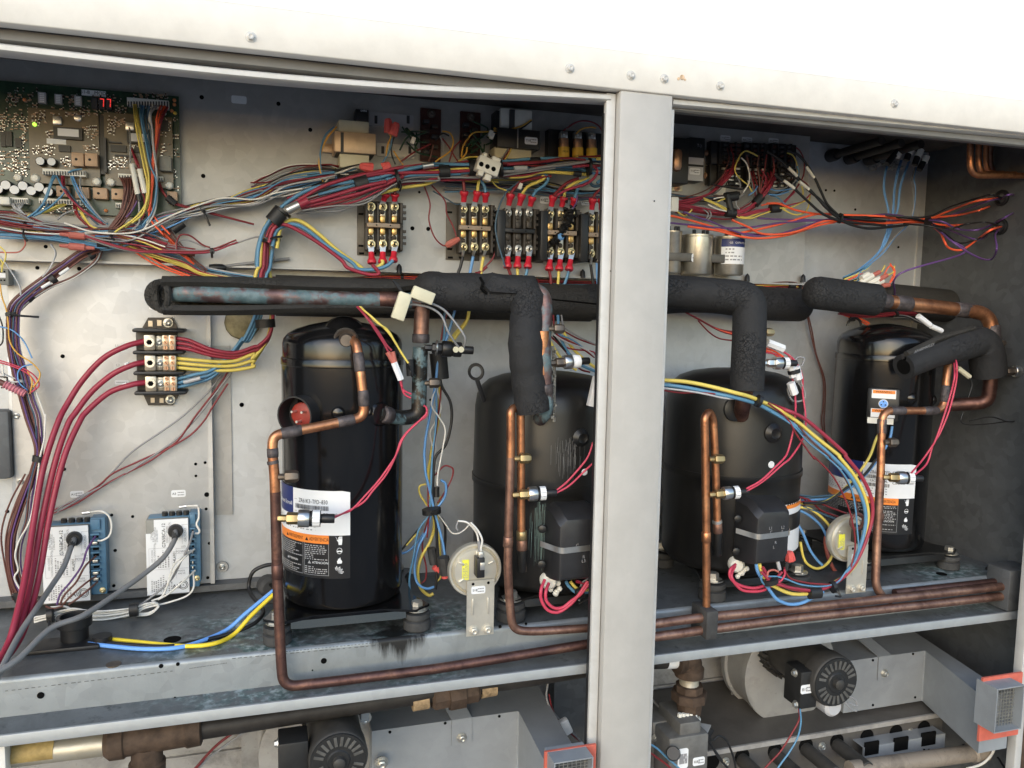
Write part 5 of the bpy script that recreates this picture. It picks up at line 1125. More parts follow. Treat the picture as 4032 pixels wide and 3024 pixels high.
# ---- igniter modules
def igniter(fc,top,blue,label,k):
    YFc=1.262-.034
    x0,y0,x1,y1=fc; t=thing('ignition_module',U('G',(x0+x1)/2,y1,1.25),label,'ignition module','white-faced ignition modules')
    o,w_,h=rect('G',x0,y0,x1,y1,YFc); X0,X1,z0,z1=o.x-w_/2,o.x+w_/2,o.z-h/2,o.z+h/2
    ob,wb,hb=rect('G',blue[0],blue[1],blue[2],blue[3],1.240); XB=ob.x+wb/2; zb0=ob.z-hb/2
    MB().span(X0+.0015,XB-.002,1.237,1.262,z0+.004,z1+.001,.002).build('blue_base',M['bluemod'],t)
    MB().span(X0,X1,YFc+.001,1.262,z0,z1,.0015).build('housing',M['modgrey'],t)
    nx=.011; nz=.020
    f=MB().plate([(X0,z0),(X1,z0),(X1,z1),(X0+nx,z1),(X0+nx,z1-nz+.004),(X0+nx-.004,z1-nz),(X0,z1-nz)],YFc-.0003,YFc+.0009).build('front_label',M['label'],t,smooth=False)
    q=V((X0+.005,YFc-.002,z1-.006)); screw(t,q+V((0,.012,0)),.0034,'goldscrew')
    up=V((0,0,1)); 
    def vt(fx,fz): return (lambda oo:(lambda x,y:oo+up*x+V((-1,0,0))*y))(V((X0+w_*fx,YFc-.0008,z0+h*fz)))
    letters([('G765BCA-12',.0066,vt(.42,.79),'CENTER'),('44L6901',.0052,vt(.66,.49),'CENTER')],M['ink'],f)
    letters([('DIRECT SPARK',.0038,vt(.50,.80),'CENTER'),('IGNITION CONTROL',.0038,vt(.56,.80),'CENTER'),('3 TRIALS',.0032,vt(.13,.79),'CENTER'),('8 SEC. TRIAL',.0032,vt(.175,.79),'CENTER'),('30 SEC. PREPURGE',.0032,vt(.22,.79),'CENTER'),('5 MIN RETRY',.0032,vt(.265,.79),'CENTER'),('GROUND',.0046,vt(.93,.78),'CENTER'),('LED CODES',.0036,vt(.14,.52),'CENTER'),('NORMAL OPERATION',.0036,vt(.20,.52),'CENTER')],M['inkgrey'],f)
    r_=V((1,0,0)); letters([('POWER',.0048,onplane(V((X0+w_*.84,YFc-.0008,z0+h*.56))),'CENTER'),('MAIN',.0038,onplane(V((X0+w_*.82,YFc-.0008,z0+h*.30))),'CENTER'),('VALVE',.0038,onplane(V((X0+w_*.82,YFc-.0008,z0+h*.265))),'CENTER'),('LED',.0038,onplane(V((X0+w_*.88,YFc-.0008,z0+h*.625))),'CENTER')],M['inkgrey'],f)
    m=MB(); rg=random.Random(40+k)
    for fx in [ .12,.17,.22,.27,.33,.39,.45,.52,.58]: dashes(m,vt(fx,.04),0,h*.22*rg.uniform(.6,1),0,.0019,rg,.5,.5,1.1)
    for fx in (.28,.33,.39,.45,.52): dashes(m,vt(fx,.36),0,h*.24*rg.uniform(.6,1),0,.0019,rg,.5,.5,1.1)
    for fx,fz,L in ((.05,.335,.55),(.60,.62,.0),): pass
    for (a,b_,c_,d_) in ((.06,.335,.60,.338),(.60,.335,.604,.62),(.06,.62,.60,.623),(.06,.335,.064,.62),(.70,.50,.704,.62),(.70,.535,.98,.538),(.70,.60,.98,.603),(.85,.66,.855,.92),(.85,.918,.99,.921),(.70,.20,.704,.335),(.70,.333,.98,.336)):
        i=len(m.v); m.v+=[V((X0+w_*a,YFc-.0006,z0+h*b_)),V((X0+w_*c_,YFc-.0006,z0+h*b_)),V((X0+w_*c_,YFc-.0006,z0+h*d_)),V((X0+w_*a,YFc-.0006,z0+h*d_))]; m.face(i,i+1,i+2,i+3)
    m.build('fine_print',M['inkgrey'],f,smooth=False)
    cq=V((X0+w_*.86,YFc-.0007,z0+h*.105)); rm=MB(); rm.torus(cq,(0,1,0),.0062,.0004,24,4); rm.torus(cq,(0,1,0),.0042,.0004,20,4); rm.build('approval_mark',M['ink'],f); letters([('A',.004,onplane(cq),'CENTER'),('AU',.009,onplane(V((X0+w_*.70,YFc-.0007,z0+h*.09))),'CENTER')],M['ink'],f)
    # terminals on the blue side
    zt_=ob.z+hb/2; n=9
    MB().span(X1+.001,XB,1.2365,1.262,zb0,zt_,.0015).build('terminal_rail',M['bluemod'],t)
    MB().span(X1+.002,XB-.006,1.232,1.2365,zt_-.016,zt_-.001,.001).build('rail_end',M['bluemod'],t)
    for j in range(n):
        z=zt_-.022-(hb-.042)*j/(n-1)
        MB().span(X1+.002,XB-.007,1.2295,1.2366,z-.0012,z+.0012).build('rib',M['bluemod'],t,smooth=False)
        if j<n-1: MB().span(X1+.004,XB-.009,1.2355,1.2366,z-(hb-.042)/(n-1)+.002,z-.002).build('slot',M['hole'],t,smooth=False)
    for j in (1,4,6,7):
        z=zt_-.022-(hb-.042)*(j+.5)/(n-1); MB().span(X1+.004,XB-.010,1.2305,1.2356,z-.002,z+.002,.0005).build('spade',M['tin'],t)
    screw(t,V((XB-.006,1.236,zb0+.006)),.003,'goldscrew')
    for j in range(4): MB().lathe(V((X0+w_*(.42+.17*j),1.246,z1+.003)),(0,0,1),[(-.003,.0042),(.004,.004)],8).build('top_tab',M['black'],t)
    return t,X0,X1,XB,z0,z1,YFc
ig1=igniter((338,852,708,1450),760,(700,780,845,1385),'white-faced ignition module left, crossed by the thick red cables',0)
ig2=igniter((1160,795,1496,1385),720,(1492,738,1590,1288),'white-faced ignition module right, with a bundle of white wires',1)
# ---- run capacitors behind the centre post
def can(c,x,y0,y1,w_,lab,lbl=False):
    Y=1.222; q=U(c,x,y1,Y); q2=U(c,x,y0,Y); r=abs(U(c,x+w_/2,y0,Y).x-q2.x)*.98
    t=thing('run_capacitor',q,lab,'capacitor','silver run capacitors')
    H=(q2-q).length; MB().lathe(q,(0,0,1),[(0,r*.93),(.003,r),(H-.004,r),(H-.003,r*1.03),(H,r*1.03),(H-.0005,r*.9)],28).build('can',M['capcan'],t)
    for dx in (-.4,.3,.6): MB().box(q+V((r*dx,-r*.2,H+.004)),(.004,.006,.009),.0005).build('terminal',M['dkgrey'],t)
    if lbl:
        R=[]; f=lambda a,z:V((q.x+(r+.0006)*math.sin(a),Y-(r+.0006)*math.cos(a),q.z+z))
        for mt,z0,z1 in (('label',H*.28,H*.72),('blueink',H*.72,H*.93)):
            MB().rings([[f(a,z0),f(a,z1)] for a in [(-1.1+k*.2) for k in range(12)]],False,False,False).build('can_label',M[mt],t)
        g2=lambda x0,z0:(lambda x,y:V((q.x+(r+.001)*math.sin((x+x0)/r),Y-(r+.001)*math.cos((x+x0)/r),q.z+z0+y)))
        letters([('CAPACITOR',.0046,g2(-.005,H*.82),'LEFT'),('GE',.0046,g2(-.014,H*.82),'LEFT')],M['label'],t)
        m=MB(); rg=random.Random(3)
        for j in range(4): dashes(m,g2(-.02,H*(.66-.09*j)),0,.014+.016*(j>1),0,.0022,rg,.7)
        m.build('print',M['inkgrey'],t,smooth=False)
    return t
can('V',1448,500,590,40,'plain silver capacitor half hidden by the post'); can('V',1504,508,594,58,'plain silver capacitor in the middle, warm-lit'); can('V',1573,512,595,56,'silver capacitor with a blue and white CAPACITOR label',True)
t=pb(None,'capacitor_strap','bracket','V',1440,548,1600,566,.0405,b=.001,label='narrow tan metal strap across the silver capacitors',cat='strap'); sticker(t,'V',1494,548,1510,566,YP-.0412,None,lines=1); sticker(t,'V',1570,548,1587,566,YP-.0412,None,lines=1)
# ---- dark transformer behind the post, relay sockets
tf=thing('transformer',U('D',290,900,1.22),'dark transformer with a copper coil beside the relay sockets','transformer')
pb(tf,'core','blackic','D',40,390,315,890,.040,b=.002); pb(tf,'coil','copperlug','D',150,495,258,760,.048,b=.010); pb(tf,'end_bell','motorface','D',310,390,485,865,.030,b=.002)
s=pb(tf,'rating_plate','w_lgrey','D',300,610,470,862,.0306,b=0); pb(tf,'plate_stripe','black','D',300,685,470,708,.0312); sticker(tf,'D',318,725,435,795,YP-.0318,'T18'); letters([('T-)',.007,onplane(U('D',425,480,YP-.0306)),'CENTER')],M['inkgrey'],tf)
screw(tf,U('D',515,560,YP-.004),.004,'copperlug'); screw(tf,U('D',505,805,YP-.004),.004,'copperlug'); o,w_,h=rect('D',120,895,238,975,YP-.004); MB().box(o,(w_,.003,h),.001).build('mounting_ear',M['cream'],tf); screw(tf,U('D',182,938,YP-.006),.004,'copperlug')
g=random.Random(77)
for k,(x0,y0,x1,y1,lab) in enumerate(((545,440,895,690,'dark relay socket, upper left of six under the white stickers'),(905,450,1190,700,'dark relay socket, upper middle of six'),(1200,460,1480,720,'dark relay socket, upper right of six'),(530,700,890,915,'relay socket with bright terminals, lower left of six'),(930,710,1190,935,'relay socket with bright terminals, lower middle of six'),(1210,720,1480,940,'relay socket with bright terminals, lower right of six'))):
    t=pb(None,'relay_socket','blackic','D',x0,y0,x1,y1,.014,b=.001,label=lab,cat='relay socket',group='relay sockets'); 
    for r_ in range(5):
        for q_ in range(3):
            xx=x0+(.40 if k in (0,3) else .06)*(x1-x0)+(x1-x0)*(.19 if k in (0,3) else .31)*q_; yy=y0+(y1-y0)*(.08+.19*r_)
            o,w_,h=rect('D',xx,yy,xx+(x1-x0)*.16,yy+(y1-y0)*.11,YP-.017); MB().box((o.x,YP-.0155,o.z),(w_,.006,h),.0006).build('terminal',M['tin' if (k>2 and g.random()<.75) else ('phen' if k<3 and g.random()<.5 else 'dkgrey')],t)
    for q_ in range(4):
        xx=x0+(x1-x0)*(.02+.25*q_); o,w_,h=rect('D',xx,y0,xx+14,y1,YP-.019); MB().box((o.x,YP-.0165,o.z),(w_,.006,h)).build('barrier',M['black'],t,smooth=False)
# wall grommets on the side wall
for x,y,lab in ((1975,1050,'upper dark rubber grommet in the side wall with wires passing through'),(1962,1362,'lower dark rubber grommet in the side wall with wires passing through')):
    q=UX('E',x,y,XR); MB().lathe(q,(-1,0,0),[(-.002,.0145),(.003,.014),(.0045,.0105),(.003,.0085),(-.004,.008)],20).build('grommet',M['black'],None,label=lab,cat='grommet',group='side wall grommets')
# small terminal block at the left edge
t=pbox(None,'terminal_block','modgrey','F',-60,350,75,490,1.24,.022,.001,label='small grey terminal block with a white tag at the left frame edge',cat='terminal block'); 
for x in (-20,10,38): 
    for y in (375,405,450): pbox(t,'port','hole','F',x-8,y-7,x+8,y+7,1.2396,.001)
pbox(t,'paper_tag','label','F',-10,388,48,428,1.2394,.001)
# black bobbin on the pan floor
q=UZ('H',580,690,-.442); t=thing('plastic_bushing',q,'black plastic bushing standing on the base pan at the left','bushing')
MB().box(q+V((-.01,0,.003)),(.088,.040,.006),.002).build('foot_plate',M['black'],t); MB().lathe(q+V((.0,.010,.004)),(0,0,1),[(0,.0165),(.018,.0165),(.020,.021),(.032,.021),(.032,.0165),(.008,.015)],26).build('collar',M['black'],t); MB().lathe(q+V((.034,-.002,.004)),(0,0,1),[(0,.012),(.007,.012),(.007,.005)],16).build('side_lug',M['black'],t)
# ---- round air pressure switches
def roundswitch(c,ctr,rim,br,Y,lab,yl,bl,mm):
    q=U(c,*ctr,Y); r=(U(c,rim,ctr[1],Y)-q).length
    t=thing('air_pressure_switch',(q.x,Y,U(c,br[0],br[3],Y).z),lab,'pressure switch','round air pressure switches')
    MB().lathe(q+V((0,.016,0)),(0,-1,0),[(0,r*.92),(.006,r),(.011,r),(.0135,r*.97),(.0135,r*.90),(.0105,r*.86),(.0125,r*.82),(.016,r*.78),(.017,r*.1)],44).build('diaphragm_housing',M['disc'],t,ang=30)
    o,w_,h=rect(c,*br,Y-.004); a=.004
    b=MB().plate([(o.x-w_/2,o.z-h/2),(o.x+w_/2,o.z-h/2),(o.x+w_/2,o.z+h/2),(o.x-w_/2,o.z+h/2)],Y-.005,Y-.0035).build('mounting_bracket',M['bracket_disc'],t,smooth=False)
    for x in (-.28,.28): MB().box(V((o.x+w_*x,Y-.0056,o.z+h*.03)),(.0028,.0016,h*.30),.0007).build('pressed_rib',M['bracket_disc'],b)
    for x in (-.28,.28): MB().lathe(V((o.x+w_*x,Y-.005,o.z+h*.44)),(0,-1,0),[(-.001,.0022),(.0003,.002)],10).build('hole',M['hole'],b)
    for x in (-.24,.26): screw(b,V((o.x+w_*x,Y-.0055,o.z-h*.40)),.0054,'bracket_disc')
    y=MB(); o2,w2,h2=rect(c,*yl,Y-.0012); y.box(o2,(w2,.0006,h2)).build('yellow_sticker',M['yellowlab'],t,smooth=False); m=MB(); rg=random.Random(8)
    for j in range(5): dashes(m,(lambda oo:(lambda x,y:oo+V((0,0,1))*x+V((-1,0,0))*y))(V((o2.x-w2*.34+w2*.17*j,Y-.0017,o2.z-h2*.44))),0,h2*.8*rg.uniform(.6,1),0,w2*.09,rg,.7)
    m.build('print',M['inkgrey'],t,smooth=False)
    o3,w3,h3=rect(c,*bl,Y-.018); s=MB().box((o3.x,Y-.009,o3.z),(w3,.018,h3),.0015).build('switch_body',M['black'],t); MB().box((o3.x+w3*.1,Y-.012,o3.z+h3*.58),(.006,.006,h3*.35),.001).build('spade_terminal',M['tin'],t)
    MB().box((o3.x+w3*.15,Y-.0186,o3.z+h3*.1),(.006,.002,.010),.0004).build('metal_clip',M['tin'],s)
    for k in range(5):
        a=math.radians(25+k*62); MB().box(q+V((math.cos(a)*r*.62,-.0012,math.sin(a)*r*.62)),(.0085,.002,.0034),.0008,Matrix.Rotation(-a,3,'Y')).build('crimp_tab',M['disc'],t)
    sticker(t,c,*mm,Y-.0058,'S18'); return t
rs1=roundswitch('L',(605,990),835,(525,1070,762,1550),1.018,'round air pressure switch with yellow sticker left of the centre post',(487,895,545,1068),(615,880,685,1055),(566,1125,688,1190))
rs2=roundswitch('N',(1660,715),1832,(1625,768,1795,1180),1.018,'round air pressure switch with yellow sticker right of the centre post, half behind cables',(1555,672,1605,805),(1728,600,1780,760),(1668,842,1735,892))
# ================================================================ wiring
def parse(c,pts,Y):
    out=[]
    for t in pts.split():
        if ':' in t: c,t=t.split(':')
        if t.startswith('@'): Y=float(t[1:]); continue
        q=[float(a) for a in t.split(',')]
        out.append(U(c,q[0],q[1],q[2] if len(q)>2 else Y))
    return out
def harness(loc,label,group=None,cat='wire harness',name='wire_harness'): return thing(name,U(*loc),label,cat,group)
# ---- main left harness along the foot of the circuit board
h=harness(('F',400,100,1.215),'thick multicoloured wire harness tied along the foot of the circuit board')
bundle(h,'blue lblue blue blue lblue blue grey blue white blue',1.15,'F','-80,40,1.215 220,55,1.212 480,80,1.21 860,150,1.212 1000,130,1.212 1350,40,1.222',1.212,5.2,1.2)
bundle(h,'blue blue lblue white dblue',1.1,'F','-80,10 220,20 480,60 860,110 1100,95 1300,60',1.213,4.5,1)
bundle(h,'yellow dred white grey red yellow white',1.1,'A','-60,1455 210,1490 500,1520 950,1545 1180,1480 1240,1400',1.216,5.5,1.6)
bundle(h,'dred red grey white brown dred',1.1,'A','-60,1420 180,1455 450,1560 700,1600 960,1640 1300,1690 1700,1760',1.208,5,1.6)
bundle(h,'white grey grey blue white dred dred lblue yellow brown',1.1,'A','700,1600,1.206 980,1590 1200,1575 1420,1510 1650,1400 1750,1360 2000,1310 B:-30,1020 300,940 700,850',1.21,7,2.2)
wire(h,'white',1.25,'A','560,1500 800,1575 1100,1590 1300,1550 1500,1440 1740,1330 1950,1285 2212,1300 B:200,1010 420,980',1.198)
wire(h,'grey',1.2,'A','100,1380 350,1510 650,1570 900,1650 1150,1640 1400,1510 1600,1420 1900,1350 2212,1340 B:250,1030 500,960',1.2)
bundle(h,'red grey dred blue white yellow lblue grey black',1.05,'A','1600,1420 1750,1380 1900,1330 2212,1270 B:260,915 470,870 720,850',1.212,8,2.5)
bundle(h,'purple black grey brown white dred blue',1.05,'B','-20,985 150,960 400,850 600,830 820,850',1.222,9,2.5)
bundle(h,'dred black white red blue yellow grey',1.05,'B','-20,1050 200,1000 500,930 720,860 900,820',1.218,7,2.2)
bundle(h,'brown grey dred purple lgrey white',1.0,'B','0,940 130,880 330,800 600,790 690,800 800,850',1.228,6,2)
wire(h,'white',1.2,'B','0,1075 120,1060 260,1040 420,1000',1.205); wire(h,'black',1.2,'B','0,1095 150,1060 300,1030',1.207)
tie(h,'A',225,1540,1.212,10,9.0,(15,120)); tie(h,'A',975,1570,1.209,5,9.0,(25,80)); tie(h,'A',1760,1370,1.206,-25,7.0,(70,155)); tie(h,'B',507,872,1.216,-8,7.5,None,'tape_wrap','tape',14); tie(h,'B',720,850,1.216,-8,6.5,None,'tape_wrap','tape',9); tie(h,'F',900,125,1.21,5,7.0,None,'tape_wrap','tape',14); tie(h,'A',1550,1530,1.214,-35,6.5,None,'tape_wrap','tape',18)
for x,y,a,b in ((590,1600,1,0),(575,1700,1,0)):
    MB().lathe(U('A',520,y-4,1.203),(1,0,-.05),[(0,.0022),(.010,.003),(.012,.005),(.03,.005),(.032,.003),(.042,.0022)],10).build('wire_splice',M['w_salmon'],h)
bundle(h,'dred red dred blue white grey yellow brown red dred',1.1,'A','-60,1480,1.205 220,1530 520,1560 820,1560 1000,1570 1250,1620 1450,1690',1.204,9,2.2); bundle(h,'red yellow white blue dred grey lgrey blue',1.1,'A','300,1520,1.21 650,1560 950,1560 1200,1530 1450,1440 1720,1390 1950,1330 2212,1290 B:250,930 480,890 700,860',1.206,8,2.6)
# ---- drops from the circuit board
h=harness(('A',1250,1400,1.2),'fan of yellow, blue, white and orange wires from the top right circuit board header')
for col,pts in (('yellow','1165,470,1.222 1180,600 1210,800 1250,1000 1285,1180 1250,1400 1150,1500'),('yellow','1175,470,1.222 1200,640 1240,850 1275,1020 1300,1200 1270,1380 1090,1540'),('yellow','1182,470,1.222 1220,700 1255,900 1290,1100 1290,1290 1200,1450 1000,1580'),
  ('blue','1225,475,1.222 1230,600 1265,800 1310,1000 1360,1150 1330,1380 1240,1520'),('blue','1255,480,1.222 1255,620 1290,830 1330,1030 1375,1200 1340,1410 1200,1560'),('dblue','1285,480,1.222 1280,600 1300,760 1320,950 1360,1130 1320,1390 1180,1550'),('lblue','1240,480,1.222 1250,700 1290,900 1350,1080 1360,1260 1290,1480 1150,1580'),
  ('white','1350,480,1.222 1310,540 1310,680 1330,850 1360,1030 1370,1250 1330,1420 1250,1560'),('lgrey','1370,480,1.222 1325,560 1322,700 1340,880 1370,1080 1360,1320 1280,1500'),
  ('orange','1400,480,1.222 1365,580 1350,750 1330,950 1320,1130 1310,1320 1290,1400'),('orange','1425,485,1.222 1385,600 1360,780 1335,980 1325,1150 1305,1300 1310,1450 1420,1600'),('orange','1440,485,1.222 1390,640 1355,850 1328,1050 1318,1200 1330,1420 1480,1600'),('dred','1455,490,1.222 1410,580 1370,720 1345,900'),('red','1460,492,1.222 1400,620 1362,800 1335,1000'),('dblue','1300,480 1290,560 1310,700 1325,820')):
    wire(h,col,1.3,'A',pts,1.2+rng.uniform(-.006,.006))
h=harness(('A',1100,1300,1.2),'bunch of brown wires dropping from the lower right header of the circuit board')
for k in range(11):
    x=1045+k*20; wire(h,'brown',1.25,'A',f'{x},1100,1.21 {1075+k*13},1180 {1080+k*10},1280 {1050+k*9},1400 {985+k*8},1500 {940+k*5},1560',1.2+.0015*(k%3))
wire(h,'dred',1.3,'A','1150,860,1.215 1190,980 1210,1040 1170,1020 1160,1080 1200,1180 1250,1280 1260,1400',1.196); wire(h,'red',1.3,'A','1140,840,1.215 1170,930 1205,1020',1.2)
wire(h,'grey',1.2,'A','1125,660,1.218 1135,800 1132,980',1.2); wire(h,'grey',1.3,'A','1210,1290 1220,1400 1200,1500 1150,1560',1.195); wire(h,'purple',1.2,'A','1200,1300 1150,1390 1100,1450',1.2)
sleeve(h,'A',(1148,985),(1200,1250),1.193,3.4,'nylon','white_sleeve'); sleeve(h,'A',(1215,1030),(1262,1240),1.195,3.6,'nylon','white_sleeve'); sleeve(h,'A',(1205,1245),(1220,1310),1.194,3.6,'black','black_sleeve')
h=harness(('A',700,1300,1.205),'blue, red and grey wires fanning down from the middle header of the circuit board')
for col,pts in (('blue','470,1070,1.212 440,1130 400,1250 340,1380 270,1440'),('blue','490,1075,1.212 450,1150 410,1290 330,1400 240,1450'),('blue','485,1075,1.212 540,1180 560,1230 500,1300 420,1370 300,1430'),('blue','590,1065,1.21 640,1040 715,1030'),('red','540,1080,1.212 545,1200 620,1300 750,1420 890,1500'),('dred','555,1080,1.212 565,1200 650,1320 780,1440 920,1520'),('blue','610,1070,1.212 650,1180 730,1320 850,1440 940,1510'),('lblue','625,1075,1.212 680,1200 780,1350 900,1490'),('grey','705,1080,1.212 710,1180 760,1300 850,1420 930,1500'),('dblue','560,1180 650,1300 760,1430 860,1520'),
  ('yellow','560,1335,1.215 480,1350 380,1400 240,1440'),('yellow','575,1340,1.215 490,1370 380,1410 250,1430'),('blue','390,1335,1.215 330,1390 260,1440'),('blue','420,1335,1.215 370,1400 290,1440'),('dred','640,1335,1.215 660,1420 720,1490 780,1540'),('dred','660,1340,1.215 680,1430 760,1520 830,1560'),('yellow','670,1345,1.215 710,1430 760,1500 830,1550'),('yellow','680,1345,1.215 730,1440 790,1510 870,1560'),('grey','500,1470 560,1420 650,1400 730,1420 820,1440')):
    wire(h,col,1.25,'A',pts,1.203+rng.uniform(-.004,.004))
for k in range(6): wire(h,'lgrey',1.1,'A',f'{105+k*20},1330,1.218 {125+k*12},1360 {150+k*6},1390 {230},1440',1.206)
h=harness(('A',1450,1300,1.2),'dark red pair with a black sleeve at the right foot of the circuit board')
for k in range(3): wire(h,'dred',1.4,'A',f'{1375+k*6},1150,1.215 {1420+k*5},1230 {1480+k*3},1310 {1560+k*4},1345 B:0,1290,1.222',1.205)
sleeve(h,'A',(1455,1275),(1530,1335),1.203,4.6,'tape')
# ---- branch to the right under the control panel, behind the foam
h=harness(('F',1600,350,1.235),'red, orange, yellow and white branch running down right behind the split foam sleeve')
bundle(h,'dred dred red dred dred brown',1.2,'F','900,60,1.212 1150,150 1400,270 1600,360 1850,425 2100,440 I:300,115,1.25 700,120',1.24,6,1)
bundle(h,'orange orange orange',1.3,'F','1380,0 1500,120 1580,200 1700,300',1.225,4,.6); bundle(h,'orange orange',1.3,'F','1080,120 1250,230 1420,330 1650,420',1.23,3.5,.6)
bundle(h,'brown brown',1.2,'F','1450,0 1560,130 1680,270 1800,370',1.22,3,.6)
bundle(h,'yellow yellow yellow white',1.2,'F','1000,110,1.215 1240,200 1450,270 1620,330 1760,390 2000,430 2212,440',1.226,4.5,1)
bundle(h,'blue white dblue lgrey red',1.1,'F','1140,100,1.22 1400,210 1600,270 1760,350 1950,390 2212,430',1.226,5,1.2)
bundle(h,'dred grey red',1.2,'F','640,20,1.205 900,120 1180,190 1450,200 1700,205 1850,185 2060,100',1.2,3.2,1.4); wire(h,'grey',1.2,'F','1400,190,1.2 1750,190 2000,140 2300,70 I:300,-60,1.215',1.2)
wire(h,'dred',1.2,'F','1540,180 1530,120 1570,60 1650,60 1760,140 1830,165',1.2); wire(h,'grey',1.1,'F','1535,185 1540,120 1600,95 1680,120 1790,165',1.203)
tie(h,'F',1848,195,1.2,-5,4.0,(0,55)); tie(h,'F',1660,215,1.22,30,6.5); tie(h,'F',1835,405,1.236,20,6.5,None,'tape_wrap','tape',13); tie(h,'F',1945,400,1.236,15,5.5,None)
h=thing('ground_rod',U('F',2000,340,1.24),'thin grey rod with a black clip head under the control panel','rod'); MB().cyl(U('F',1850,338,1.236),U('I',420,-70,1.236),.0022).build('rod',M['w_grey'],h); MB().lathe(U('F',1820,338,1.236),(1,0,0),[(0,.004),(.008,.0055),(.018,.0055),(.024,.003)],12).build('clip_head',M['black'],h)
# thin orange/red wires under the panel lip
h=harness(('I',1000,105,1.255),'thin orange and red wires tucked under the lower lip of the control panel')
bundle(h,'orange orange red dred blue brown',1.1,'I','500,120 900,115 1200,95 1400,95 1600,100 K:600,110 1050,130 1700,150 M:300,150 700,150 1150,160 1270,200',1.258,4,2.5)
bundle(h,'dred dred dred',1.0,'K','1050,120 1400,140 1700,150',1.25,4,1); bundle(h,'orange orange yellow yellow dred brown orange',1.0,'M','760,170 1000,160 1180,165 1275,215',1.245,5,1.4)
tie(h,'M',1145,165,1.243,5,6,None,'tape_wrap','tape',12); tie(h,'I',1400,92,1.256,0,5,None); tie(h,'M',1215,185,1.24,25,6,None)
bundle(h,'red dred',1.3,'I','680,120,1.20 720,105 790,150 830,180',1.2,2,.5); sleeve(h,'I',(790,155),(890,195),1.19,2.6,'tape')
# ---- brown bundle running down the left edge
h=harness(('F',150,700,1.23),'brown, purple and white wire bundle running down the left edge to the pan')
bundle(h,'brown brown brown brown brown brown brown purple brown brown',1.25,'F','860,170,1.212 720,220 560,330 380,460 220,580 120,680 100,800 100,1000 130,1200 180,1400 250,1659 G:300,230,1.22 270,400 180,640 110,850 85,1000 95,1200 160,1380 300,1480',1.225,6.5,1.2,6,.2)
bundle(h,'purple purple brown lgrey dblue',1.1,'F','400,470 280,570 170,690 150,850 160,1050 220,1250 290,1500 340,1659 G:320,270 280,440 240,620 220,800 160,1000 160,1200 230,1400',1.218,4.5,1.2)
bundle(h,'white white brown brown',1.15,'F','870,190 820,290 640,420 430,510 260,620 160,720',1.222,3.6,.6)
wire(h,'white',1.3,'G','360,-40 350,150 310,320 280,560 240,800 150,960 120,1080 140,1190 120,1260 170,1370',1.212); wire(h,'white',1.2,'F','20,1180 30,1280 100,1330 270,1350 330,1450 400,1659',1.22); wire(h,'lgrey',1.0,'F','0,1250 150,1310 260,1345 330,1480',1.222)
bundle(h,'brown brown brown brown brown brown',1.2,'G','240,450 130,680 60,900 60,1080 100,1280 150,1420',1.235,8,.8)
tie(h,'F',110,742,1.222,80,9,(230,28)); tie(h,'G',310,315,1.216,100,8.5,None,'tape_wrap','tape',8); tie(h,'F',800,230,1.222,-30,5.5,None,'tape_wrap','tape',8); tie(h,'F',460,440,1.222,-38,6.5,None,'tape_wrap','tape',7); tie(h,'F',260,600,1.222,-45,5.5,None,'tape_wrap','tape',9); tie(h,'G',150,1405,1.22,60,8,None,'tape_wrap','tape',12)
for p,q in (((600,345),(520,400)),((440,470),(365,515))): sleeve(h,'F',p,q,1.214,2.2,'label','wire_marker')
h=harness(('F',300,1250,1.21),'loose thin yellow, pink and blue wires beside the brown bundle with a pink coiled sleeve')
for col,pts in (('amber','0,480 20,600 50,680 65,800 90,980 150,1090 270,1160 350,1250 340,1320 290,1380'),('lblue','-20,850 90,870 160,920 210,1000 280,1130'),('lblue','290,1180 200,1200 160,1260 175,1340 240,1410'),('pinkred','-30,1140 120,1190 250,1230 320,1310 330,1380 250,1440'),('pinkred','-30,1160 100,1200 240,1250 300,1330 310,1400'),('amber','240,1240 280,1330 260,1440'),('black','-20,730 30,850 20,980 0,1020'),('black','0,1290 50,1300 45,1360 10,1390'),('yellow','-20,140 40,200 40,280 10,330'),('yellow','-10,260 20,300 15,380'),('salmon','215,90 215,150 170,210 80,215 -20,205'),('grey','440,130 480,210 450,320 380,410'),('lgrey','440,140 470,220 440,330 370,420'),('lgrey','0,240 60,320 130,430 180,520 180,580')): wire(h,col,1.0,'F',pts,1.215)
s=MB(); a,b_=U('F',40,1355,1.21),U('F',220,1440,1.21); 
s.tube([a+(b_-a)*k/40 for k in range(41)],[.0052+.0008*math.sin(k*1.1) for k in range(41)],12); s.build('coiled_sleeve',M['pink'],h); sleeve(h,'F',(-20,1330),(50,1358),1.21,4,'w_brown')
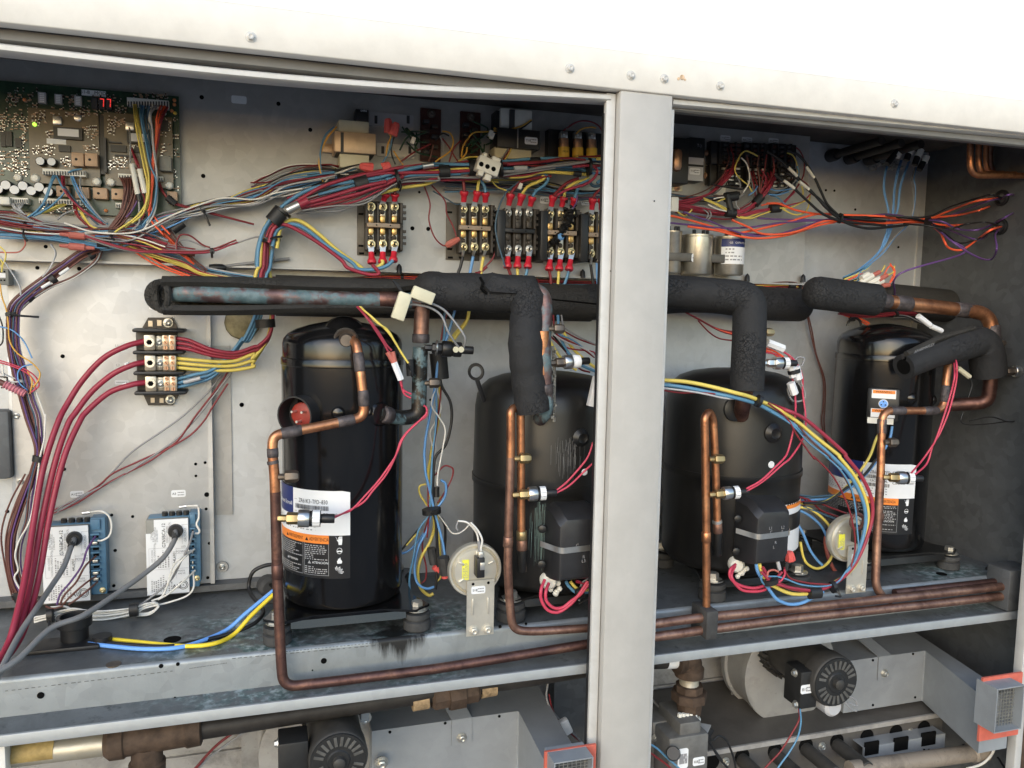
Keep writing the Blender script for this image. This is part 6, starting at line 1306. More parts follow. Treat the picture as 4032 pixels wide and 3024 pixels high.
# ---- thick red supply cables, distribution block feeds
t=None
for k,(pts,lab) in enumerate((('1262,980,1.236 1100,1025 900,1130 720,1320 590,1520,1.222 500,1700,1.207 G:340,400,1.185 270,800,1.165 200,1250,1.12 120,1600,1.08 H:60,680,1.06 -60,900,1.02','thick red supply cable, top one into the power block'),('1268,1162,1.236 1150,1190 980,1270 800,1420 660,1600,1.22 590,1710,1.212 G:440,330,1.195 340,760,1.175 250,1250,1.135 170,1600,1.09 H:100,680,1.07 -40,880,1.03','thick red supply cable, middle one into the power block'),('1272,1340,1.236 1150,1360 950,1430 760,1590,1.222 690,1690,1.214 G:510,300,1.195 400,740,1.178 310,1250,1.14 215,1600,1.10 H:130,680,1.08 -20,870,1.035','thick red supply cable, bottom one into the power block'))):
    t=thing('supply_cable',U('F',600,1500,1.2),lab,'cable','thick red supply cables'); wire(t,'mains',4.1,'F',pts,1.23,8,'cable')
    q=[(1090,1028),(1112,1190),(1092,1368)][k]; dx=38; sleeve(t,'F',(q[0]-16,q[1]+8),(q[0]+18,q[1]-8),1.2325,4.25,'label','cable_marker',14)
    p=U('F',q[0],q[1],1.2278); letters([('L%d'%(k+1),.0055,onplane(p,V((0,0,-1)),V((1,0,0))),'CENTER')],M['ink'],t)
h=harness(('F',1900,1150,1.22),'red, yellow and blue wires looping from the power block up behind the foam')
for k in range(3): wire(h,'mains',2.7,'F',f'1530,{955+40*k},1.236 1650,{975+38*k},1.23 1850,{1055+25*k} 2050,{1080+22*k} 2212,{1030+30*k} I:150,{690+25*k} 240,{600+10*k} 275,450 262,300 200,120 175,40 B:70,1590 80,1440 200,1300',1.22+.004*k,8)
for k in range(3): wire(h,'yellow',2.7,'F',f'1540,{1130+40*k},1.236 1700,{1145+40*k} 1900,{1160+38*k} 2060,{1150+40*k} 2212,{1090+55*k} I:100,{800+20*k} 200,680 250,550 262,380 260,200 255,100 B:120,1590 200,1420',1.225+.004*k,8)
for k in range(3): wire(h,'blue',2.5,'F',f'1545,{1310+36*k},1.236 1680,{1275+38*k} 1850,{1230+30*k} 2000,{1100+20*k} 2110,{960+15*k} I:{20+25*k},640 {90+25*k},500 {130+25*k},380 140,200 150,60 B:20,1600 60,1400 170,1250',1.23+.003*k,8)
for k,(x,y) in enumerate(((1685,1323),)): sleeve(h,'F',(1600,1342),(1745,1302),1.224,2.9,'w_lgrey','wire_marker')
tie(h,'I',210,495,1.222,85,14,None,'tape_wrap','tape',12)
# ---- thick upper harness across the panel to the post
h=harness(('B',900,930,1.18),'thick harness of red, blue and grey cables sweeping across above the contactors')
for col,r,pts in (('blue',2.7,'30,1659 40,1500 90,1330 200,1180 330,1070 500,980 700,940 880,915 1100,880 1300,820 1450,790'),('red',2.7,'280,1150 420,1060 600,960 780,900 900,870 1100,830 1300,790'),('red',2.9,'370,1130 560,1080 760,1020 960,960 1150,920'),('blue',2.3,'560,1030 760,980 950,930 1150,900 1350,860'),('red',2.9,'380,1150 560,1110 760,1060 920,1020 1000,990 1150,940 1300,870'),
  ('red',2.5,'900,890 1100,850 1400,840 1650,835 1900,820 C:560,810 700,790'),('blue',2.6,'1100,880 1300,820 1500,780 1650,770 C:200,765 560,770'),('blue',2.6,'1150,900 1400,860 1800,850 C:300,850 620,830'),('dred',1.6,'500,1150 760,1090 950,1020 1200,900 1500,810 1800,755 C:620,745 800,770 1000,775 1200,790 1420,760 1560,780'),('grey',1.4,'370,1200 560,1180 740,1170 960,1090 1150,960 1300,890 1500,870 1900,870 C:560,860 900,840 1200,790 1560,740'),('grey',1.4,'400,1190 620,1120 900,1100 1100,1010 1250,920 1450,880 1800,880 C:600,870 1000,830 1250,770 1560,730'),('grey',1.3,'420,1170 700,1130 960,1110 1150,990 1300,930 1600,905 C:300,885 700,880 1000,850 1300,800'),('red',1.5,'420,1160 640,1140 900,1090 1080,1000 1250,940 1500,905 C:250,895 620,875 1000,860 1200,820'),('red',1.7,'1250,950 1500,915 1900,895 C:300,905 560,890 800,870'),('yellow',2.5,'1100,1020 1280,975 1420,955 1500,940 1600,900 C:160,930'),
  ('yellow',2.3,'1350,850 1700,815 1900,805 C:560,805'),('blue',2.3,'C:800,745 1080,720 1300,715 1500,720 1720,730'),('dred',2.0,'C:840,760 1160,745 1380,720 1560,730'),('red',2.0,'C:880,770 1150,750 1330,725'),('blue',2.4,'C:800,805 950,800 1100,810 1300,790 1500,800 1580,830'),('grey',2.2,'C:830,830 1000,825 1180,795 1400,770 1600,740'),('yellow',2.6,'C:900,880 1050,870 1180,835 1400,845 1500,852 1575,858'),('red',2.2,'C:1450,790 1600,780 1660,820 1640,880 1560,940 1400,990 1310,1040'),('yellow',2.6,'C:1660,720 1700,720 1740,720'),('blue',2.3,'C:1580,820 1680,800 1740,795'),('lblue',1.4,'C:1620,850 1700,840 1740,850'),('dred',1.5,'C:1500,700 1600,700 1720,690')):
    wire(h,col,r,'B',pts,1.186+rng.uniform(-.008,.008),8)
bundle(h,'dred dred grey blue dblue red brown',1.3,'B','300,1100 600,1000 900,900 1200,840 1500,790 C:300,790 700,790 1100,770 1500,760 1740,770',1.20,9,2.6)
bundle(h,'dblue blue blue dred black purple',1.5,'C','900,830 1200,800 1500,790 1740,830',1.20,9,2)
for a in (('B',250,1180,1.188,-55,13),('B',1245,890,1.184,-12,14.5,(25,110)),('C',815,800,1.180,-5,14.5),('C',1590,790,1.184,5,14)): tie(h,*a)
tie(h,'B',935,935,1.186,-18,13.5,None,'tape_wrap','tape',19); tie(h,'B',1655,830,1.184,-3,10,None,'tape_wrap','tape',16); tie(h,'C',590,800,1.186,0,12,None,'tape_wrap','tape',17); tie(h,'B',195,1230,1.186,-50,11.5,None,'tape_wrap','tape',18); tie(h,'C',1490,850,1.178,5,4.5,None,'tape_wrap','tape',12); tie(h,'C',1120,740,1.184,-3,6,None,'tape_wrap','tape',16)
sleeve(h,'B',(285,1170),(390,1120),1.176,6.6,'tin','foil_band',16); sleeve(h,'B',(1470,785),(1560,770),1.176,4.3,'tin','foil_band',14); sleeve(h,'B',(360,1135),(470,1085),1.177,6.0,'w_red','red_sleeve',14); sleeve(h,'C',(940,803),(1050,800),1.176,3.6,'w_lgrey','clear_sleeve')
# stem dropping from the harness behind the foam
bundle(h,'mains blue mains yellow yellow blue',2.6,'B','230,1240 150,1320 110,1420 95,1540 90,1659 I:180,60 170,180 190,400',1.212,9,.5); tie(h,'B',150,1430,1.2,85,13,(95,-35))
# ---- loop down to the lone contactor
h=harness(('B',500,1400,1.19),'red, blue and yellow cables looping down to the foot of the lone contactor')
wire(h,'red',2.8,'B','130,1450 170,1330 250,1290 380,1340 560,1450 760,1600 I:930,10 1100,65 1200,60 B:1030,1640',1.188,8); wire(h,'blue',2.8,'B','160,1480 200,1340 330,1290 460,1340 640,1480 850,1620 I:1020,20 1150,25 B:1150,1655 1212,1605',1.192,8); wire(h,'yellow',2.8,'B','200,1500 230,1330 310,1255 420,1270 560,1370 720,1510 900,1640 I:1100,35 B:1110,1640 1120,1600',1.195,8)
# ---- contactor feeds
h=harness(('C',700,900,1.19),'short heavy red, yellow and blue feed wires into the tops of the contactors')
for col,pts in (('dred','505,1000 500,940 490,880'),('yellow','622,1000 625,950 640,890'),('blue','690,1012 680,960 640,900 590,880'),('dred','910,1022 940,980 1000,920 1120,890 1260,870'),('yellow','1008,1025 1060,960 1150,920 1200,890 1180,860'),('blue','1100,1048 1130,1000 1200,950 1235,890 1190,845 1140,850'),('dred','1282,1040 1320,1000 1400,930 1500,890'),('yellow','1375,1052 1390,990 1470,930 1560,900 1590,880'),('blue','1465,1060 1490,990 1530,930 1580,900'),('dred','1625,1062 1660,1010 1740,950'),('dred','1702,1065 1730,1000 1760,960'),('dred','B:1150,1020 1150,980'),('dred','B:1228,1025 1230,980'),('blue','1660,930 1700,900 1740,880'),('dblue','1600,930 1640,960 1740,940')): wire(h,col,2.5,'C',pts,1.2)
bundle(h,'dblue grey black purple blue yellow lgrey dblue',1.0,'C','330,940 600,950 900,960 1200,980 1500,1020 1740,1000',1.225,14,2.4); bundle(h,'black dblue blue black grey',1.1,'C','1150,960 1300,1000 1500,1030 1740,1030',1.222,11,2); bundle(h,'yellow yellow yellow',1.0,'C','500,895 700,910 800,905',1.21,4,1)
wire(h,'yellow',1.0,'C','730,890 790,960 860,1000 920,1030',1.205); wire(h,'dblue',1.4,'C','980,920 870,1010 800,1150 780,1300 800,1450 860,1659',1.2); wire(h,'dred',1.3,'C','780,1250 775,1400 760,1560 690,1659',1.215); wire(h,'dred',1.2,'C','150,940 200,1100 190,1250 250,1400 320,1480 400,1460 435,1410 400,1300 350,1200 330,1080 220,950',1.215)
MB().lathe(U('C',345,1480,1.213),(1,-.2,.6),[(0,.003),(.004,.0055),(.018,.005),(.024,.003)],8).build('spade_cover',M['w_salmon'],h); wire(h,'purple',1.2,'C','1490,1040 1480,1100 1450,1150',1.2); wire(h,'dblue',1.0,'C','230,1000 330,1060 430,1110 480,1110',1.22); wire(h,'black',1.1,'C','720,680 760,740 800,790',1.2)
h=harness(('K',950,60,1.2),'red, yellow and blue load wires leaving the feet of the contactors behind the foam')
for col,pts in (('dred','880,-10 910,80 940,140'),('yellow','966,-10 970,70 975,150'),('blue','1056,-10 1045,60 1010,150'),('dred','1243,20 1255,90 1260,160'),('yellow','1330,20 1325,90 1320,160'),('blue','1415,20 1400,90 1370,170'),('black','C:490,1580 470,1659 K:450,60 430,150'),('lblue','C:582,1570 565,1659 K:555,50 530,140 420,380 390,500 340,620'),('yellow','C:672,1575 655,1659 K:650,60 620,140 560,380 500,500 410,600 360,700'),('black','C:1605,1640 K:1620,90 1630,170'),('lblue','C:1660,1620 K:1662,60 1670,170'),('dred','700,0 640,50 600,60')): wire(h,col,2.5,'K',pts,1.212)
# ---- thin coloured wires by the transformers
h=harness(('B',1200,700,1.2),'thin orange, blue and black leads around the small transformer and wire nuts')
for col,pts in (('amber','720,440 640,530 590,640 570,750 580,870 600,920'),('blue','700,440 620,520 580,640 575,760 600,890'),('amber','1180,500 1190,540 1165,600 1150,700'),('amber','1215,650 1260,720 1300,775'),('blue','1200,540 1195,600 1160,690 1115,760'),('black','1220,530 1205,600 1200,680 1230,770'),('white','620,920 680,860 790,820 870,790 930,770'),('black','700,830 820,790 920,770'),('amber','1640,480 1710,500 1735,570 1700,650 1620,720 1580,745'),('dred','1270,750 1400,660 1540,590'),('grey','1260,770 1380,700 1450,650'),('dred','1640,540 1700,620 1750,700 1780,745'),('brown','1560,600 1540,700 1520,745'),('dred','1800,560 1740,630 1700,745'),('grey','1620,520 1650,600 1640,660'),('black','1580,560 1640,500 1700,520'),('amber','C:1090,380 1000,440 860,470 720,480 600,490 530,540 490,620 480,700'),('amber','C:800,470 770,455 790,500 820,490 810,470'),('black','C:1090,390 1000,450 900,480 760,490'),('yellow','C:450,740 530,710 610,700 680,720'),('grey','C:940,500 920,560 880,640 810,740'),('dred','C:945,520 930,590 890,660 830,750'),('yellow','C:940,560 900,660 850,740'),('grey','C:1390,460 1450,410 1560,400 1660,420 1740,500'),('dred','C:1370,470 1480,400 1580,390 1680,440 1740,540'),('amber','C:1480,500 1520,460 1600,440 1650,450'),('amber','C:530,620 520,670 480,720'),('green','B:1290,440 1330,500 1400,560 1500,580'),('green','C:560,560 620,600 680,650')): wire(h,col,1.25,'B',pts,1.208)
for c,x,y in (('B',2060,500),('C',745,520),('B',1385,560),('C',990,960)): MB().box(U(c,x,y,1.2),(.006,.006,.010),.001,rotm(20)).build('white_tie',M['nylon'],h)
s=MB(); rg=random.Random(13)
for c,x,y in (('C',640,560),('C',70,540)):
    for k in range(9):
        q=U(c,x+rg.gauss(0,40),y+rg.gauss(0,30),1.21); s.tube(catmull([q,q+V((rg.uniform(-.02,.02),rg.uniform(-.01,.01),rg.uniform(-.02,.02))),q+V((rg.uniform(-.03,.03),.01,rg.uniform(-.03,.03)))],5),.0013,6)
s.build('dark_green_leads',M['w_green'],h,kind='stuff')
# ---- right of the post: relay wiring
h=harness(('D',800,1100,1.2),'red, yellow and grey relay wires taped together right of the post')
for k in range(6): wire(h,'red',1.35,'D',f'{830-k*14},{640+k*22},1.218 {800-k*18},760 {680-k*8},900 {520-k*5},{1010+k*4} {330},{1070+k*9} 100,{1100+k*12}',1.203+.002*k)
for k in range(5): wire(h,'red',1.35,'D',f'{1090+k*38},{800-k*12},1.218 {1150+k*20},{870-k*6} {1110+k*12},960 {1050+k*9},1070 {960+k*6},1160 {800},{1190+k*9} {640},{1190+k*10} 300,{1140+k*8} 100,{1110+k*8}',1.198+.002*k)
for k in range(4): wire(h,'red',1.3,'D',f'{1240+k*5},{820+k*8},1.215 {1200},{900+k*8} {1120+k*6},1010 {1050},1090 {930},{1170+k*6} 800,{1210+k*5}',1.194)
for k in range(5): wire(h,'red',1.3,'D',f'{1520-k*6},{880+k*10},1.216 {1450},{980+k*6} {1330-k*8},{1110+k*4} 1240,{1150+k*5} 1050,{1185+k*7} 850,{1240+k*3} 740,1230',1.2)
for col,pts in (('yellow','850,640,1.215 870,590 930,540 990,560 1060,595'),('yellow','850,620 815,720 830,800 900,870 960,910 1000,980'),('yellow','800,1230 880,1270 980,1270 1100,1230 1220,1190'),('yellow','800,1210 880,1250 960,1260 1080,1210 1210,1170'),('yellow','470,1050 560,1080 650,1130 730,1175'),('yellow','480,1070 600,1120 720,1190'),('yellow','1300,1160 1420,1150 1540,1100 1630,1060'),('yellow','1330,1170 1420,1220 1490,1235 1570,1200 1610,1130 1630,1010'),('yellow','130,1150 190,1210 260,1240 320,1210 345,1175'),('yellow','1380,560 1440,590 1480,660 1500,780'),('yellow','1540,920 1555,980 1550,1020'),('white','880,610 940,670 970,780 960,900 900,990'),('white','520,1120 620,1170 720,1195'),('white','580,1060 640,1045 710,1040'),('yellow','620,1090 700,1060 830,1045'),('grey','380,1140 480,1140 550,1200 540,1270 450,1310 350,1290 290,1250'),('grey','330,1160 440,1160 520,1220 490,1290 400,1300 300,1260'),('grey','920,1000 840,1060 830,1120 870,1190'),('lblue','1190,950 1280,970 1430,950'),('lblue','960,1020 1020,980 1060,920'),('lblue','1180,1010 1280,1015 1400,980'),('blue','1200,1020 1290,1050 1360,1110 1420,1140'),('blue','1490,700 1510,780 1490,870'),('dred','1480,500 1530,550 1570,650 1560,800 1500,920'),('dred','1530,850 1600,900 1640,980 1620,1080'),('red','1300,1150 1450,1110 1560,1080 1640,1000'),('brown','1220,600 1240,700 1220,800 1180,870'),('brown','940,580 960,680 970,780'),('brown','1075,580 1060,700 1080,850 1080,980'),('dred','1160,580 1140,700 1110,850 1090,1000'),('dred','1230,620 1230,750 1190,860 1140,940'),('orange','1100,1130 1200,1110 1310,1110'),('red','1100,740 1150,830 1130,900'),('black','560,900 700,940 870,950 920,930'),('grey','840,820 870,900 870,990')): wire(h,col,1.25,'D',pts,1.195+rng.uniform(-.004,.006))
bundle(h,'dred red dred brown grey dred',1.2,'D','1000,760,1.22 1040,900 1060,1000 1050,1080 900,1180 700,1230 300,1180 100,1150',1.21,8,2); bundle(h,'grey dblue lgrey brown black',1.0,'D','1100,900,1.225 1250,960 1400,920 1480,820',1.222,12,2.5); bundle(h,'dred brown dred grey',1.1,'D','750,500,1.22 780,640 700,840 540,980 300,1060 100,1085',1.212,9,2)
bundle(h,'brown brown dblue brown black',1.3,'D','90,1010 300,1040 550,1050 740,1030',1.215,4.5,.5); sleeve(h,'D',(860,1000),(720,1030),1.2,3.4,'tape')
for x,y,a,w_ in ((1065,1070,-50,18),(1250,1160,-5,20),(765,1210,5,18),(770,1035,-8,24)): tie(h,'D',x,y,1.198,a,8.0,None,'tape_wrap','tape',w_)
tie(h,'D',755,1120,1.196,75,5.5,None,'tape_wrap','tape',34); MB().box(U('D',130,1125,1.2),(.014,.02,.024),.002).build('white_plug',M['nylon'],h); MB().box(U('D',650,975,1.236),(.020,.004,.014),.001).build('pale_tag',M['nylon'],h)
# ---- orange, purple and black run to the side wall
h=harness(('D',1500,1330,1.17),'orange, purple and black cables running right to the two side wall grommets')
g1,g2=UX('E',1975,1050,1.232),UX('E',1962,1362,1.232)
def gw(col,r,pts,Y,end=None):
    P=parse('D',pts,Y)
    if end is not None: P=P+[end]
    wire(h,col,r,'D',P,Y,7)
gw('orange',1.9,'100,1240 300,1290 500,1340 800,1430 1000,1400 1300,1330 1600,1250 1760,1225 2000,1230 E:700,1250,1.16 900,1290 1180,1325 1400,1350 1700,1330',1.185)
gw('orange',1.9,'300,1360 600,1400 850,1470 1100,1490 1400,1450 1700,1350 1900,1310 E:170,1300 700,1320 1150,1320 1300,1370 1500,1350,1.13',1.18); gw('orange',1.9,'780,1290 950,1370 1100,1430 1300,1440 1500,1400 1750,1310 1900,1300 E:400,1325 900,1320 1180,1270 1500,1230 1750,1180,1.10 1900,1110',1.176,g1)
gw('orange',1.9,'1160,1110 1300,1110 1450,1170 1600,1210 1750,1230 E:230,1235 600,1260 950,1290 1180,1270 1400,1190 1700,1090,1.10',1.19,g1); gw('orange',1.9,'E:1180,1330,1.16 1300,1430,1.13 1340,1530 1400,1600 1500,1620 1600,1590 1700,1500 1850,1400,1.05',1.1,g2)
for pts in ('100,1320 400,1350 700,1370 1000,1360 1300,1320 1600,1290 1900,1290 E:300,1270 650,1225 850,1240 1180,1290 1500,1210 1800,1100,1.10','900,1440 1100,1450 1300,1440 1600,1350 1800,1290 E:200,1280 700,1290 1180,1320 1400,1400 1700,1500,1.08 1850,1420','1060,1270 1300,1280 1600,1280 1850,1285 E:300,1280'): gw('purple',1.6,pts,1.185,g1 if '1100,1.10' in pts else (g2 if '1420' in pts else None))
gw('purple',1.6,'E:1180,1290,1.15 1320,1310 1500,1380 1700,1400,1.08 1850,1340 2000,1260,1.03 2120,1180 2165,1080 2130,1025 2050,1010,1.02',1.12,g1); gw('purple',1.6,'E:1230,1360,1.14 1400,1500 1550,1650 O:1050,60,1.08 1000,260,1.14',1.1); gw('purple',1.6,'E:1230,1350,1.15 1450,1540 1700,1690 1850,1710 1910,1600,1.03 1900,1450',1.08,g2); gw('purple',1.6,'250,1200 400,1250 550,1310 750,1390 850,1440',1.19); gw('purple',1.6,'740,1390 1000,1460 1280,1440',1.18)
for pts in ('1160,540 1280,620 1400,730 1500,830 1600,950 1750,1080 1850,1200 1950,1270 E:300,1330 500,1380 700,1370 950,1340','1380,530 1500,580 1590,680 1680,830 1750,980 1820,1120 1930,1230 E:200,1250 450,1280 700,1300','1250,800 1340,870 1470,960 1600,1080 1750,1210 1900,1280 E:300,1310 700,1350','1370,780 1480,830 1600,930 1720,1060 1820,1170 1940,1250 E:400,1260 900,1260 1150,1310 1280,1360 1500,1370'): gw('black',2.3,pts,1.17)
gw('black',1.6,'E:700,1240,1.16 1000,1260 1180,1250 1400,1150 1700,1050 1850,1020,1.08',1.14,g1); gw('black',1.6,'E:900,1330,1.16 1200,1360 1350,1440 1500,1530 1700,1500,1.08 1850,1420',1.12,g2); gw('black',1.6,'E:1180,1350,1.15 1400,1380 1600,1340 1800,1320,1.07',1.1,g2)
for p,q in (((1395,720),(1490,810)),((1590,710),(1675,830)),((1345,860),(1460,945)),((1515,870),(1620,955))): sleeve(h,'D',p,q,1.167,2.6,'nylon','wire_marker')
tie(h,'D',1955,1270,1.172,20,9,None); tie(h,'E',1168,1310,1.155,0,9.5,None)
# sensor wires
h=harness(('E',750,1400,1.2),'light blue sensor wires hanging from four black tagged probes under the ceiling')
for k,(x,y) in enumerate(((735,650),(870,640),(955,650),(1025,715))):
    for j in range(2):
        wire(h,'lblue' if k<3 or j else 'grey',1.15,'E',f'{x+j*14},{y},1.225 {(690,835,905,1005)[k]+j*8},{y+130} {(680,805,855,1010)[k]+j*14},950 {(730,790,830,1000)[k]+j*12},1180 {(735,775,760,940)[k]+j*12},1330 {(690,720,700,790)[k]+j*14},1480 {(600,620,610,640)[k]+j*12},1659 O:{560+10*k},110',1.20)
    q0=((720,680,850,520),(930,640,985,490),(1020,690,1075,530),(1070,745,1150,590))[k]; sleeve(h,'E',(q0[0],q0[1]),(q0[2],q0[3]),1.19,5.4,'black','probe',12); a=((825,600,865,530),(960,570,1000,490),(1055,600,1090,525),(1125,660,1150,595))[k]; sleeve(h,'E',a[:2],a[2:],1.1885,6.1,'nylon','white_tag',12)
h=harness(('O',800,80,1.2),'crimped wires with pale connectors heaped above the right foam stub')
for col,pts in (('orange','900,80 960,0 1000,30 990,110 930,180'),('orange','960,-30 995,50 960,140'),('yellow','880,50 910,-10'),('yellow','920,85 990,50 1000,-10'),('blue','660,150 660,80 720,20 780,-20'),('blue','670,130 690,60 760,0'),('yellow','530,120 650,70 760,10'),('orange','560,130 700,60'),('yellow','600,140 720,90'),('black','520,110 640,50 720,10'),('black','580,140 700,100'),('blue','520,100 660,40 740,-10'),('black','940,200 985,150 985,80')): wire(h,col,1.3,'O',pts,1.18)
for p,q in (((680,155),(800,80)),((740,175),(860,110)),((690,110),(760,70)),((800,170),(890,130))): sleeve(h,'O',p,q,1.168,5.2,'nylon','crimp_cover')
for p,q in (((800,80),(860,50)),((860,115),(930,80)),((850,130),(900,100)),((880,180),(950,170))): sleeve(h,'O',p,q,1.166,4.0,'w_salmon','crimp_sleeve')
# ---- leads of the pressure switches
def lead(label,items,r=1.35,Y=1.04,extra=None):
    t=thing('switch_lead',parse('A',items[0][1],Y)[0],label,'wire pair','pressure switch leads')
    for col,pts in items: wire(t,col,r,'A',pts,Y)
    return t
lead('pink-red wire pair from the left pressure switch curving up past the suction elbow',[('pinkred','J:805,518,1.0 880,490 960,455 1080,340 1200,200 1300,60 I:1340,1640,1.04 1420,1470 1560,1340 1610,1280 1610,1230 1590,1210'),('pinkred','J:805,528,1.0 920,470 1060,400 1150,280 1260,150 1340,0 I:1400,1500,1.04 1520,1370 1600,1310 1618,1250 1605,1215')])
t=lead('red and yellow wires with white crimps dropping past the dome of the left compressor',[('red','I:1010,350,1.06 1080,430 1150,520 1230,650 1280,740'),('red','I:1020,350,1.06 1110,450 1190,560 1270,680 1310,730'),('yellow','I:1030,350,1.06 1150,450 1260,560 1340,660 1400,760 1455,840'),('yellow','I:1040,350,1.06 1180,480 1270,560 1350,680 1430,800'),('pinkred','I:1380,980 1410,1070 1480,1110'),('pinkred','I:1390,985 1415,1100 1475,1145'),('black','I:1450,850,1.08 1470,900 1490,960')],1.35,1.04)
sleeve(t,'I',(1275,745),(1330,840),1.038,3.4,'w_salmon','crimp'); sleeve(t,'I',(1320,740),(1340,830),1.037,2.8,'w_salmon','crimp'); sleeve(t,'I',(1330,835),(1390,985),1.036,4.6,'label','white_connector',6); sleeve(t,'I',(1465,810),(1475,950),1.075,5.5,'tape','tape_wrap')
t=lead('dark grey wires with two cream plugs looping to the black pressure sensor',[('grey','I:1890,700,1.05 1800,560 1740,430 1640,350 1500,330 1470,335'),('grey','I:1940,700,1.05 1950,620 1880,500 1760,380 1640,310 1540,300 1480,280'),('black','I:1410,250 1380,180 1320,120'),('black','I:1500,280 1400,220 1340,150')],1.6,1.04)
for (x,y,a,w_,hh) in ((1395,345,18,.017,.036),(1580,250,-70,.016,.030)): MB().box(U('I',x,y,1.03),(w_,.010,hh),.0015,Matrix.Rotation(math.radians(a),3,'Y')).build('cream_plug',M['cream'],t)
for x in (1868,1915): MB().lathe(U('I',x,722,1.045),(.2,-1,0),[(0,.0042),(.001,.004),(.001,.002)],14).build('pin_socket',M['cream'],t)
lead('crimson wire pair from the pressure switch left of the post running off behind the post',[('pinkred','L:1310,288,.99 1400,225 1500,120 1580,0 K:1630,1550 1670,1420'),('pinkred','L:1310,310,.99 1420,250 1540,140 1660,20')],1.35,.99)
t=lead('crimson wires looping up to the taped connectors right of the smooth foam elbow',[('pinkred','N:750,275,.985 880,200,.985 1000,90,.985 1090,0,.99 M:1120,1580,.995 1160,1400,1.0 1180,1200,1.02 1160,1000 1120,860 1020,770 915,745'),('pinkred','N:745,300,.985 900,210,.985 1060,60,.985 M:1150,1650,.99 1250,1480,1.0 1265,1300,1.02 1240,1100 1230,950 1170,810 1060,730'),('orange','M:920,710 1000,740 1090,800 1120,870'),('orange','M:920,730 980,755 1080,820'),('grey','M:1130,1000 1110,1080 1160,1170 1250,1160 1265,1100 1220,1000'),('black','M:1190,1010 1190,1090 1150,1110'),('grey','M:1160,850 1190,790 1250,800 1230,870'),('black','M:1120,1090 1150,1190 1210,1190')],1.5,1.03)
for p,q,mt in (((930,660),(1070,715),'label'),((1130,850),(1160,960),'label'),((1180,870),(1205,980),'label'),((1135,1010),(1170,1110),'label')): sleeve(t,'M',p,q,1.02,6.2,mt,'white_connector',6)
sleeve(t,'M',(1115,790),(1145,850),1.018,3.6,'w_salmon','crimp'); tie(t,'M',1165,912,1.02,80,10,None,w_=6)
t=lead('crimson wire pair from the right pressure switch climbing to the loose foam sleeve',[('pinkred','P:1160,262,1.0 1260,150 1350,20 O:1370,1620 1450,1420 1530,1180 1560,1000 1545,850,1.05'),('pinkred','P:1168,300,1.0 1300,180 1370,0 O:1420,1550 1510,1330 1575,1060 1575,900 1555,850,1.05')],1.5,1.02)
t=lead('thin black lead dangling from the switch at the right frame edge',[('black','O:2205,960 2215,1200 2190,1380 2080,1440 1900,1410 1700,1440'),('black','O:1640,1360 1620,1440 1680,1480 1850,1470 2050,1445'),('black','O:1700,1040 1725,1100 1690,1220')],1.0,1.05); sleeve(t,'O',(1590,945),(1700,1030),1.06,4.2,'cream','pale_connector'); sleeve(t,'O',(1220,460),(1330,545),1.09,4.8,'label','white_connector'); sleeve(t,'O',(1340,555),(1440,600),1.09,4.4,'label','white_connector')
h=harness(('O',800,460,1.17),'red wires tied under the right foam stub')
bundle(h,'dred red dred dred',1.2,'O','480,430 650,455 850,460 1050,440 1200,440',1.15,4,1.2); bundle(h,'orange orange orange',1.2,'O','540,440 650,480 760,530',1.16,4,.8); bundle(h,'grey grey black',1.0,'O','1000,460 1120,470 1250,530 1370,560',1.15,4,.8); tie(h,'O',600,475,1.158,30,6,(-15,30)); tie(h,'O',1020,445,1.148,0,5,None)
h=harness(('M',400,500,1.15),'dark red wire bunch slanting down behind the smooth foam elbow')
for k in range(4): wire(h,'dred' if k!=2 else 'orange',1.35,'M',f'{100+k*8},340 {300+k*15},{440+k*8} {480+k*10},{530+k*8} 650,{570+k*10}',1.2)
wire(h,'dred',1.3,'M','330,470 420,570 510,620 640,645',1.2)
for j,o in enumerate((0,16)): 
    t=thing('thin_wire',U('M',1400,1000,1.26),('thin brown wire hanging down the back wall, left strand','thin brown wire hanging down the back wall, right strand')[j],'wire','brown wires on the back wall'); wire(t,'brown',1.3,'M',f'{1265+o*.3},340 {1310+o*.5},560 {1350+o*.5},760 {1420+o*.6},980 {1420+o},1200 {1400+o*1.6},1350 {1440+o},1520 N:{1500+o},0 1600,180,1.2 1680,330,1.12 1720,480,1.06',1.268)
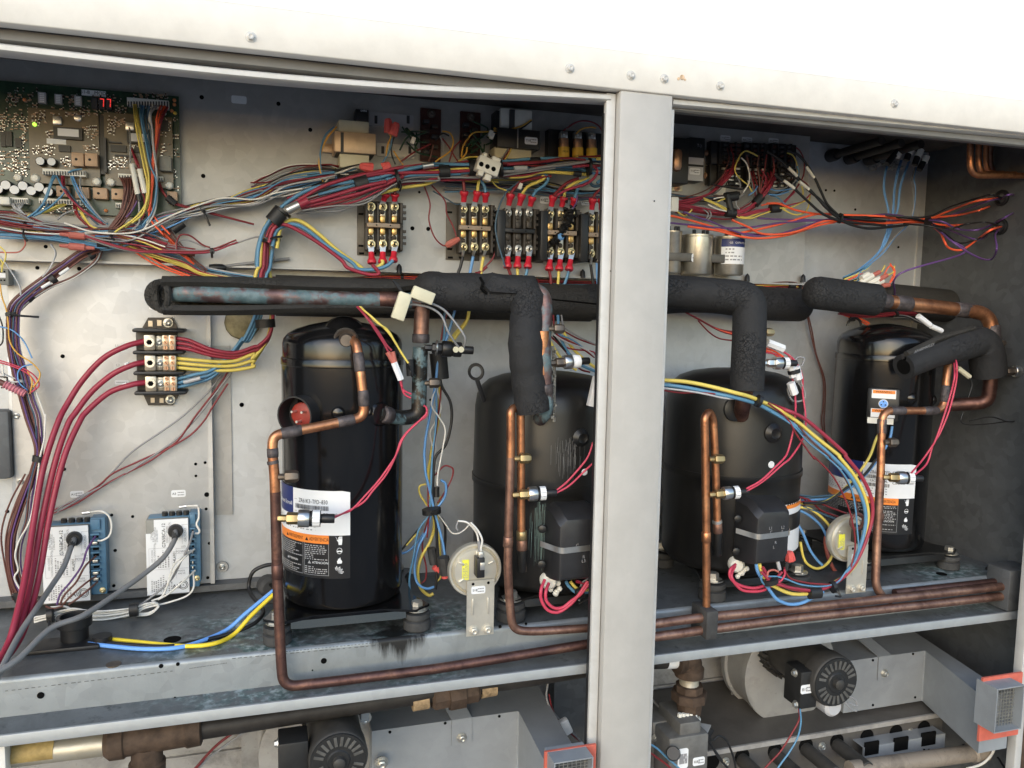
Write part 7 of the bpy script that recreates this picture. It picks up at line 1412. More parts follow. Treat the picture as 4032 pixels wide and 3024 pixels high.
# ---- bundle hanging between the two left compressors
h=harness(('L',220,470,1.15),'blue, yellow, black and white wires hanging tied between the two left compressors')
for col,r,pts in (('yellow',2.6,'I:1985,380 1960,480 1860,620 1790,750 1740,900 1730,1080 1720,1300 1680,1500 1650,1650 L:215,0 190,150 210,350 235,480 240,620 200,750 130,870 100,1000 120,1130 190,1200 235,1190'),('lblue',2.0,'I:1860,380 1800,600 1720,800 1690,1000 1650,1300 1610,1500 1590,1650 L:160,0 170,130 200,280 230,430 270,560 320,740 335,860'),('lblue',2.0,'L:300,200 340,230 340,330 280,420 220,480 180,640 110,780 70,950 90,1080 170,1140 240,1130'),('black',2.2,'I:1720,800 1740,1020 1820,1180 1830,1350 1780,1550 1700,1640 L:240,80 230,300 240,480 260,600 270,900 255,1150'),('black',2.0,'L:240,480 320,560 340,680 330,860'),('white',1.4,'I:1640,760 1700,830 L:250,20 260,150 265,250'),('white',1.3,'I:1690,1060 1660,1200 1720,1310 1780,1420 1760,1560 1740,1659 L:290,40 275,150 270,250'),('white',1.3,'I:1700,1060 1740,1220 1690,1350 1640,1450 1670,1580 1690,1659 L:262,60'),('dred',1.3,'I:1720,800 1730,950 1740,1100 L:230,50 240,160 320,75 380,75 410,120 390,200 320,330 270,400'),('dred',1.3,'L:215,480 160,640 140,800 170,950 165,1060 130,1100'),('dred',1.2,'L:190,200 185,400 200,520 180,700'),('blue',1.6,'I:1770,400 1760,650 1720,800 1700,1000 1700,1300 L:225,0 220,200 210,400 190,500 110,650 60,850 30,1050 35,1190'),('yellow',1.5,'L:170,235 120,250 125,320 180,420'),('yellow',1.5,'L:300,340 270,430 280,560 300,1000 270,1080'),('yellow',1.4,'L:0,770 70,690 120,640'),('lblue',1.7,'L:-80,850 20,810 100,740 150,660'),('black',1.6,'L:-60,830 40,710 130,600'),('grey',1.6,'I:1780,400 1760,560 1700,800'),('dred',1.2,'I:1800,380 1760,520 1740,640'),('white',1.2,'L:270,490 340,590 400,650 460,665 510,620 540,590 560,575')): wire(h,col,r,'L',pts,1.14+rng.uniform(-.012,.012),8)
tie(h,'L',220,470,1.12,85,14,(75,-30),w_=8); tie(h,'I',1725,865,1.14,85,13,None,'tape_wrap','tape',38); sleeve(h,'L',(262,260),(262,345),1.12,4.4,'black','black_connector')
sleeve(h,'L',(320,870),(345,1020),1.12,9,'rubber','grey_boot',8); sleeve(h,'L',(215,790),(240,930),1.14,6.5,'rubber','grey_boot',8); sleeve(h,'L',(335,1022),(340,1050),1.12,5.4,'rednut','red_tip',8); sleeve(h,'L',(245,950),(285,990),1.135,5.4,'rednut','red_tip',8)
t=thing('switch_lead',U('L',640,720,1.05),'white wire pair arching over to the round switch left of the post','wire pair','pressure switch leads')
wire(t,'white',1.5,'L','450,555 540,575 610,650 630,740',1.02); wire(t,'white',1.5,'L','560,570 630,630 660,720 655,800 658,850',1.015); wire(t,'grey',1.2,'L','450,555 435,610 450,640',1.02); sleeve(t,'L',(632,730),(640,860),1.018,2.2,'w_grey','grey_sleeve'); sleeve(t,'L',(655,830),(662,930),1.008,3,'tin','crimp')
# behind-foam tangle near the post
h=harness(('K',1500,650,1.17),'red, blue and yellow wires tangled behind the switch left of the post')
for col,r,pts in (('dred',1.6,'1280,420 1290,520 1320,600 1480,680 1640,790'),('blue',2.4,'1320,420 1330,560 1380,700 1480,830 1660,920'),('yellow',2.4,'1250,650 1350,800 1480,900'),('yellow',2.4,'1370,570 1440,700 1540,800 1660,890'),('grey',1.4,'1350,420 1370,520 1480,600 1680,690'),('dred',1.3,'1370,560 1500,630 1670,690'),('lgrey',1.3,'1280,590 1400,660 1560,720 1650,790'),('blue',1.3,'1290,580 1450,640 1600,760'),('red',1.3,'1290,640 1420,710 1600,740 1650,770'),('black',1.6,'1280,600 1400,740 1560,880'),('dred',1.5,'1250,600 1380,720 1500,880 1600,920')): wire(h,col,r,'K',pts,1.17+rng.uniform(-.01,.01))
MB().box(U('K',1640,1090,1.02),(.012,.012,.042),.001,rotm(12)).build('white_connector',M['label'],h)
# heater wires and bundle under the left terminal box
def heater(lab,c,items): 
    t=thing('heater_lead',parse(c,items[0],1.0)[0],lab,'wire pair','red heater leads')
    for p in items: wire(t,'pinkred',2.3,c,p,1.0,9)
    return t
heater('red heater wire pair looping from the plug left of the post','L',['1205,1070,1.012 1175,1150 1175,1240 1230,1330 1320,1350 1420,1290 1500,1200 1580,1080','1240,1100,1.012 1215,1170 1220,1250 1280,1310 1360,1310 1440,1250 1520,1190 1600,1090'])
heater('red heater wire pair looping from the plug right of the post','N',['655,935,1.012 610,980 610,1050 680,1110 800,1140 900,1120 1000,1060 1060,1000','650,950,1.012 620,1040 700,1150 820,1170 920,1150 1010,1090 1040,1070'])
h=harness(('L',1450,1180,1.03),'wires tied in a bunch under the terminal box left of the post')
for col,r,pts in (('blue',2.3,'1390,1085 1420,1130 1490,1180 1620,1170'),('yellow',2.3,'1430,1085 1480,1140 1540,1160 1620,1150'),('red',2.3,'1480,1080 1560,1100 1640,1080'),('grey',1.4,'1640,1030 1540,1090 1510,1180 1505,1250'),('black',1.4,'1500,1280 1600,1220 1660,1200')): wire(h,col,r,'L',pts,1.02)
tie(h,'L',1510,1185,1.01,-20,8,None,'tape_wrap','tape',10)
# ---- big looping cables round compressor 3
h=harness(('N',1600,1050,1.0),'big loop of yellow, blue and red cables round the compressor right of the post')
for col,r,pts in (('yellow',2.9,'M:-60,985,1.02 200,1000,1.0 420,1040,.99 640,1095,.975 800,1140,.98 1000,1230 1180,1340 1350,1480 1550,1640 N:1560,0 1690,160 1780,340 1810,500 1790,640 1740,800 1700,930 1600,1040 1480,1110 1330,1180 1150,1190 1000,1130 920,1070 880,990 862,930'),('blue',2.9,'M:-60,1020,1.02 200,1050,1.0 450,1100,.99 650,1140,.98 850,1200 1000,1280 1180,1390 1350,1530 N:1500,0 1660,170 1760,370 1790,540 1760,720 1690,900 1620,1010'),('red',2.9,'M:900,1180,1.03 1100,1250 1250,1320 1400,1440 1600,1620 N:1620,0 1740,150 1830,330 1850,480 1820,640 1740,850 1640,1000 1500,1110 1350,1160 1180,1150 1050,1110 950,1050 890,960'),('lgrey',1.4,'M:-40,1050 300,1090 550,1140 640,1150'),('dred',1.3,'M:-40,1065 180,1095 350,1100 600,1120'),('dred',1.3,'M:940,1190 1100,1310 1200,1480 1330,1659 N:1340,0 1470,120 1560,260 1640,440 1680,640 1700,800 1660,960'),('blue',1.3,'M:960,1260 1150,1380 1300,1540 1450,1659 N:1440,-10 1560,110 1660,270 1700,450 1720,640 1720,800 1690,900 1620,1000 1540,1090 1400,1130 1220,1110 1100,1060 1020,1040 950,1035 890,1040 880,1080 920,1130 950,1130'),('brown',1.3,'M:1200,1380 1300,1500 1480,1659'),('lblue',2.7,'N:835,930 850,1000 900,1080 960,1170 1020,1240 1120,1280 1230,1270 1330,1220 1420,1170'),('dred',1.4,'N:1480,1110 1300,1100 1150,1060 1090,1010 1080,960'),('red',2.2,'N:880,1000 960,1080 1100,1130 1300,1160')): wire(h,col,r,'N',pts,.985+rng.uniform(-.006,.006),8)
tie(h,'M',855,1170,.978,25,9,None,w_=6); tie(h,'N',1345,1185,.983,-5,8.5,None,'tape_wrap','tape',20); tie(h,'N',1505,1130,.982,-20,9.5,(20,80),w_=6); tie(h,'N',960,1080,.98,80,12,None,'tape_wrap','tape',7)
wire(h,'salmon',1.5,'N','930,1080 940,1010 990,990 1030,1000',.98); wire(h,'pinkred',1.5,'N','1000,1105 1060,1070 1085,1020 1080,980',.978); sleeve(h,'N',(1020,900),(1040,980),.99,2.8,'w_lgrey'); sleeve(h,'N',(1105,920),(1095,985),.99,3.4,'tape')
h=harness(('N',1350,600,1.15),'blue, yellow and dark red wires curving between the two right compressors')
for col,r,pts in (('lblue',2.3,'1195,375 1350,370 1500,350 1650,270 1760,180 1880,40 M:1990,1520 2020,1390'),('yellow',2.3,'1200,400 1400,400 1550,320 1650,230 1750,110 M:1830,1640 1890,1480 1960,1420'),('black',2.3,'1250,400 1450,390 1620,270 1780,150 1880,20'),('dblue',2.0,'1200,360 1400,340 1560,330'),('yellow',2.3,'1200,435 1300,450 1400,520 1470,600 1500,700 1510,810 1460,920 1370,970 1280,930 1240,850 1220,740'),('lblue',2.3,'1195,455 1300,510 1400,600 1460,720 1480,800'),('lblue',2.3,'1185,570 1240,660 1300,800 1360,890 1410,940'),('black',2.3,'1190,600 1220,760 1270,920 1360,985 1450,950 1510,860'),('dred',1.4,'1200,340 1250,350 1260,410 1210,440'),('dred',1.4,'1190,345 1300,370 1400,460 1550,520'),('dred',1.4,'1220,390 1350,390 1500,450 1620,490'),('dblue',1.5,'1240,430 1350,470 1550,550'),('brown',1.4,'1480,0 1600,170 1680,330 1720,470'),('black',1.6,'1660,480 1720,500 1760,540'),('dblue',1.4,'1200,330 1350,345')): wire(h,col,r,'N',pts,1.07+rng.uniform(-.012,.012),8)
wire(h,'salmon',3.4,'N','1500,580 1440,700 1450,830 1500,960 1540,1010',1.12); MB().torus(U('N',1715,560,1.0),(0,1,0),.012,.0026,18,6).build('coiled_lead',M['w_brown'],h)
# ---- grey igniter cables, white bundle, grey/red pair, cut ends on the pan
for lab,pts,gx in (('thick grey ignition cable from the left module','590,945,1.222 560,1020,1.20 500,1180,1.18 390,1350,1.15 290,1500,1.10 170,1680,1.07 H:60,780,1.03 -40,980,1.0',590),('thick grey ignition cable from the right module crossing the left one','1390,885,1.222 1380,960,1.20 1300,1090,1.18 1150,1220,1.16 900,1400,1.12 650,1560,1.08 400,1659,1.06 H:150,790,1.02 -60,920,1.0',1390)):
    t=thing('ignition_cable',U('G',gx,1000,1.2),lab,'cable','thick grey ignition cables'); wire(t,'cable',3.7,'G',pts,1.2,9,'cable'); y=945 if gx<1000 else 885
    MB().lathe(U('G',gx,y,1.2275),(0,-1,0),[(0,.0105),(.005,.010),(.008,.0085),(.008,.006)],20).build('rubber_boot',M['black'],t); sleeve(t,'G',(gx-2,y+10,1.222),((560,1010,1.20) if gx<1000 else (1383,950,1.2)),1.2,4.3,'rubber','boot_neck')
h=harness(('G',800,1530,1.19),'white wire bundle with a tied loop lying on the pan below the igniter boxes')
for k in range(9): wire(h,'white',1.25,'G',f'270,{1570+k*5} 380,{1545+k*5} 560,{1500+k*10} 700,{1525+k*8} 850,{1520+k*8} 1060,{1500+k*5} 1150,{1460+k*4} {1220+k*4},{1450+k*3} {1250-k*3},{1490+k*3} {1180},{1530+k*3} 1080,{1540+k*2}',1.185+.003*(k%4),7)
for pts in ('400,1490 520,1480 620,1540 760,1570 900,1560 1050,1530','1530,1210,1.222 1530,1330 1480,1400 1360,1450 1260,1470','660,1590 800,1615 920,1590 1040,1550','1545,1200,1.22 1430,1290 1330,1380 1250,1430','1510,1040,1.222 1440,1090 1370,1170 1330,1300 1290,1400 1200,1440','1540,1030,1.222 1460,1100 1380,1200 1320,1330'): wire(h,'white',1.35,'G',pts,1.195)
wire(h,'grey',1.6,'G','1530,890,1.222 1490,1000 1430,1130 1360,1260 1250,1370 1090,1490',1.2); wire(h,'brown',1.3,'G','360,1480 420,1500 500,1480',1.18)
tie(h,'G',400,1555,1.18,-10,10,(20,70),w_=7); tie(h,'G',1060,1510,1.18,-8,9.5,None,'tape_wrap','tape',11)
h=harness(('G',700,1200,1.21),'purple and brown leads plugged into the left igniter box')
for col,pts in (('purple','755,930,1.224 700,1040 650,1160 560,1290 480,1390 450,1470'),('brown','760,1085,1.224 680,1160 600,1290 510,1400 470,1480'),('brown','760,1245,1.224 680,1310 560,1410 490,1480'),('brown','770,1290,1.224 700,1350 600,1430 540,1470')): wire(h,col,1.45,'G',pts,1.2)
for x0,pts in ((0,'710,738,1.24 800,730 860,760 890,840 870,920 820,960 775,965'),(1,'1475,690,1.24 1540,685 1580,700 1570,780 1555,830 1575,880 1570,905 1545,905')):
    t=thing('ground_lead',U('G',800+700*x0,700,1.23),('short white jumper wire looping over the right side of the left igniter box','short white jumper wire looping over the right side of the right igniter box')[x0],'wire','white jumper wires'); wire(t,'white',1.5,'G',pts,1.225); sleeve(t,'G',((650,745),(1420,697))[x0],((712,738),(1478,689))[x0],1.238,2.6,'tin','crimp')
h=harness(('G',900,400,1.25),'grey and dark red wire pair sagging across the bright lower plate to the left')
for col,pts in (('grey','F:1930,1270 1800,1440 1600,1620 G:1280,100 1050,260 870,440 760,550 560,650 380,750'),('grey','F:2020,1250 1850,1480 1750,1600 G:1400,150 1150,330 920,470 720,580 400,770'),('dred','F:1990,1240 1880,1400 1700,1640 G:1500,50 1370,200 1100,330 900,430 780,530 600,640 390,740'),('dred','F:1985,1350 1850,1560 G:1620,20 1500,130 1330,240 1180,340 950,450 800,540 620,660 400,760')): wire(h,col,1.35,'F',pts,1.25)
for col,lab,pts in (('byellow','cut yellow wire lying across the pan','H:755,628,1.16 900,640,1.12 1100,660,1.09 1300,680,1.08 1500,692,1.08 1700,670,1.08 1850,600,1.09 2000,440,1.10 2212,240,1.12 I:0,1500'),('bblue','cut bright blue wire lying across the pan','H:700,672,1.15 900,695,1.11 1150,715,1.085 1400,705,1.085 1600,650,1.09 1800,560,1.10 1950,430,1.11 2212,215,1.13'),('black','cut black wire lying between the yellow and blue ones on the pan','H:760,655,1.16 1000,680,1.12 1300,695,1.09 1500,665,1.09 1800,600,1.09 2000,520,1.10 2080,440,1.12 2070,380,1.14 2000,300,1.18 1970,220,1.2 2000,110,1.2 2080,60,1.2 2180,40,1.2')):
    pts=' '.join(p for p in pts.split() if not p.startswith('I:')); P=[]
    for tk in pts.replace('H:','').split():
        q=[float(a) for a in tk.split(',')]; p=U('H',*q[:3]); f_=UZ('H',q[0],q[1],-.4385); P.append(f_ if (q[0]<1560 or p.z<-.4385) and f_.y<1.25 and f_.y>1.03 else p)
    t=thing('cut_wire',P[0],lab,'wire','cut wires lying on the pan'); wire(t,col,2.9,'H',P,1.1,8,'insulation')
    d=(P[0]-P[1]).normalized(); MB().cyl(P[0],P[0]+d*.003,.0014).build('copper_core',M['tin'],t)
MB().lathe(U('H',2130,220,1.2),(.3,-1,0),[(-.01,.016),(.004,.016),(.008,.011)],16).build('rubber_plug',M['rubber'],label='grey rubber plug on the back wall behind the left compressor foot',cat='plug')
# ================================================================ gas heat section below the pan
ylw=1.275
lw=MB().span(XL,XR,ylw,ylw+.01,-1.05,-.4465).build('lower_back_wall',M['zinc_dirty'],kind='structure',label='dirty pale back wall of the gas heat section',smooth=False)
for c,xa,ya,xb,yb in (('R',60,440,515,398),('H',1300,1592,2080,1482)):
    p,q=U(c,xa,ya,ylw-.003),U(c,xb,yb,ylw-.003); MB().box((p+q)/2,((q-p).length,.006,.004),.0005).build('seam',M['zinc_dirty'],lw,smooth=False)
MB().span(XL,XR,1.0,1.285,-.4935,-.4925+.0005).build('pan_underside',M['zinc_side'],pan,smooth=False)
# dark panel put in to stand for the unlit gap beside the left duct
pbox(None,'shadow_panel','zinc_side','Q',1888,395,2110,900,1.235,.03,label='dark panel added for the shaded gap beside the left flue duct, left of the post',cat='panel')
# gas pipe along the front
t=thing('gas_pipe',U('H',1100,1650,1.03),'long rusty gas pipe with a tee and union running below the pan edge','gas pipe')
YG=1.03; a,b_,c_,d_,e_=[U(*q,YG) for q in (('H',-200,1590),('H',870,1460),('H',1390,1375),('Q',1150,512),('Q',2150,325))]
z_=lambda p:p
MB().cyl(a,b_,.0142,None,20).build('galvanised_section',M['galvpipe'],t); MB().cyl(U('H',110,1545,YG),U('H',440,1505,YG),.0146,None,20).build('yellow_stain',M['galvstain'] if 'galvstain' in M else MT.setdefault('galvstain',plain('yellow_pipe_stain',(.38,.27,.10),.6,.2,.4,.4,60)),t,label='yellow stained stretch')
MB().lathe(b_,c_-b_,[(-.006,.0150),(0,.0205),(.016,.021),(.018,.019),(.085,.019),(.088,.021),(.104,.0205),(.106,.016)],24).build('tee_body',M['iron'],t)
q=(b_+c_)/2+V((.004,0,0)); MB().lathe(q,(0,0,-1),[(.010,.018),(.030,.0185),(.032,.0215),(.046,.021),(.047,.014)],22).build('tee_branch',M['iron'],t); MB().lathe(q,(0,0,-1),[(.045,.0135),(.09,.0135)],18).build('nipple',M['galvpipe'],t)
MB().cyl(c_,U('H',1470,1364,YG),.0146,None,18).build('thread_end',M['galvpipe'],t); MB().cyl(c_,e_,.0138,None,20).build('dark_section',M['iron_dk'],t)
u0=U('Q',1190,505,YG); dd=(e_-u0).normalized()
MB().lathe(u0,dd,[(-.004,.0150),(.0,.0185),(.020,.0185),(.0202,.023),(.042,.023),(.0422,.0185),(.06,.0185),(.064,.0148)],8).build('union',M['iron'],t); MB().lathe(u0-dd*.03,dd,[(0,.0142),(.022,.0145)],18).build('rust_collar',MT.setdefault('rustpale',plain('pale_rust',(.36,.25,.14),.7,.2,.4,.5,90)),t); MB().lathe(u0+dd*.066,dd,[(0,.0145),(.022,.0142)],18).build('rust_collar',MT.setdefault('rustpale',plain('pale_rust',(.36,.25,.14),.7,.2,.4,.5,90)),t)
# vertical drop to the gas valve right of the post
t=thing('gas_pipe',U('R',270,700,1.03),'rusty gas pipe elbow and union dropping to the valve right of the post','gas pipe'); YG=1.04
a=U('R',-60,300,YG); e0=U('R',268,285,YG)
MB().cyl(a,U('R',190,290,YG),.0128,None,18).build('dark_section',M['iron_dk'],t); MB().cyl(U('R',130,293,YG),U('R',200,288,YG),.0134,None,18).build('thread_tape',M['label'],t,label='yellowed thread tape')
P=rounded([U('R',190,290,YG),e0,U('R',268,345,YG)],.03,8); MB().tube(P,.0195,20).lathe(P[0],P[0]-P[1],[(-.012,.0195),(-.008,.022),(.0,.022),(.001,.015)],20).lathe(P[-1],(0,0,-1),[(-.006,.0195),(-.003,.0225),(.010,.022),(.011,.015)],20).build('elbow',M['iron'],t)
zz=[U('R',268,y,YG) for y in (370,432,470,520,560,605,645)]
s=MB(); 
for k in range(9): s.lathe(zz[0]+(zz[1]-zz[0])*(k/9),(0,0,-1),[(0,.0138),(.0015,.0148),(.003,.0138)],18)
s.build('threaded_nipple',M['galvpipe'],t)
MB().lathe(zz[1],(0,0,-1),[(0,.021),((zz[1]-zz[2]).length,.021)],8).build('union_nut',M['iron'],t); MB().lathe(zz[2],(0,0,-1),[(0,.026),(.001,.0275),((zz[2]-zz[3]).length,.0275),((zz[2]-zz[3]).length+.001,.026)],8,.3).build('union_ring',M['iron'],t); MB().lathe(zz[3],(0,0,-1),[(0,.021),((zz[3]-zz[5]).length*.9,.0185)],8).build('union_nut',M['iron'],t)
MB().cyl(zz[5],zz[6]-V((0,0,.02)),.0142,None,18).build('nipple',M['galvpipe'],t); s=MB()
for k in range(5): s.lathe(U('R',212+k*22,632,YG-.015),(0,0,1),[(-.008,.003),(.0,.0045),(.008,.003)],7)
s.torus(zz[6]+V((0,0,.004)),(0,0,1),.0145,.003,20,6).build('thread_sealant',M['nylon'],t)
# gas valve
t=thing('gas_valve',U('R',220,920,1.04),'grey gas valve with white stickers at the foot of the gas pipe','gas valve')
pbox(t,'body','valve' if 'valve' in M else MT.setdefault('valve',plain('cast_grey',(.16,.155,.145),.5,.3,.4,.2)) and 'valve','R',150,735,380,1000,1.0,.08,.004); pbox(t,'side_body','valve','R',50,650,160,980,1.045,.06,.004); pbox(t,'inlet_block','valve','R',215,655,338,740,1.005,.07,.003)
q=zz[6]+V((0,-.004,-.008)); pl=[q+V((x,y,0)) for x,y in ((-.030,-.012),(.004,-.036),(.034,-.004),(.0,.022))]; MB().prism(pl,(0,0,-.001),(0,0,.0005)).build('alloy_plate',M['zinc_low'],t,smooth=False)
sticker(t,'R',203,808,262,925,.9994,None,'label',lines=4); sticker(t,'R',290,858,358,905,.9994,'K83'); MB().cyl(U('R',175,835,1.0),U('R',175,835,.985),.011,.009,16).build('knob',M['black'],t)
screw(t,U('R',70,745,1.044),.004)
# draft blowers
def blower(c,face,fr,hc,hr,box,label,Yf,lab2):
    t=thing('draft_blower',U(c,hc[0],hc[1]+hr,1.16),label,'blower','draft blowers')
    q=U(c,*face,Yf); r=(U(c,face[0]+fr,face[1],Yf)-q).length; h=U(c,*hc,1.145); R=(U(c,hc[0]-hr,hc[1],1.145)-h).length
    MB().lathe(h+V((0,.075,0)),(0,-1,0),[(0,R*1.06),(.012,R*1.06),(.013,R*1.0),(.062,R*1.0),(.063,R*1.04),(.074,R*1.04),(.075,R*1.0),(.0752,R*.1)],44).build('scroll_housing',M['housing'],t,ang=30)
    x0,y0,x1,y1=[hc[0]-hr*1.32,hc[1]-hr*.9,hc[0]+hr*.9,hc[1]+hr*.93]
    pbox(t,'flange_plate','housing',c,x0,y0,x1,y1,1.222,.003)
    m=q+V((0,.035,0)); L=(1.140-Yf)-.0
    MB().lathe(V((m.x,1.142,m.z)),(0,-1,0),[(0,r*1.12),(.012,r*1.15),(.013,r*.96)],30).build('cooling_ring',M['motor'],t); s=MB()
    for k in range(26):
        a=2*math.pi*k/26; s.box(V((m.x+math.cos(a)*r*1.15,1.128,m.z+math.sin(a)*r*1.15)),(.004,.028,.0016),0,Matrix.Rotation(-a,3,'Y'))
    s.build('ring_fins',M['motor'],t,smooth=False,kind='stuff')
    MB().lathe(V((q.x,1.140,q.z)),(0,-1,0),[(0,r*.94),(L-.032,r*.97),(L-.031,r*1.02),(L-.006,r*1.02),(L-.003,r*.98),(L-.001,r*.9)],36).build('motor_shell',M['motor'],t,ang=30)
    fc=MB().lathe(q+V((0,.003,0)),(0,-1,0),[(0,r*.97),(.0025,r*.95),(.003,r*.4),(.0045,r*.36),(.0048,r*.05)],36).build('end_bell',M['motorface'],t,ang=30); MB().lathe(q,(0,-1,0),[(0,r*.22),(.008,r*.2),(.010,r*.12)],18).build('hub',M['motor'],t)
    for k in range(22):
        a=2*math.pi*k/22; 
        if k%11 in (0,): continue
        MB().box(q+V((math.cos(a)*r*.70,-.0004,math.sin(a)*r*.70)),(r*.34,.0012,r*.105),.0004,Matrix.Rotation(-a,3,'Y')).build('vent_slot',M['motorslot'],fc,smooth=False)
    o,w_,hh=rect(c,*box,Yf+.012); bx=MB().box((o.x,Yf+.012+.021,o.z),(w_,.042,hh),.002).build('wiring_box',M['motorface'],t)
    screw(bx,V((o.x-w_*.5-.0006,Yf+.028,o.z+hh*.38)),.0045,ax=V((-1,0,0))); screw(bx,V((o.x-w_*.5-.0006,Yf+.022,o.z-hh*.43)),.0045,ax=V((-1,0,0)))
    MB().lathe(q+V((r*.1,.06,-r*1.12)),(0,-1,0),[(0,.016),(.05,.016),(.054,.012)],20).build('motor_capacitor',M['w_lgrey'],t,label='grey motor capacitor below the motor')
    return t,bx,o,q,r
MT['housing']=galv('blower_housing',(.38,.37,.355),.35,.5,.7,(.09,.08,.07),.04,60,14); MT['motorslot']=plain('slot_grey',(.10,.097,.09),.6,.2,.4,.3,50)
t,bx,o,q,r=blower('R',(1125,425),122,(860,365),252,(915,362,1012,575),'draft blower with a black slotted motor right of the post',1.0,'B15')
sticker(t,'R',917,437,985,488,1.0112,'B15')
bl1=t; wire(t,'grey',1.5,'R','1190,540 1240,560 1235,530 1200,505',1.0); wire(t,'grey',1.3,'R','1170,540 1210,580 1240,590',1.0)
h=harness(('R',900,700,1.0),'red and blue motor leads hanging from the blower wiring box')
wire(h,'dred',1.4,'R','905,578 905,640 860,720 800,820 740,890 690,940',1.0); wire(h,'blue',1.4,'R','912,578 915,660 895,750 850,830 800,890 770,940',.998)
t,bx,o,q,r=blower('Q',(640,880),168,(520,820),330,(290,775,465,1010),'draft blower with a black slotted motor at the bottom left',.985,None)
screw(t,U('Q',795,630,1.1),.006); pbox(t,'clip','zinc_duct','Q',770,585,815,650,1.09,.01)
# flue ducts
def duct(c,TL,TR,BL,BR,gask,outl,label,Yc,strap,dots,pd):
    t=thing('flue_duct',U(c,(TL[0]+TR[0])/2,BL[1],Yc),label,'duct','flue ducts')
    tl,tr,bl,br=[U(c,*p,Yc) for p in (TL,TR,BL,BR)]; zt=(tl.z+tr.z)/2; zb=(bl.z+br.z)/2
    go,gw,gh=rect(c,*gask,.940); g0=go.x-gw/2+.012
    plan=[(tl.x,Yc),(tr.x,Yc),(g0,.948),(g0+gw*.72,.948),(g0+gw*.72,.99),(tr.x+.06,ylw-.02),(tl.x,ylw-.02)]
    MB().prism([V((x,y,0)) for x,y in plan],(0,0,zb),(0,0,zt)).build('duct_body',M['zinc_duct'],t,smooth=False)
    # folded seam at the corner
    MB().cyl((tr.x,Yc,zb),(tr.x,Yc,zt),.0014,None,8).build('folded_edge',M['zinc_duct'],t)
    m=MB(); W,H=gw/2,gh/2; ow,_,oh=None,None,None
    oo,w_,h_=rect(c,*outl,.915); 
    iw,ih=w_*.55,h_*.55
    for x0,x1,z0,z1 in ((go.x-W,oo.x-iw*.9,go.z-H,go.z+H),(oo.x+iw*.9,go.x+W,go.z-H,go.z+H),(oo.x-iw*.9,oo.x+iw*.9,oo.z+ih*.9,go.z+H),(oo.x-iw*.9,oo.x+iw*.9,go.z-H,oo.z-ih*.9)): m.span(x0,x1,.9385,.942,z0,z1)
    m.build('gasket',M['gasket'],t,smooth=False)
    x0,x1,z0,z1=oo.x-w_/2,oo.x+w_/2,oo.z-h_/2,oo.z+h_/2; k=.0016; m=MB()
    m.span(x0,x0+k,.912,.95,z0,z1).span(x1-k,x1,.912,.95,z0,z1).span(x0+k,x1-k,.912,.95,z1-k,z1).span(x0+k,x1-k,.912,.95,z0,z0+k).build('outlet_collar',M['zinc_duct'],t,smooth=False)
    m=MB()
    for j in range(1,9): m.box((x0+(x1-x0)*j/9,.926,(z0+z1)/2),(.0009,.0009,z1-z0))
    for j in range(1,13): m.box(((x0+x1)/2,.9272,z0+(z1-z0)*j/13),(x1-x0,.0009,.0009))
    m.build('mesh_guard',M['zincscrew'],t,smooth=False,kind='stuff'); MB().span(x0+k,x1-k,.949,.9495,z0+k,z1-k).build('duct_throat',M['zinc_side'],t,smooth=False)
    sx0,sx1=[U(c,x,strap[1],Yc).x for x in (strap[0],strap[2])]; zs=U(c,(strap[0]+strap[2])/2,strap[3],Yc).z
    s=MB().span(sx0,sx1,Yc-.0025,Yc-.0008,zs,zt+.001).build('strap',M['zinc_duct'],t,smooth=False); MB().hexa([V((sx0,Yc-.0025,zt)),V((sx1,Yc-.0025,zt)),V((sx1-.03,ylw-.03,zt+.05)),V((sx0-.03,ylw-.03,zt+.05)),V((sx0,Yc-.0025,zt+.0015)),V((sx1,Yc-.0025,zt+.0015)),V((sx1-.03,ylw-.03,zt+.0515)),V((sx0-.03,ylw-.03,zt+.0515))]).build('strap_arm',M['zinc_duct'],t,smooth=False)
    screw(s,V(((sx0+sx1)/2,Yc-.0032,zs+(zt-zs)*.28)),.0055)
    for x,y in dots: hole(t,c,x,y,Yc-.0005,2.2,'rivet')
    for x,y in pd:
        p=U(c,x,y,1.03); hole(t,c,x,y,.0,0) if False else None
    return t
du1=duct('R',(1180,303),(1640,237),(1180,606),(1640,520),(1960,382,2186,742),(2040,448,2196,700),'grey flue duct with a red gasket and mesh outlet at the right frame edge',1.115,(1365,260,1440,402),((1335,295),(1335,555),(1580,510),(1568,258)),())
du2=duct('Q',(832,706),(1684,590),(832,1110),(1684,985),(1832,803,2128,1180),(1885,868,2110,1120),'grey flue duct with a red gasket just left of the post foot',1.115,(1295,560,1412,778),((937,712),(1258,660),(1572,620)),())
screw(du2,U('Q',888,893,1.10),.007)
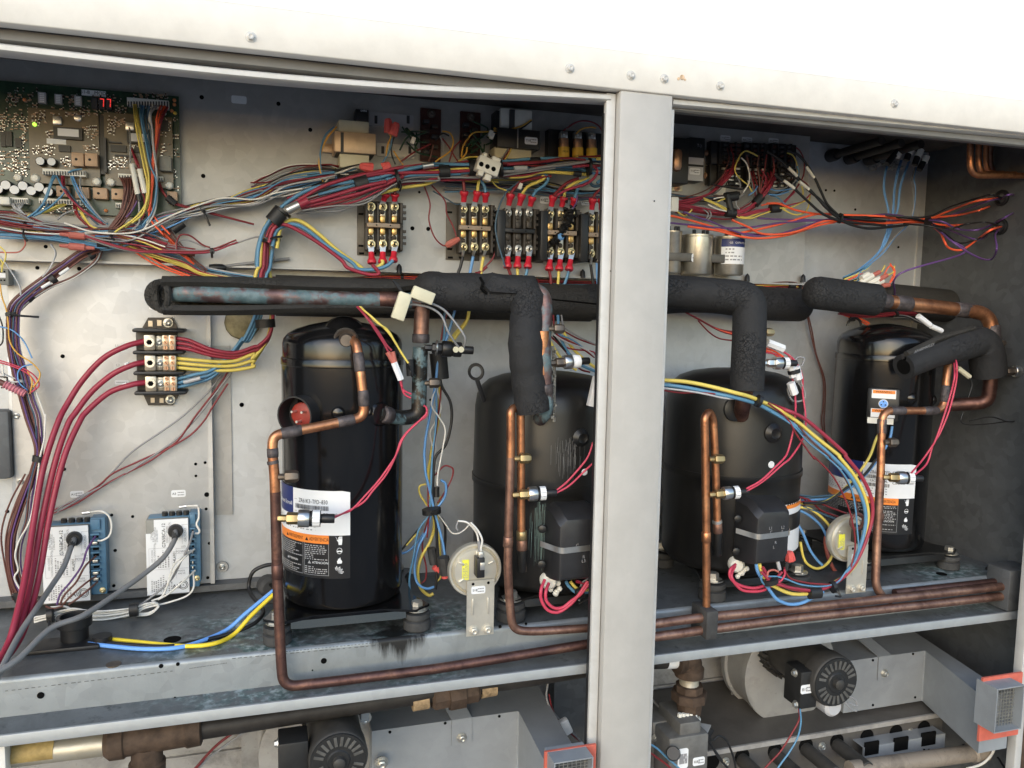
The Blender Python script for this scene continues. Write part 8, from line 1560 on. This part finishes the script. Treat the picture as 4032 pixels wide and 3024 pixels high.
# burner assembly
t=thing('burner_assembly',U('R',1000,900,1.08),'dusty burner box with round ports and short burner tubes','burner')
YB_=1.085; l0,l1=U('R',330,812,YB_),U('R',1745,612,YB_); zt=(l0.z+l1.z)/2
MB().hexa([V((l0.x,YB_,zt-.004)),V((l1.x,YB_,zt-.004)),V((l1.x,ylw-.005,zt+.012)),V((l0.x,ylw-.005,zt+.012)),V((l0.x,YB_,zt)),V((l1.x,YB_,zt)),V((l1.x,ylw-.005,zt+.016)),V((l0.x,ylw-.005,zt+.016))]).build('top_shelf',M['zinc_shelf'] if 'zinc_shelf' in M else MT.setdefault('zinc_shelf',galv('sooty_shelf',(.13,.12,.11),.4,.55,.6,(.05,.045,.04),.05)),t,smooth=False)
MB().span(l0.x,l1.x,YB_-.003,YB_+.001,zt-.007,zt+.001).build('front_lip',M['zinc_dirty'],t,smooth=False); MB().span(l0.x,l1.x,YB_+.0012,YB_+.005,zt-.11,zt-.004).build('port_plate',MT['zinc_shelf'],t,smooth=False)
for k,(x,y) in enumerate(((400,885),(575,852),(765,820),(945,790),(1125,765),(1300,738),(1468,712),(1630,688))):
    p=U('R',x,y,YB_+.0008); MB().lathe(p,(0,-1,0),[(-.001,.0138),(.0008,.0136),(.0008,.001)],24).build('port',M['hole'],t)
    if 1<=k<=4: 
        p=p+V((0,0,-.006)); s=MB().lathe(p,(0,-1,0),[(0,.0115),(.075,.0115),(.076,.0105),(.076,.009),(.05,.0085)],20).build('burner_tube',M['motor'],t); MB().box(p+V((0,-.04,.004)),(.012,.06,.012),.001).build('tube_clip',M['motor'],t)
for x,y in ((480,885),(1040,795),(1555,712)): screw(t,U('R',x,y,YB_),.005)
l2,l3=U('R',1280,815,1.06),U('R',1750,725,1.06); zt2=(l2.z+l3.z)/2+.004
s=MB().span(l2.x,l3.x,1.058,1.062,zt2-.06,zt2).span(l2.x,l3.x,1.062,1.095,zt2-.002,zt2-.0005).build('notched_bracket',M['zinc_duct'],t,smooth=False)
for x,y in ((1330,810),(1500,785),(1660,755)): pbox(t,'notch','hole','R',x-40,y-40,x+40,y+34,1.0572,.003)
for x,y in ((1632,815),(1660,815)): hole(t,'R',x,y,1.0575,2)
t=thing('gas_manifold',U('R',1600,920,1.0),'pale dirty gas manifold pipe at the bottom edge below the burner ports','manifold'); MB().cyl(U('R',1200,930,1.02),U('R',1900,835,1.02),.014,None,18).lathe(U('R',1900,835,1.02),(1,0,.05),[(0,.015),(.004,.018),(.03,.018),(.034,.012)],10).build('pipe',M['galvdirty'] if 'galvdirty' in M else MT.setdefault('galvdirty',galv('dirty_pipe',(.3,.25,.2),.3,.55,.9,(.08,.06,.05),.05,60,25)),t)
screw(t,U('R',1905,740,1.0),.006,'nut')
h=harness(('R',2000,850,1.0),'pale curved tube and dark hoses in the bottom right corner')
wire(h,'white',2.2,'R','1880,925 1960,900 2010,860 2035,820 2040,780',1.0); wire(h,'black',3.4,'R','1860,790 1950,800 2020,770 2060,740',1.04); wire(h,'black',2.0,'R','2060,860 2100,920 2150,960',1.0)
h=harness(('R',450,800,1.0),'black igniter wires hooked over the burner shelf')
for pts in ('340,690 370,740 430,850 500,930','350,700 400,760 440,740 480,760 520,850 540,930','360,720 390,780 460,880'): wire(h,'black',1.8,'R',pts,1.05)
MB().box(U('R',370,715,1.05),(.012,.012,.02),.001,rotm(30)).build('black_clip',M['black'],h)
h=harness(('R',80,850,1.0),'red and blue thermostat wires at the left of the gas valve'); wire(h,'blue',1.6,'R','0,760 80,800 150,870 220,930',1.0); wire(h,'dred',1.6,'R','0,800 70,850 130,900 180,940',1.0)
h=harness(('H',1700,1500,1.1),'dark red and grey wire pair sagging below the gas pipe at the bottom left'); wire(h,'dred',1.9,'H','2020,1300 1900,1350 1750,1450 1640,1550 1560,1640 1500,1700',1.1); wire(h,'grey',1.7,'H','2040,1310 1930,1370 1780,1480 1660,1570 1570,1660',1.105)
h=harness(('Q',1920,640,1.1),'grey and red wires with a white clip behind the left flue duct'); wire(h,'grey',1.6,'Q','1855,420 1850,510 1880,590 1950,670 2020,740 2070,790',1.12); wire(h,'dred',1.3,'Q','1860,490 1880,580 1930,660 2000,730 2060,780',1.122); MB().box(U('Q',1945,685,1.1),(.022,.012,.026),.003,rotm(-25)).build('white_clip',M['label'],h)
pbox(None,'white_bracket','paint','H',-60,1490,44,1760,1.0,.02,.001,label='white sheet metal corner at the bottom left frame edge',cat='bracket')
